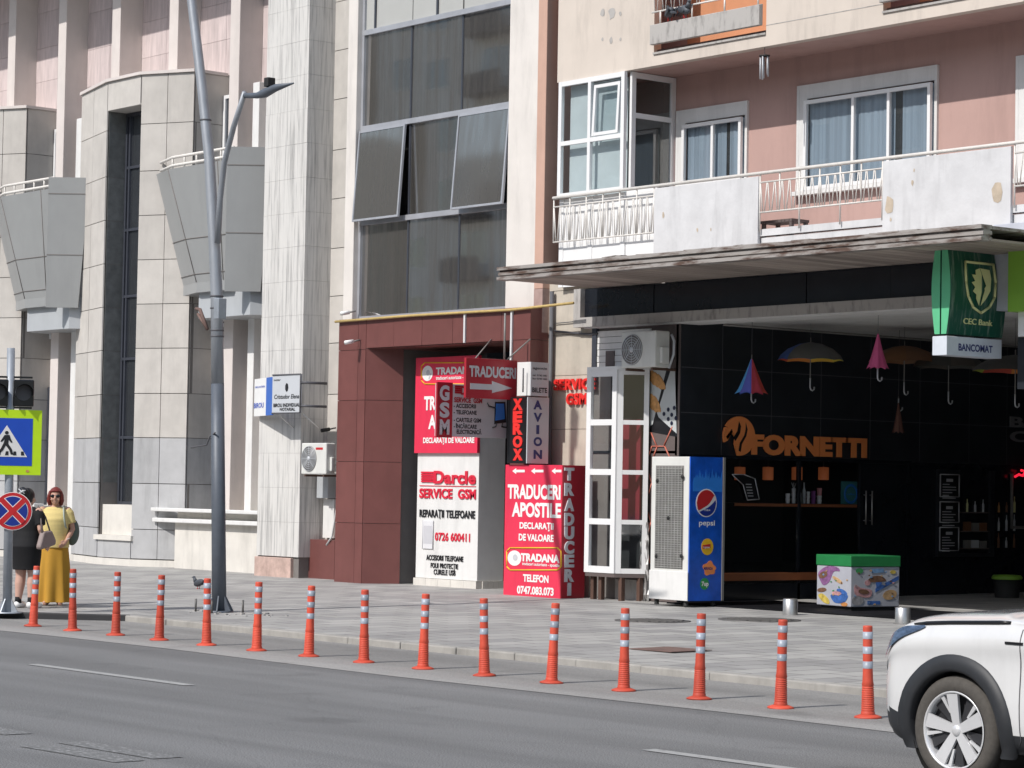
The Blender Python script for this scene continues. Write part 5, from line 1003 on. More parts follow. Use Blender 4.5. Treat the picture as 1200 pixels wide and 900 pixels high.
blob(Gs, ov(.17, .9, .075, .07), 'f_green', 'round_badge_print'); blob(Gs, [(.1, .3), (.38, .24), (.42, .42), (.2, .48), (.08, .55)], 'f_pink', 'pink_tub_print'); blob(Gs, ov(.26, .38, .11, .06, a=-.2), 'f_brown', 'chocolate_print', .006)
blob(Gs, [(.5, .36), (.98, .68), (.98, .78), (.5, .46)], 'f_blue', 'blue_band_print'); blob(Gs, [(.34, .06), (.6, .06), (.6, .15), (.34, .15)], 'f_blue', 'blue_bar_print'); blob(Gs, [(.42, .84), (.68, .86), (.66, .96), (.42, .95)], 'f_light', 'blue_badge_print'); blob(Gs, [(.36, .62), (.7, .64), (.66, .74), (.54, .78), (.4, .74)], 'f_brown', 'treat_print'); blob(Gs, ov(.34, .6, .06, .07), 'f_pink', 'cream_print'); blob(Gs, [(.52, .46), (.62, .46), (.63, .62), (.51, .62)], 'f_blue', 'blue_pack_print'); blob(Gs, ov(.86, .87, .06, .05), 'f_yellow', 'cone_print'); blob(Gs, ov(.14, .16, .12, .12), 'f_grey', 'tub_outline_print'); blob(Gs, ov(.8, .3, .15, .12, a=.5), 'f_tan', 'wafer_print')
for q_ in range(26):
    blob(G, ov(random.uniform(.08, .92), random.uniform(.06, .9), random.uniform(.012, .035), random.uniform(.012, .03), 9, random.random()), random.choice(['f_brown', 'f_tan', 'f_pink', 'f_light', 'f_green']), 'crumb_print', .008) if q_ < 10 else blob(Gs, ov(random.uniform(.06, .94), random.uniform(.05, .92), random.uniform(.012, .03), random.uniform(.012, .03), 9, random.random()), random.choice(['f_brown', 'f_tan', 'f_pink', 'f_light', 'f_grey']), 'crumb_print', .008)
for px, py, lb in ((926, 721, 'left of the freezer in the shade line'), (1058, 731, 'right of the freezer, nearer the car')):
    c = P(px, py, Z=.14); rr_ = 9/88; hh = (21 if px < 1000 else 20)/88
    t = thing('steel_bollard', 'short round brushed steel stub post '+lb, 'post', (c.x, c.y, .13)); b = MB(); b.lathe([(rr_, 0), (rr_, hh-.012), (rr_-.012, hh), (0, hh)], (c.x, c.y, .13), 24); b.build('post', M['inox'], t)
    b = MB(); b.lathe([(rr_+.03, -.02), (rr_+.03, .012), (rr_+.001, .014)], (c.x, c.y, .13), 24); b.build('base_ring', M['iron'], t)
# ================================================================== UMBRELLAS HUNG IN THE PASSAGE
UC = {}
def um(col):
    if col not in UC: UC[col] = mat('umbrella_cloth_%d' % len(UC), col, .7, var=.08, scale=6)
    return UC[col]
RAIN = [(.02, .10, .45), (.10, .05, .30), (.45, .03, .06), (.62, .16, .03), (.60, .42, .04), (.14, .36, .05), (.03, .30, .26), (.03, .2, .5)]
def umbrella(label, px, py, Y, R, h, cols, hand, closed=False, zc=None, yaw=0, lining=None):
    c = P(px, py, Y=Y); t = thing('umbrella', label, 'umbrella', c, 0, 'umbrellas hung in the passage'); n = 8
    b = MB(); mats_ = [um(q) for q in cols]
    prof = [(.02, 0), (.35, -.10), (.68, -.36), (.9, -.70), (1, -1)] if not closed else [(.06, 0), (.25, -.25), (.5, -.55), (.78, -.85), (1, -1)]
    for g in range(n):
        for s in range(4):
            a0, a1 = 2*PI*(g+s/4)/n+yaw, 2*PI*(g+(s+1)/4)/n+yaw
            for k in range(len(prof)-1):
                def pt(a, q, s_, kk): 
                    f = (1-.05*math.sin(PI*s_)*q[0]) if not closed else (1-.28*math.sin(PI*s_)*q[0]); zz = q[1]*h+(.06*h*math.sin(PI*s_)*q[0]**3)
                    return c+V3((R*q[0]*f*math.cos(a), R*q[0]*f*math.sin(a), zz))
                b.face([pt(a0, prof[k], s/4, k), pt(a1, prof[k], (s+1)/4, k), pt(a1, prof[k+1], (s+1)/4, k+1), pt(a0, prof[k+1], s/4, k+1)], g % len(mats_), True)
    b.build('canopy', mats_, t)
    if lining:
        l = MB(); l.v = [c+(v-c)*.985+V3((0, 0, -.006)) for v in b.v]; l.f = list(b.f); l.sm = list(b.sm); l.m = [(q//(4*(len(prof)-1))) % len(lining) for q in range(len(b.f))]; l.build('lining', [um(q) for q in lining], t)
    b = MB(); b.tube([c+V3((0, 0, .07)), c+V3((0, 0, -hand))], .008, 6); b.build('shaft', M['acgrill'], t)
    b = MB(); z = -hand; b.tube([c+V3((0, 0, z+.14)), c+V3((0, 0, z)), c+V3((0, .015, z-.035)), c+V3((0, .05, z-.05)), c+V3((0, .085, z-.03)), c+V3((0, .09, z+.01))], .011, 6); b.build('handle', M['grey_and_shade'], t)
    b = MB(); b.tube([c+V3((0, 0, .07)), (c.x, c.y, zf0+.03)], .003, 4); b.build('cord', M['cable'], t)
umbrella('half folded umbrella in blue, violet and red hung left in the passage', 881, 421, 26.6, .25, .52, [(.60, .07, .06), (.66, .16, .07), (.4, .03, .08), (.05, .12, .48), (.05, .22, .65), (.10, .38, .75), (.10, .12, .50), (.5, .05, .08)], .60, True)
umbrella('open umbrella with grey and blue top and rainbow lining above the bakery sign', 950, 401, 27.6, .5, .28, [(.11, .105, .10), (.10, .10, .10), (.11, .105, .10), (.10, .10, .10), (.12, .11, .10), (.05, .10, .30), (.11, .11, .10), (.10, .10, .10)], .68, lining=[(.45, .55, .08), (.62, .50, .06), (.65, .40, .05), (.70, .25, .05), (.6, .1, .05), (.4, .05, .2), (.1, .2, .5), (.1, .45, .15)])
umbrella('folded pink umbrella with white hook handle', 1029, 391, 26.6, .16, .50, [(.62, .10, .26), (.55, .08, .22)], .62, True)
umbrella('open orange and brown umbrella behind the pink one', 1060, 405, 29.0, .55, .26, [(.17, .075, .03), (.15, .07, .035), (.14, .075, .04)], .7)
umbrella('open dark grey umbrella below the bank sign', 1112, 408, 29.5, .55, .3, [(.05, .05, .045), (.07, .06, .05)], .8)
umbrella('open dark umbrella with a yellow and green lined rim at the right edge', 1190, 416, 28.5, .62, .24, [(.05, .048, .045), (.045, .045, .045)], .7, lining=[(.30, .36, .05), (.40, .30, .04), (.45, .16, .03), (.35, .05, .03)])
umbrella('furled brown umbrella hung point down before the dark wall', 1053, 470, 29.5, .10, .50, [(.16, .07, .05), (.12, .05, .04)], .1, True)
# ceiling rail the umbrellas hang from
b = MB(); b.tube([(XW+.5, YR+.55, zf0-.03), (XW+.5, 40, zf0-.03)], .02, 6); tag(b.build('hanging_rail', M['acgrill']), 'thin grey rail under the passage ceiling carrying the umbrellas', 'rail')
# ================================================================== AIR CONDITIONERS, CAMERAS, PIPES
def acunit(label, xl, xc, xr, yt, yb, Yf, fan0, fan1, mt='acwhite'):
    a, c = P(xl, (yt+yb)/2, Y=Yf), P(xc, (yt+yb)/2, Y=Yf); D = min(.38, P(xr, (yt+yb)/2, X=c.x).y-Yf); z1, z0 = P(xc, yt, Y=Yf).z, P(xc, yb, Y=Yf).z
    t = thing('air_conditioner', label, 'air conditioner', (a.x, Yf, z0), 0, 'air conditioner units'); b = MB(); b.box(a.x, c.x, Yf, Yf+D, z0, z1); b.build('casing', M[mt], t, bevel=.02)
    f0, f1 = P(fan0, (yt+yb)/2, Y=Yf).x, P(fan1, (yt+yb)/2, Y=Yf).x; r = min((f1-f0)/2, (z1-z0)*.46); cc = V3(((f0+f1)/2, Yf, (z0+z1)/2))
    b = MB(); b.lathe([(0, -.004), (r, -.004), (r, -.001)], cc, 28, 0, 'Y'); b.build('fan_opening', M['acgrill'], t)
    b = MB()
    for k in range(1, 7): b.lathe([(r*k/6.2-.004, -.02), (r*k/6.2+.004, -.02), (r*k/6.2+.004, -.012), (r*k/6.2-.004, -.012), (r*k/6.2-.004, -.02)], cc, 28, 0, 'Y')
    for k in range(8): d = V3((math.cos(PI*k/4), 0, math.sin(PI*k/4))); b.tube([cc+V3((0, -.016, 0))+d*.02, cc+V3((0, -.016, 0))+d*r], .005, 4)
    b.lathe([(0, -.026), (r*.2, -.022), (r*.2, -.012)], cc, 14, 0, 'Y'); b.build('fan_grille', M['grey_and_shade'], t)
    b = MB(); b.box(c.x+.001, c.x+.06, Yf+.08, Yf+D-.06, z0+.06, z0+(z1-z0)*.55); b.build('valve_cover', M['acwhite'], t, bevel=.012)
    b = MB(); 
    for x in (a.x+.1, c.x-.1): b.box(x-.02, x+.02, Yf+.02, Yf+D+.35, z0-.04, z0-.002)
    b.build('bracket', M['brownleg'], t); return t, a, c, z0, z1
t, a, c, z0, z1 = acunit('white air conditioner with a round fan low beside the stone tower', 353, 382, 393, 519, 556, 25.6, 354, 371)
b = MB(); b.box(a.x+.45, c.x-.1, 25.597, 25.6, z1-.12, z1-.08); b.build('red_mark', M['trafred'], t)
b = MB(); b.tube([(c.x-.1, 25.9, z0), (c.x-.12, 25.97, z0-.4), (c.x-.3, 25.97, z0-1.1), (c.x-.5, 26, z0-1.25)], .018, 6); b.build('hose', M['cablewhite'], t)
acunit('white air conditioner under the canopy above the glass vestibule', 728, 768, 785, 387, 430, 25.45, 729, 753)
def camera(label, px, py, Y, w=.07):
    c = P(px, py, Y=Y); t = thing('security_camera', label, 'security camera', c); b = MB(); b.tube([c+V3((-.02, -.16, -.03)), c+V3((0, 0, 0))], w/2, 10); b.build('housing', M['whiteclean'] if 'white' in label else M['dark'], t); b = MB(); b.tube([c, (c.x, Y+.14, c.z+.03)], .015, 6); b.build('arm', M['acgrill'], t)
camera('small white security camera hung on the maroon portal corner', 414, 400, 25.4); camera('white security camera above the yellow pipe', 409, 366, 25.7); camera('dark security camera on the stone wall above the air conditioner', 386, 503, 26.15)
b = MB(); pp = [P(393, 377, Y=25.5), P(480, 370, Y=25.5), P(600, 363, Y=25.5), P(672, 355, Y=25.5)]; b.tube(pp, .022, 8); tag(b.build('gas_pipe', M['pipe']), 'thin yellow pipe along the top of the maroon portal', 'pipe')
b = MB(); x = P(647, 400, Y=YBW-.08).x; b.tube([(x, YBW-.1, .3), (x, YBW-.1, 4.95)], .035, 8); tag(b.build('drain_pipe', M['cable']), 'grey vertical drain pipe between maroon portal and beige wall', 'pipe')
b = MB(); b.tube([P(650, 388, Y=YBW-.06), P(690, 392, Y=YBW-.06), P(700, 391, Y=YBW-.06)], .018, 6); b.tube([P(650, 379, Y=YBW-.06), P(672, 377, Y=YBW-.06)], .008, 5); tag(b.build('wall_cable', M['cable']), 'dark cables running across the beige wall under the fascia', 'cable')
b = MB(); x = P(543, 385, Y=25.5).x; b.box(x-.02, x+.02, 25.515, 25.545, zP0, zP1); tag(b.build('cable_duct', M['cablewhite']), 'white vertical cable duct on the maroon header', 'cable duct')
b = MB(); x = P(598, 380, Y=25.5).x; b.box(x-.02, x+.02, 25.515, 25.545, zP0-.6, zP1); tag(b.build('cable_duct', M['cablewhite']), 'white cable duct over the right maroon column', 'cable duct')
b = MB(); a = P(787, 392, Y=25.75); b.tube([a, a+V3((.06, 0, -.1)), a+V3((.05, 0, -.3)), a+V3((-.05, 0, -.5))], .02, 6); tag(b.build('hose', M['grey_and_shade']), 'pale looped hose beside the canopy air conditioner', 'hose')
# wind chime, stool, pigeons
c = P(896, 66, Y=YR+.05); t = thing('wind_chime', 'silver wind chime hanging from the balcony slab', 'wind chime', c)
b = MB(); b.tube([(c.x, c.y, zsl-.002), c], .004, 4); b.build('cord', M['cable'], t)
b = MB(); b.lathe([(.08, 0), (.08, .015), (0, .016)], c, 12); b.build('top_disc', M['dark'], t)
b = MB(); [b.tube([c+V3((.06*math.cos(k*1.26), .06*math.sin(k*1.26), -.01)), c+V3((.06*math.cos(k*1.26), .06*math.sin(k*1.26), -.27-.02*k))], .011, 6) for k in range(5)]; b.build('tubes', M['grey_and_shade'], t)
a, c = P(897, 260, Y=YR+.35), P(934, 259, Y=YR+.35)
zs_ = a.z; t = thing('stool', 'low dark stool on the balcony behind the open railing', 'stool', (a.x, YR+.4, zf))
b = MB(); b.box(a.x, c.x, YR+.25, YR+.6, zs_-.04, zs_); b.build('seat', M['brownclad'], t)
for x in (a.x+.04, c.x-.04):
    for y in (YR+.28, YR+.57): b = MB(); b.box(x-.025, x+.025, y-.025, y+.025, zf-.1, zs_-.041); b.build('leg', M['brownclad'], t)
def pigeon(label, c, rz, grp, s=1.0):
    t = thing('pigeon', label, 'pigeon', c, rz, grp); R = Euler((0, math.radians(18), 0))
    b = MB(); b.ell((0, 0, .11*s), (.12*s, .06*s, .062*s), R, 14, 9); b.tube([(.08*s, 0, .13*s), (.115*s, 0, .19*s)], [.042*s, .026*s], 8); b.ell((.125*s, 0, .205*s), (.032*s, .025*s, .026*s), None, 10, 7); b.tube([(.15*s, 0, .203*s), (.18*s, 0, .195*s)], [.01*s, .003*s], 6); b.prism([(-.09*s, -.025*s, .10*s), (-.23*s, -.035*s, .06*s), (-.23*s, .035*s, .06*s), (-.09*s, .025*s, .10*s)], (0, 0, .02*s)); b.build('body', PG, t, local=True)
    for y in (-.055, .055): b = MB(); b.ell((-.04*s, y*s, .115*s), (.12*s, .014*s, .042*s), R, 12, 7); b.build('wing', PW, t, local=True)
    for y in (-.025, .025): b = MB(); b.tube([(.0, y*s, .06*s), (.01*s, y*s, 0)], .006*s, 5); b.tube([(-.01*s, y*s, .004), (.04*s, y*s, .004)], .005*s, 4); b.build('leg', M['trafred'], t, local=True)
PG = mat('pigeon_grey', (.075, .085, .10), .6, var=.3, scale=30); PW = mat('pigeon_wing', (.045, .05, .06), .6, var=.4, scale=25)
c = P(233, 690, Z=.12); pigeon('grey pigeon walking on the pavement beside the lamp post', (c.x, c.y, pz(c.y)), math.radians(195), None, .9)
for px, py, rz, lb in ((785, 36, 150, 'dark pigeon perched at the left end of the upper balcony ledge'), (803, 31, -20, 'dark pigeon perched just right of another on the upper balcony ledge')):
    c = P(px, py, Y=YR-.06); pigeon(lb, (c.x, YR-.06, oz0+.435), math.radians(rz), 'pigeons on the upper ledge', 1.15)
# covers in the pavement
for px, py, r, lb, mt in ((765, 726, .5, 'round iron manhole cover nearest the glass vestibule', 'iron'), (890, 726, .55, 'round slotted iron grate before the dark passage', 'iron')):
    c = P(px, py, Z=.14); c.z = pz(c.y); b = MB(); b.lathe([(0, .006), (r*.9, .006), (r*.92, .003), (r, .008), (r, -.01)], c, 32)
    for k in range(-4, 5): 
        e_ = math.sqrt(max(.02, (r*.8)**2-(k*.1)**2)); b.box(c.x-e_, c.x+e_, c.y+k*.1-.02, c.y+k*.1+.02, c.z+.0062, c.z+.014)
    tag(b.build('manhole_cover', M[mt]), lb, 'manhole cover')
c = P(785, 761, Z=.1); c.z = pz(c.y); b = MB(); b.obox(c+V3((-.35, -.3, .002)), (.7, 0, .005), (0, .6, .005), (0, 0, .006)); tag(b.build('cover_plate', M['rustplate']), 'square rusty cover plate set in the pavement near the kerb', 'cover plate')
# ================================================================== BOLLARDS
def bollard_mesh():
    t = thing('bollard', '', 'bollard', (0, 0, 0), 0, 'orange bollards along the road edge')
    b = MB(); pr = [(.0, .0), (.112, .0), (.112, .012), (.085, .022), (.062, .03)]
    b.lathe(pr, (0, 0, 0), 20); b.build('base', M['bollard'], t, local=True)
    b = MB(); pr = [(.058, .03)]
    n = 12
    for k in range(n): z = .05+.018*k; pr += [(.0565-.0006*k, z), (.0525-.0006*k, z+.006), (.0525-.0006*k, z+.012), (.0565-.0006*k, z+.018)]
    pr += [(.044, .30), (.0405, .40), (.0395, .735), (.037, .748), (0, .75)]
    b.lathe(pr, (0, 0, 0), 20); b.build('post', M['bollard'], t, local=True)
    for z in (.402, .522, .642): b = MB(); b.lathe([(.0415, z), (.0415, z+.058), (.039, z+.0581)], (0, 0, 0), 20); b.build('reflective_band', M['reflect'], t, local=True)
    return t
proto = bollard_mesh()
ORD = ['first', 'second', 'third', 'fourth', 'fifth', 'sixth', 'seventh', 'eighth', 'ninth', 'tenth', 'eleventh', 'twelfth', 'thirteenth', 'fourteenth', 'fifteenth']
NEAR = {0: ', before the woman in black', 1: ', right of the woman in yellow', 4: ', before the lamp post', 14: ', nearest the white car', 12: ', left of the steel stub posts'}
for i in range(15):
    o_ = proto if i == 0 else copy_tree(proto)
    o_.location = (-28.245+.99916*i, 15.3806+random.uniform(-.012, .012), .004)
    o_.rotation_euler = (random.uniform(-.035, .035), random.uniform(-.01, .045) if i > 2 else .03, random.uniform(-.4, .4))
    o_['label'] = 'orange silver-banded bollard, %s from the left of the row%s' % (ORD[i], NEAR.get(i, ''))
# ================================================================== STREET LAMP
yl = 18.6
lp = [P(257, 712, Y=yl), P(256, 600, Y=yl), P(255, 450, Y=yl), P(254, 347, Y=yl), P(251.5, 293, Y=yl), P(245.5, 187, Y=yl), P(236.5, 100, Y=yl), P(224.5, 0, Y=yl)]
lp[0].z = pz(yl)
d = (lp[7]-lp[6]).normalized(); lp += [lp[7]+d*.9, lp[7]+V3((-.22, -.15, 1.9))]
t = thing('street_lamp', 'tall leaning grey street lamp with a short side arm luminaire', 'street lamp', lp[0])
rad = [.095, .092, .088, .084, .08, .074, .07, .066, .062, .058]
b = MB(); b.tube(lp[2:], rad[2:], 16); b.build('pole', M['lampsteel'], t)
b = MB(); b.tube([lp[0], lp[1], lp[2]], [.10, .096, .089], 16); b.build('painted_base', M['lampbase'], t)
b = MB(); c = lp[0]; b.lathe([(.19, .0), (.19, .02), (.1, .022)], c, 20)
for k in range(6): a = k*PI/3+.3; e_ = V3((math.cos(a), math.sin(a), 0)); s_ = V3((-e_.y, e_.x, 0))*.008; b.prism([c+e_*.09-s_+UZ*.02, c+e_*.2-s_+UZ*.02, c+e_*.09-s_+UZ*.22], s_*2)
b.build('base_flange', M['lampbase'], t)
for k in range(4): 
    a = k*PI/2+.7; b = MB(); p = c+V3((.33*math.cos(a), .33*math.sin(a), .0)); b.tube([p, p+UZ*.17], .014, 6); b.build('anchor_bolt', M['iron'], t)
arm = [P(255, 285, Y=yl-.03), P(258, 232, Y=yl-.07), P(263, 190, Y=yl-.1), P(274, 148, Y=yl-.15), P(287, 108, Y=yl-.2)]
b = MB(); b.tube(arm, [.044, .042, .04, .038, .036], 10); b.build('side_arm', M['lampsteel'], t)
hp = [P(287, 112, Y=yl-.2), P(301, 112, Y=yl-.2), P(311, 109, Y=yl-.2), P(323, 103, Y=yl-.2), P(344, 97.5, Y=yl-.2)]
b = MB(); b.tube(hp, [.034, .04, .062, .05, .01], 12); b.build('luminaire', M['lampbase'], t)
q = P(316, 93, Y=yl-.2); b = MB(); b.box(q.x-.05, q.x+.05, q.y-.06, q.y+.06, q.z-.1, q.z+.02); b.build('sensor', M['dark'], t, bevel=.01)
q = lp[-1]; b = MB(); b.tube([q+V3((0, .06, -.02)), q+V3((.05, -.25, .14)), q+V3((.08, -.8, .24))], [.055, .11, .05], 10); b.build('luminaire', M['lampbase'], t)
b = MB(); 
for y in (140, 348, 362, 388, 395):
    z = P(245, y, Y=yl).z
    for a_, c_ in zip(lp, lp[1:]):
        if a_.z <= z < c_.z: cc = a_.lerp(c_, (z-a_.z)/(c_.z-a_.z)); r_ = .088 if y > 200 else .077; b.lathe([(r_, -.012), (r_+.01, 0), (r_, .012)], cc, 16)
b.build('strap', M['cable'], t)
q = P(259, 362, Y=yl-.1); b = MB(); b.box(q.x-.06, q.x+.06, q.y-.08, q.y+.05, q.z-.14, q.z+.14); b.build('junction_box', M['steel'], t, bevel=.01)
b = MB(); q = P(243, 386, Y=yl-.1); b.tube([q, q+V3((-.2, .0, .28)), q+V3((-.38, .05, .30))], .025, 6); b.tube([q+V3((-.02, 0, .02)), q+V3((-.25, 0, .22))], .02, 6); b.build('old_bracket', M['rustplate'], t)
b = MB(); q = P(252, 507, Y=yl-.1); b.tube([q, q+V3((-.2, .05, -.05)), q+V3((-.36, .1, -.16)), q+V3((-.75, .1, -.2))], .012, 5); b.build('cable', M['cable'], t)
b = MB(); cx, cy = lp[0].x, lp[0].y
for k in range(34): a = random.uniform(0, 6.28); r = random.uniform(.2, 1.0); b.box(*(lambda x, y, s: (x-s, x+s, y-s, y+s, pz(y)-.01, pz(y)+s*.7))(cx+.3+r*math.cos(a)*1.1, cy+r*math.sin(a)*.5, random.uniform(.008, .024)))
tag(b.build('rubble', M['concrete'], None), 'broken paving crumbs around the foot of the street lamp', 'rubble', kind='stuff')
# ================================================================== CROSSING SIGN POLE
ys_ = 15.95; c0 = P(8.5, 716, Y=ys_); c0.z = .075; c1 = P(13, 408, Y=ys_)
t = thing('signal_post', 'grey steel signal post by the crossing at the left edge', 'post', c0)
b = MB(); b.tube([c0, c1], [.062, .052], 14); b.build('pole', M['steel'], t)
b = MB()
for k in range(4): a = k*PI/2+.5; e_ = V3((math.cos(a), math.sin(a), 0)); s_ = V3((-e_.y, e_.x, 0))*.008; b.prism([c0+e_*.05-s_, c0+e_*.17-s_, c0+e_*.05-s_+UZ*.2], s_*2)
b.lathe([(.2, 0), (.2, .015), (.05, .016)], c0, 16); b.build('foot', M['steel'], t)
def onpole(y): z = P(10, y, Y=ys_).z; k = (z-c0.z)/(c1.z-c0.z); return c0.lerp(c1, k)
aR = math.radians(24); fu = V3((math.sin(aR), math.cos(aR), 0)); fn = V3((math.cos(aR), -math.sin(aR), 0))   # boards look along the street, turned a little to the road
# pedestrian crossing board
pc = onpole(519); S = .9; o = pc+fn*.085
rt = hit(48.5, 519, o, fu); lt = rt-fu*S; zc_ = (P(48, 481, Y=rt.y).z+P(48, 557, Y=rt.y).z)/2; hb = P(48, 481, Y=rt.y).z-P(48, 557, Y=rt.y).z
cs = thing('crossing_sign', 'square pedestrian crossing sign with lime green border on the signal post', 'road sign', pc)
mid = (rt+lt)/2; mid.z = zc_
def Q(fx_, fz_, d=0): return mid+fu*(fx_*S/2)+UZ*(fz_*hb/2)+fn*d
b = MB(); b.obox(Q(-1, -1, -.02), fu*S, UZ*hb, fn*.02); b.build('board', M['lime'], cs)
b = MB(); b.obox(Q(-.74, -.72, .001), fu*S*.74, UZ*hb*.73, fn*.002); b.build('blue_field', M['blue'], cs)
b = MB(); b.prism([Q(-.6, -.45, .004), Q(.6, -.45, .004), Q(0, .52, .004)], fn*.002); b.build('white_triangle', M['letter_white'], cs)
b = MB()
def man(*pts): b.prism([Q(x, z, .007) for x, z in pts], fn*.002)
b.prism([Q(.0+.055*math.cos(k), .29+.055*math.sin(k), .007) for k in [2*PI*j/12 for j in range(12)]], fn*.002)
man((-.06, .22), (.08, .22), (.12, .1), (.17, .0), (.13, -.02), (.06, .07), (.05, -.05), (.16, -.22), (.2, -.38), (.13, -.38), (.08, -.24), (-.02, -.1), (-.1, -.26), (-.22, -.38), (-.28, -.34), (-.16, -.2), (-.08, -.02), (-.06, .08), (-.14, .0), (-.18, .02), (-.12, .12))
for k in range(5): x = -.5+.23*k; man((x, -.40), (x+.1, -.40), (x+.13-.05*k*.3, -.28), (x+.06-.05*k*.3, -.28)) if k not in () else None
b.build('pedestrian_figure', M['letter_black'], cs)
b = MB(); b.prism([Q(.62+.05*math.cos(2*PI*k/10), -.88+.04*math.sin(2*PI*k/10), .003) for k in range(10)], fn*.001); b.build('sticker', M['tan'], cs)
b = MB(); b.obox(pc+fn*.05-fu*.03+UZ*.2, fu*.06, UZ*.04, fn*.03); b.obox(pc+fn*.05-fu*.03-UZ*.2, fu*.06, UZ*.04, fn*.03); b.build('clamp', M['steel'], cs)
# no stopping disc
pc = onpole(599); a2 = math.radians(35); gu = V3((math.sin(a2), math.cos(a2), 0)); gn = V3((math.cos(a2), -math.sin(a2), 0)); mid2 = hit(15, 599, pc+gn*.09, gu)
ns = thing('no_stopping_sign', 'round red and blue no stopping sign low on the signal post', 'road sign', pc); R2 = .25
def circ(r, n=32): return [(r*math.cos(2*PI*k/n), r*math.sin(2*PI*k/n)) for k in range(n)]
def N2(x, z, d): return mid2+gu*x+UZ*z+gn*d
b = MB(); b.prism([N2(*p, -.012) for p in circ(R2)], gn*.012); b.build('disc', M['letter_white'], ns)
b = MB(); b.prism([N2(*p, .001) for p in circ(R2-.008)], gn*.002); b.build('red_ring', M['trafred'], ns)
b = MB(); b.prism([N2(*p, .004) for p in circ(R2*.80)], gn*.002); b.build('white_line', M['letter_white'], ns)
b = MB(); b.prism([N2(*p, .007) for p in circ(R2*.77)], gn*.002); b.build('blue_field', M['trafblue'], ns)
b = MB()
for s in (1, -1): dx_, dz_ = .7071, .7071*s; w_ = .043; L2 = R2*.79; b.prism([N2(-dx_*L2-dz_*w_*s*s, -dz_*L2+dx_*w_, .010+.001*s), N2(dx_*L2-dz_*w_, dz_*L2+dx_*w_, .010+.001*s), N2(dx_*L2+dz_*w_, dz_*L2-dx_*w_, .010+.001*s), N2(-dx_*L2+dz_*w_, -dz_*L2-dx_*w_, .010+.001*s)], gn*.0008)
b.build('white_cross_line', M['letter_white'], ns)
b = MB()
for s in (1, -1): dx_, dz_ = .7071, .7071*s; w_ = .034; L2 = R2*.80; b.prism([N2(-dx_*L2-dz_*w_, -dz_*L2+dx_*w_, .013+.001*s), N2(dx_*L2-dz_*w_, dz_*L2+dx_*w_, .013+.001*s), N2(dx_*L2+dz_*w_, dz_*L2-dx_*w_, .013+.001*s), N2(-dx_*L2+dz_*w_, -dz_*L2-dx_*w_, .013+.001*s)], gn*.0008)
b.build('red_cross', M['trafred'], ns)
b = MB(); b.obox(pc+gn*.05-gu*.03, gu*.06, UZ*.05, gn*.028); b.build('clamp', M['steel'], ns)
# signal heads
pc = onpole(461)
for s, lb in ((1, 'black traffic signal head with hooded lens right of the post'), (-1, 'black traffic signal head left of the post at the frame edge')):
    hd = thing('traffic_signal', lb, 'traffic signal', pc); o = pc+fu*(.03 if s > 0 else -.30)+fn*-.02-UZ*.17+(fn*-.03 if s < 0 else V3((0, 0, 0)))
    b = MB(); b.obox(o+fn*-.1, fu*.27, UZ*.35, fn*.2); b.build('housing', M['signblack'], hd, bevel=.015)
    cc = o+fu*.135+UZ*.175+fn*.102
    b = MB(); b.prism([cc+fu*.1*math.cos(2*PI*k/20)+UZ*.1*math.sin(2*PI*k/20) for k in range(20)], fn*.006); b.build('lens', M['cable'], hd)
    b = MB(); rings = []
    for d_ in (0, .16):
        rings.append([cc+fn*(d_*(1 if True else 0))+fu*.115*math.cos(a)+UZ*(.115*math.sin(a)) for a in [math.radians(-20+220*k/16) for k in range(17)]])
    b.loft(rings, 0, True, False, False); b.loft([[p+(cc-p).normalized()*.006 for p in r] for r in rings], 0, True, False, False); b.build('visor', M['signblack'], hd, recalc=False)
    b = MB(); b.obox(pc-UZ*.2-fu*(.0 if s > 0 else .28), fu*.28, UZ*.025, fn*.03); b.obox(pc+UZ*.2-fu*(.0 if s > 0 else .28), fu*.28, UZ*.025, fn*.03); b.build('bracket', M['signblack'], hd)
# ================================================================== BLOCKS ACROSS THE STREET (behind the camera; seen as reflections in the glass)
def opposite(x0, x1, y, h, wall, label):
    t = thing('apartment_building', label, 'building', (x0, y, 0)); b = MB(); b.box(x0, x1, y-12, y, 0, h); b.build('wall', M[wall], t)
    wf, bl, gl = MB(), MB(), MB(); n = int((x1-x0)/5.1)
    for f in range(int(h/3)):
        for k in range(n):
            x = x0+1.2+k*5.1; z = .9+3*f
            gl.box(x, x+1.9, y, y+.02, z, z+1.5); wf.box(x-.08, x+1.98, y, y+.05, z-.1, z); wf.box(x+.9, x+.98, y+.02, y+.05, z, z+1.5)
            if k % 3 == 1 and f: bl.box(x-.6, x+2.6, y, y+1.1, z-.95, z-.75); bl.box(x-.6, x+2.6, y+1.04, y+1.1, z-.75, z+.15)
    gl.build('window_glass', M['glass'], t); wf.build('window_frame', M['white'], t); bl.build('balcony', M['brownclad'], t)
opposite(-103, -62, -24, 27, 'strip', 'cream apartment block across the street')
opposite(-140, -105, -22, 27, 'beigewall', 'tall beige apartment block across the street with many balconies')
opposite(-190, -144, -24, 18, 'strip', 'pale apartment block across the street, farthest along')
opposite(-59, -14, -26, 20, 'beigewall', 'beige apartment block across the street, second from the camera')
opposite(-11, 40, -26, 20, 'strip', 'pale apartment block directly across the street')
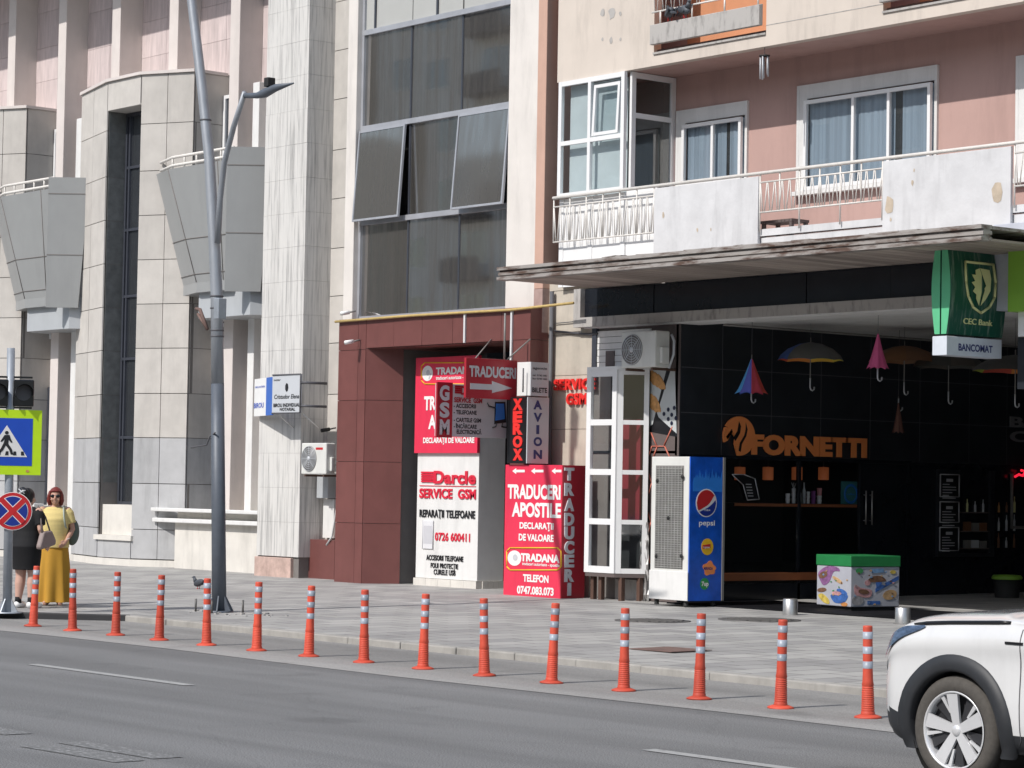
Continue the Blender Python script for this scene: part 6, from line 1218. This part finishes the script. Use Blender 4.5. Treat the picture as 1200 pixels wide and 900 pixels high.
# ================================================================== PEOPLE
SKIN = mat('skin', (.52, .29, .21), .55, var=.05, scale=8); 
def ringz(z, cx, cy, rx, ry, n=28, f=None):
    return [V3((cx+rx*(1 if not f else f(2*PI*k/n))*math.cos(2*PI*k/n), cy+ry*(1 if not f else f(2*PI*k/n))*math.sin(2*PI*k/n), z)) for k in range(n)]
def fuse(o, vox=.008, it=6, fac=.5):
    r = o.modifiers.new('r', 'REMESH'); r.mode = 'VOXEL'; r.voxel_size = vox; r.use_smooth_shade = True
    s = o.modifiers.new('s', 'SMOOTH'); s.iterations = it; s.factor = fac; return bake(o)
def arm_hand(b, sh, el, wr, hd, palm_n, k=1.0, curl=.6):
    sh, el, wr, hd, palm_n = map(V3, (sh, el, wr, hd, palm_n))
    b.tube([sh, sh.lerp(el, .5), el, el.lerp(wr, .35), wr], [.052*k, .047*k, .038*k, .038*k, .026*k], 10); b.ell(sh, (.058*k, .055*k, .058*k))
    d = (hd-wr).normalized(); s = d.cross(palm_n).normalized(); pn = s.cross(d)
    b.tube([wr, wr+d*.04, wr+d*.08], [.025, .034, .032], 8)
    for q, L in ((-.028, .062), (-.009, .072), (.010, .068), (.028, .052)):
        p = wr+d*.08+s*q; e1 = p+d*L*.5+pn*L*.18*curl; e2 = e1+d*L*.35+pn*L*.5*curl; b.tube([p-d*.02, p, e1, e2], [.010, .0095, .009, .007], 7)
    p = wr+d*.025+s*-.03; b.tube([p+s*.012, p-s*.018+d*.025, p-s*.02+d*.06+pn*.015], [.012, .011, .008], 7)
def head(b, c, k=1.0):
    c = V3(c); b.ell(c+V3((0, .008, .01)), (.076*k, .092*k, .108*k), None, 20, 14); b.ell(c+V3((0, -.03, -.055)), (.055*k, .058*k, .055*k), None, 16, 10); b.ell(c+V3((0, -.048, -.092)), (.028, .03, .022))
    b.tube([c+V3((0, -.088, .02)), c+V3((0, -.104, -.022)), c+V3((0, -.092, -.032))], [.010, .016, .012], 8)
    for s in (-1, 1): b.ell(c+V3((s*.077, .012, -.01)), (.014, .026, .033)); b.ell(c+V3((s*.04, -.068, -.035)), (.026, .022, .022))
    b.tube([c+V3((0, .02, -.06)), c+V3((0, .03, -.17))], [.052, .055], 12)
def leg(b, hip, kn, an, k=1.0):
    hip, kn, an = V3(hip), V3(kn), V3(an); b.tube([hip, hip.lerp(kn, .5), kn, kn.lerp(an, .3), kn.lerp(an, .65), an], [.092*k, .080*k, .060*k, .063*k, .048*k, .036*k], 14)
def shoe(b, an, toe, k=1.0):
    an = V3(an); b.tube([(an.x, an.y+.045, .045), (an.x, an.y-.03, .05), (an.x+(toe*.02), an.y-.12, .038), (an.x+toe*.03, an.y-.18, .03)], [.036*k, .042*k, .042*k, .026*k], 12)
# --- woman in yellow, facing the camera
wp = P(62, 709, Z=.08); t = thing('person', 'woman in a yellow top and long mustard skirt facing the street', 'person', (wp.x, wp.y, pz(wp.y)), math.radians(58))
b = MB()
b.loft([ringz(z, 0, cy, rx, ry) for z, cy, rx, ry in ((.72, .0, .16, .11), (.85, 0, .18, .125), (1.0, -.01, .15, .115), (1.12, -.015, .155, .12), (1.25, -.005, .165, .115), (1.33, .01, .155, .085), (1.385, .015, .07, .06))])
head(b, (0, -.02, 1.505)); arm_hand(b, (.175, .01, 1.315), (.245, .0, 1.06), (.17, -.15, .90), (.11, -.20, .83), (-.6, .5, 0)); arm_hand(b, (-.175, .01, 1.315), (-.24, .03, 1.06), (-.25, -.04, .84), (-.25, -.05, .76), (1, 0, 0))
for s in (-1, 1): leg(b, (s*.09, 0, .78), (s*.085, -.005, .45), (s*.08, .02, .09)); shoe(b, (s*.08, .02, .09), s)
fuse(b.build('body', SKIN, t, local=True))
top = mat('yellow_knit', (.70, .56, .23), .85, var=.10, scale=2, stretch=(1, 1, 22), bump=.3, bscale=60)
b = MB(); b.loft([ringz(z, 0, cy, rx, ry) for z, cy, rx, ry in ((.80, -.01, .205, .15), (.86, -.01, .205, .15), (.98, -.015, .19, .145), (1.1, -.02, .19, .15), (1.2, -.02, .195, .148), (1.28, 0, .195, .125), (1.335, .012, .175, .095), (1.365, .015, .11, .075), (1.372, .015, .075, .065))])
for s in (-1, 1): b.tube([(s*.15, .01, 1.32), (s*.185, .01, 1.28), (s*.228, .005, 1.14)], [.07, .075, .066], 14)
fuse(b.build('top', top, t, local=True), .009, 4)
b = MB(); pl = lambda z: (lambda a: 1+(.07+.09*(1-z/.98))*math.cos(11*a+2.2*math.sin(2*a))*(1-z/.99))
b.loft([ringz(z, 0, 0, .17+.075*(1-z/.98)**.7, .125+.06*(1-z/.98)**.7, 88, pl(z)) for z in (.98, .93, .85, .7, .5, .3, .12, .045)], 0, True, False)
b.build('skirt', mat('mustard_cloth', (.50, .265, .028), .8, var=.08, scale=3), t, local=True)
b = MB(); b.lathe([(.172, 0), (.178, .02), (.172, .04)], (0, 0, .94), 30); 
for i, v in enumerate(b.v): b.v[i] = V3((v.x, v.y*.76, v.z))
b.build('waistband', mat('mustard_band', (.42, .22, .03), .8), t, local=True)
HAIR = mat('red_brown_hair', (.17, .022, .016), .5, var=.4, scale=5, stretch=(30, 30, 3))
b = MB(); b.ell((0, .012, 1.53), (.098, .112, .118), None, 28, 20)
b.f2 = [(f, m_, s_) for f, m_, s_ in zip(b.f, b.m, b.sm) if not False]
b.v = [V3((q.x, q.y if not (q.y < -.03 and q.z < 1.585 and abs(q.x) < .08) else -.03, q.z)) for q in b.v]
for s in (-1, 1): b.tube([(s*.062, -.03, 1.585), (s*.084, -.035, 1.53), (s*.09, -.03, 1.45), (s*.086, -.02, 1.385)], [.03, .03, .031, .014], 10); b.tube([(s*.05, .05, 1.54), (s*.062, .05, 1.44), (s*.05, .045, 1.38)], [.05, .052, .02], 10)
b.tube([(-.07, -.055, 1.585), (-.03, -.088, 1.59), (.03, -.088, 1.59), (.07, -.055, 1.583)], [.012, .016, .016, .012], 8); b.tube([(0, .07, 1.52), (0, .065, 1.39)], [.05, .03], 10)
fuse(b.build('hair', HAIR, t, local=True), .007, 3)
b = MB()
for s in (-1, 1): b.ell((s*.036, -.103, 1.52), (.031, .008, .022), None, 14, 8)
b.tube([(-.012, -.108, 1.526), (.012, -.108, 1.526)], .004, 6); [b.tube([(s*.064, -.098, 1.526), (s*.082, .0, 1.522)], .004, 5) for s in (-1, 1)]; b.build('sunglasses', M['signblack'], t, local=True)
b = MB(); b.ell((0, -.098, 1.455), (.022, .008, .006), None, 10, 6); b.build('mouth', flat('lip_red', (.35, .06, .05), .5), t, local=True)
b = MB(); b.ell((.235, .12, 1.02), (.10, .10, .19), None, 16, 10); bo = b.build('bag_body', mat('grey_green_bag', (.10, .13, .11), .7), None); bo.location = t.location; bo.rotation_euler = t.rotation_euler
bo.name = 'backpack'; tag(bo, 'grey green backpack carried on the shoulder of the woman in yellow', 'backpack')
b = MB(); b.tube([(.12, .14, 1.22), (.12, .07, 1.38), (.115, -.06, 1.36), (.13, -.145, 1.22), (.15, -.12, 1.1), (.19, .05, 1.0)], .013, 6); sb_ = b.build('strap', mat('bag_strap', (.38, .42, .36), .7), bo, local=True)
b = MB(); b.tube([(.183+.03*math.cos(a), -.13+.03*math.sin(a), .925+.012*math.cos(a)) for a in [2*PI*k/12 for k in range(13)]], .005, 5); b.build('bracelet', M['letter_white'], t, local=True)
# --- woman in black, back turned
wp = P(30, 712, Z=.08); t = thing('person', 'woman in a black dress seen from behind beside the signal post', 'person', (wp.x, wp.y, pz(wp.y)), math.radians(205))
b = MB()
b.loft([ringz(z, 0, cy, rx, ry) for z, cy, rx, ry in ((.70, .02, .19, .14), (.84, .03, .205, .165), (1.0, 0, .17, .14), (1.12, -.01, .175, .14), (1.25, 0, .185, .13), (1.33, .01, .17, .095), (1.385, .015, .075, .065))])
head(b, (0, -.015, 1.50)); arm_hand(b, (-.19, .01, 1.31), (-.25, .05, 1.07), (-.26, -.08, .88), (-.25, -.14, .82), (1, 0, 0)); arm_hand(b, (.19, .01, 1.31), (.25, .03, 1.06), (.23, -.16, .98), (.20, -.23, .96), (-1, 0, 0))
for s in (-1, 1): leg(b, (s*.10, .01, .76), (s*.10, -.01, .44), (s*.105, .03, .09), 1.15)
for s in (-1, 1): b.tube([(s*.105, .03, .1), (s*.105, .0, .05), (s*.11, -.1, .04)], [.04, .04, .03], 10)
fuse(b.build('body', mat('fair_skin', (.55, .33, .26), .55, var=.05, scale=8), t, local=True))
BK = mat('black_jersey', (.006, .006, .008), .85, var=.2, scale=6)
b = MB(); b.loft([ringz(z, 0, cy, rx, ry) for z, cy, rx, ry in ((.52, .01, .195, .15), (.56, .01, .20, .155), (.70, .025, .225, .175), (.84, .04, .235, .20), (.95, .02, .21, .17), (1.05, 0, .2, .16), (1.2, 0, .205, .155), (1.29, .005, .205, .13), (1.345, .012, .17, .095), (1.378, .015, .1, .075))])
for s in (-1, 1): b.tube([(s*.16, .01, 1.31), (s*.2, .012, 1.26), (s*.238, .03, 1.13)], [.072, .078, .068], 14)
fuse(b.build('dress', BK, t, local=True), .009, 5)
for s in (-1, 1):
    b = MB(); shoe(b, (s*.105, .03, .09), s, 1.15); sh_ = b.build('shoe', M['whiteclean'], t, local=True)
    b = MB(); b.tube([(s*.105, .03, .065), (s*.105, .03, .15)], [.047, .043], 14); b.build('sock', BK, t, local=True)
BH = mat('black_hair', (.012, .011, .012), .35, var=.4, scale=5, stretch=(30, 30, 3))
b = MB(); b.ell((0, .018, 1.525), (.093, .108, .112), None, 24, 16); b.f = [f for f in b.f if not (lambda c: c.y < -.04 and c.z < 1.56)(sum((b.v[k] for k in f), V3())/len(f))]; b.m = b.m[:len(b.f)]; b.sm = b.sm[:len(b.f)]
b.ell((0, .10, 1.57), (.07, .06, .065), None, 14, 10); b.ell((.03, .09, 1.61), (.05, .04, .035)); b.build('hair', BH, t, local=True)
b = MB(); b.tube([(-.06, .15, 1.60), (0, .165, 1.575), (.06, .15, 1.55)], [.008, .014, .008], 8); b.tube([(-.05, .155, 1.555), (.05, .155, 1.615)], [.008, .008], 6); b.build('hair_clip', M['grey_and_shade'], t, local=True)
b = MB(); z0_, z1_ = .82, 1.06
b.loft([[V3((-.36, y, z)) for y, z in ((-.16, .86), (.16, .80), (.18, .84), (.10, 1.04), (-.08, 1.06), (-.18, .92))], [V3((-.27, y, z)) for y, z in ((-.16, .86), (.16, .80), (.18, .84), (.10, 1.04), (-.08, 1.06), (-.18, .92))]], 0, False)
bo = b.build('handbag', mat('taupe_leather', (.26, .20, .19), .55, var=.08), None, bevel=.03); bo.location = t.location; bo.rotation_euler = t.rotation_euler; tag(bo, 'taupe shoulder bag hanging at the side of the woman in black', 'handbag')
b = MB(); b.tube([(-.315, .10, 1.03), (-.26, .06, 1.22), (-.17, .0, 1.385), (-.22, -.1, 1.24), (-.315, -.08, 1.05)], .012, 6); b.build('strap', mat('taupe_strap', (.2, .16, .15), .55), bo, local=True)
# ================================================================== WHITE CAR
X0, YCAR = -10.68-.77, 13.21
def ip(tb, x):
    if x <= tb[0][0]: return tb[0][1]
    for (a, va), (c_, vc) in zip(tb, tb[1:]):
        if x <= c_: k = (x-a)/(c_-a); return va+(vc-va)*k
    return tb[-1][1]
def sm(tb, x, h=.05): return sum(ip(tb, x+d) for d in (-h, -h/2, 0, h/2, h))/5
TW = [(0, .56), (.03, .70), (.1, .80), (.2, .865), (.4, .905), (.7, .918), (1.0, .92), (3.4, .92), (4.0, .89), (4.3, .82), (4.45, .70)]
TZ = [(0, .76), (.05, .83), (.12, .90), (.19, 1.0), (.3, 1.05), (.5, 1.083), (1.0, 1.11), (1.15, 1.13), (1.95, 1.57), (2.4, 1.63), (3.2, 1.635), (4.0, 1.56), (4.3, 1.2), (4.45, 1.05)]
TS = [(0, .68), (.08, .80), (.16, .90), (.3, .965), (.7, .995), (1.2, 1.02), (2, 1.03), (4, 1.07), (4.45, .98)]
TB = [(0, .34), (.05, .28), (.3, .22), (4.1, .24), (4.45, .4)]
def prof(x):
    w_, zt, zs, zb = sm(TW, x, .03), sm(TZ, x, .06), sm(TS, x), sm(TB, x, .04); zs = min(zs, zt-.02)
    k = max(0, min(1, (x-1.08)/.2)); h8 = V3((w_*.905, zs+(zt-zs)*.40, 0)); h9 = V3((w_*.75, zs+(zt-zs)*.78, 0)); h10 = V3((w_*.42, zt-.008, 0))
    c8 = V3((w_*.935, zs+.03, 0)); c9 = V3((w_*.79, max(zs+.04, zt-.10), 0)); c10 = V3((w_*.66, zt-.025, 0))
    pts = [V3((0, zb, 0)), V3((w_*.8, zb, 0)), V3((w_*.93, zb+.035, 0)), V3((w_*.985, zb+.13, 0)), V3((w_*1.0, zb+.32, 0)), V3((w_*.985, (zb+.32+zs)/2, 0)), V3((w_*.999, zs-.10, 0)), V3((w_*.955, zs, 0)), h8.lerp(c8, k), h9.lerp(c9, k), h10.lerp(c10, k), V3((0, zt, 0))]
    out = []; S_ = 5
    for i in range(11):
        p0, p1, p2, p3 = pts[max(0, i-1)], pts[i], pts[i+1], pts[min(11, i+2)]
        for j in range(S_):
            u = j/S_; q = .5*((2*p1)+(p2-p0)*u+(2*p0-5*p1+4*p2-p3)*u*u+(3*p1-p0-3*p2+p3)*u**3); out.append((q.x, q.y))
    out.append((pts[11].x, pts[11].y)); return out
NS = 160; stn = [4.45*k/NS for k in range(NS+1)]; PR = [prof(x) for x in stn]; NP = len(PR[0])
AX = (.77, 3.445); RW = .345
parts_ = {k: MB() for k in ('body', 'lower_cladding', 'headlight', 'side_window', 'windscreen', 'grille')}
def cp(i, j, s): return V3((X0+stn[i], YCAR+s*PR[i][j][0], PR[i][j][1]))
for s in (-1, 1):
    for i in range(NS):
        for j in range(NP-1):
            x = (stn[i]+stn[i+1])/2; z = sum(PR[a][b_][1] for a in (i, i+1) for b_ in (j, j+1))/4; seg = j/5; zs = sm(TS, x); zt = sm(TZ, x, .06)
            if .9 <= seg < 8 and any(math.hypot(x-a, z-RW) < .40 for a in AX): continue
            nm = 'body'
            if seg < 1 or z < (.43 if x < .5 else .36): nm = 'lower_cladding'
            
            elif 8.1 <= seg < 9 and 1.36 < x < 3.95 and zs+.05 < z < zt-.085: nm = 'side_window'
            elif 9.3 <= seg and (1.19 < x < 1.93 or 3.98 < x < 4.27): nm = 'windscreen'
            parts_[nm].face([cp(i, j, s), cp(i+1, j, s), cp(i+1, j+1, s), cp(i, j+1, s)], 0, True)
for s in (-1, 1):
    ring0 = [cp(0, j, s) for j in range(NP)]; cen = V3((X0, YCAR, .6))
    for j in range(NP-1):
        z = (ring0[j].z+ring0[j+1].z)/2; parts_['grille' if .42 < z < .74 else 'body' if z >= .74 else 'lower_cladding'].face([V3((X0, YCAR, ring0[j].z)), ring0[j], ring0[j+1], V3((X0, YCAR, ring0[j+1].z))])
    rr0 = [cp(NS, j, s) for j in range(NP)]
    for j in range(NP-1): parts_['body'].face([V3((X0+4.45, YCAR, rr0[j].z)), rr0[j], rr0[j+1], V3((X0+4.45, YCAR, rr0[j+1].z))])
car = thing('car', 'white car with dark wheel arches entering at the right edge', 'car', (X0+2, YCAR, 0))
CM = {'body': mat('white_car_paint', (.66, .66, .66), .22, var=.05, scale=2.5, spec=.5, coat=1, grime=.10), 'lower_cladding': mat('black_plastic_cladding', (.024, .026, .030), .55, var=.15, scale=6), 'headlight': mat('headlight_lens', (.06, .09, .15), .08, var=.8, scale=14, spec=.9, stretch=(1, 1, 2.5)), 'side_window': flat('car_glass', (.012, .014, .018), .05, 0, .9), 'windscreen': flat('windscreen_glass', (.012, .014, .018), .05, 0, .9), 'grille': M['signblack']}
for k, q in parts_.items():
    if q.f: q.build(k, CM[k], car)
def yside(x, z):                                                # half width of the body at height z
    pr = prof(x); out = None
    for (y0_, z0_), (y1_, z1_) in zip(pr[10:45], pr[11:46]):
        if min(z0_, z1_) <= z <= max(z0_, z1_) and abs(z1_-z0_) > 1e-6: out = max(out or 0, y0_+(y1_-y0_)*(z-z0_)/(z1_-z0_))
    return out if out is not None else pr[35][0]
for s in (-1, 1):
    b = MB(); n = 14; rows_ = []
    for k in range(n+1):
        x = .13+.38*k/n; zt_h = min(sm(TS, x)+.012, sm(TZ, x, .06)-.03); zb_h = min(zt_h-.10*(1-k/n)**.8-.012, zt_h-.004); rows_.append([V3((X0+x-.008, YCAR+s*(yside(x, zb_h+(zt_h-zb_h)*q/6)+.012), zb_h+(zt_h-zb_h)*q/6)) for q in range(7)])
    for k in range(n):
        for q in range(6): b.face([rows_[k][q], rows_[k+1][q], rows_[k+1][q+1], rows_[k][q+1]], 0, True)
    b.build('headlight', CM['headlight'], car)
# wheel arches, liners, trim, seams
for ai, a in enumerate(AX):
    for s in (-1, 1):
        b = MB(); rings = []
        for k in range(33):
            an = math.radians(-22+224*k/32)
            def yat(x, z): 
                i = max(0, min(NS, int(round(x/4.45*NS)))); pr = [p for p in PR[i] if p[0] > .5*PR[i][20][0] and p[1] < 1.0]
                return min(pr, key=lambda p: abs(p[1]-z))[0]
            r0, r1 = .372, .485
            pts = []
            for r_, off in ((r0, -.12), (r0, .012), (r0+.02, .022), (r1-.01, .014), (r1, -.01)):
                x, z = a+r_*math.cos(an), RW+r_*math.sin(an); xx, zz = a+.43*math.cos(an), RW+.43*math.sin(an); pts.append(V3((X0+x, YCAR+s*(yat(xx, max(.26, zz))+off), max(.2, z))))
            rings.append(pts)
        b.loft(rings, 0, True, False, False); b.build('arch_cladding', CM['lower_cladding'], car, recalc=True)
        b = MB(); b.lathe([(.385, 0), (.385, .30), (.0, .30)], (X0+a, YCAR-.86 if s < 0 else YCAR+.56, RW), 28, 0, 'Y'); b.build('wheel_liner', M['dark'], car)
TY = mat('dusty_tyre_rubber', (.075, .068, .06), .85, var=.2, scale=5, stretch=(6, 1, 6)); RM = mat('machined_alloy', (.72, .72, .73), .3, .35, var=.06); RD = mat('dark_alloy', (.05, .05, .055), .45, .4)
for a in AX:
    for s in (-1, 1):
        c = V3((X0+a, YCAR+s*.905, RW)); iy = -s
        wt = MB(); wt.lathe([(.245, iy*.01), (.262, iy*-.002), (.30, iy*-.006), (.325, iy*.006), (.343, iy*.03), (.345, iy*.06), (.345, iy*.16), (.343, iy*.19), (.325, iy*.215), (.262, iy*.22), (.245, iy*.2)], c, 48, 0, 'Y'); 
        wo = bpy.data.objects.new('wheel', None); COL.objects.link(wo); wo.parent = car; wo.location = c-car.location
        wt.build('tyre', TY, wo)
        b = MB(); b.lathe([(.248, iy*.0), (.246, iy*-.004), (.236, iy*.0), (.228, iy*.03), (.225, iy*.18)], c, 48, 0, 'Y')
        for k in range(5):
            an = math.radians(90+72*k+2); e_ = V3((math.cos(an), 0, math.sin(an))); q = V3((-math.sin(an), 0, math.cos(an))); yv = V3((0, iy, 0))
            b.prism([c+e_*.03+q*.028+yv*.028, c+e_*.23+q*.058+yv*.004, c+e_*.23-q*.032+yv*.004, c+e_*.03-q*.028+yv*.028], yv*.02)
            e2_ = V3((math.cos(an+.42), 0, math.sin(an+.42))); q2 = V3((-math.sin(an+.42), 0, math.cos(an+.42))); b.prism([c+e2_*.12+q2*.006+yv*.03, c+e2_*.23+q2*.016+yv*.01, c+e2_*.23-q2*.012+yv*.01, c+e2_*.12-q2*.006+yv*.03], yv*.015)
        b.lathe([(0, iy*.018), (.03, iy*.018), (.036, iy*.03)], c, 20, 0, 'Y'); b.build('rim', RM, wo)
        b = MB(); b.lathe([(.224, iy*.07), (.0, iy*.075)], c, 32, 0, 'Y')
        for k in range(5):
            an = math.radians(90+72*k+38); e_ = V3((math.cos(an), 0, math.sin(an))); q = V3((-math.sin(an), 0, math.cos(an))); yv = V3((0, iy, 0)); b.prism([c+e_*.06+q*.02+yv*.05, c+e_*.22+q*.05+yv*.035, c+e_*.22-q*.02+yv*.035, c+e_*.06-q*.02+yv*.05], yv*.015)
        b.build('brake_disc', RD, wo)
def sidepath(xs_, jf, off=.006, s=-1):
    out = []
    for x in xs_: i = int(round(x/4.45*NS)); j = jf(x) if callable(jf) else jf; p = cp(i, j, s); out.append(p+V3((0, s*off, off)))
    return out
for s in (-1, 1):
    b = MB(); b.tube(sidepath([.40+.1*k for k in range(9)], 37, .003, s), [.006]+[.014]*7+[.01], 6); b.build('bonnet_trim', M['signblack'], car)
    for x in (1.29, 2.4): b = MB(); b.tube(sidepath([x]*1, 12, .0, s)+[cp(int(round((x+.02*math.sin((j-12)/8))/4.45*NS)), j, s)+V3((0, s*.0015, 0)) for j in range(14, 36, 2)], .004, 4); b.build('door_seam', M['cable'], car)
    i = int(1.26/4.45*NS); b = MB(); q = cp(i, 30, s); b.box(q.x-.06, q.x+.08, q.y-.006, q.y+.006, q.z-.008, q.z+.008); b.build('wing_badge', M['signblack'], car)
    q = cp(int(1.72/4.45*NS), 38, s); b = MB(); b.ell(q+V3((0, s*.14, .09)), (.07, .11, .075), None, 14, 10); b.tube([q, q+V3((0, s*.1, .06))], .025, 6); b.build('door_mirror', CM['body'], car)
b = MB(); b.ell((X0+.0, YCAR-.5, .52), (.05, .06, .035)); b.ell((X0+.0, YCAR+.5, .52), (.05, .06, .035)); b.build('fog_lamp', M['inox'], car)

for s in (-1, 1): b = MB(); b.ell((X0+4.36, YCAR+s*.70, .98), (.09, .10, .07), None, 12, 8); b.build('tail_light', M['trafred'], car)
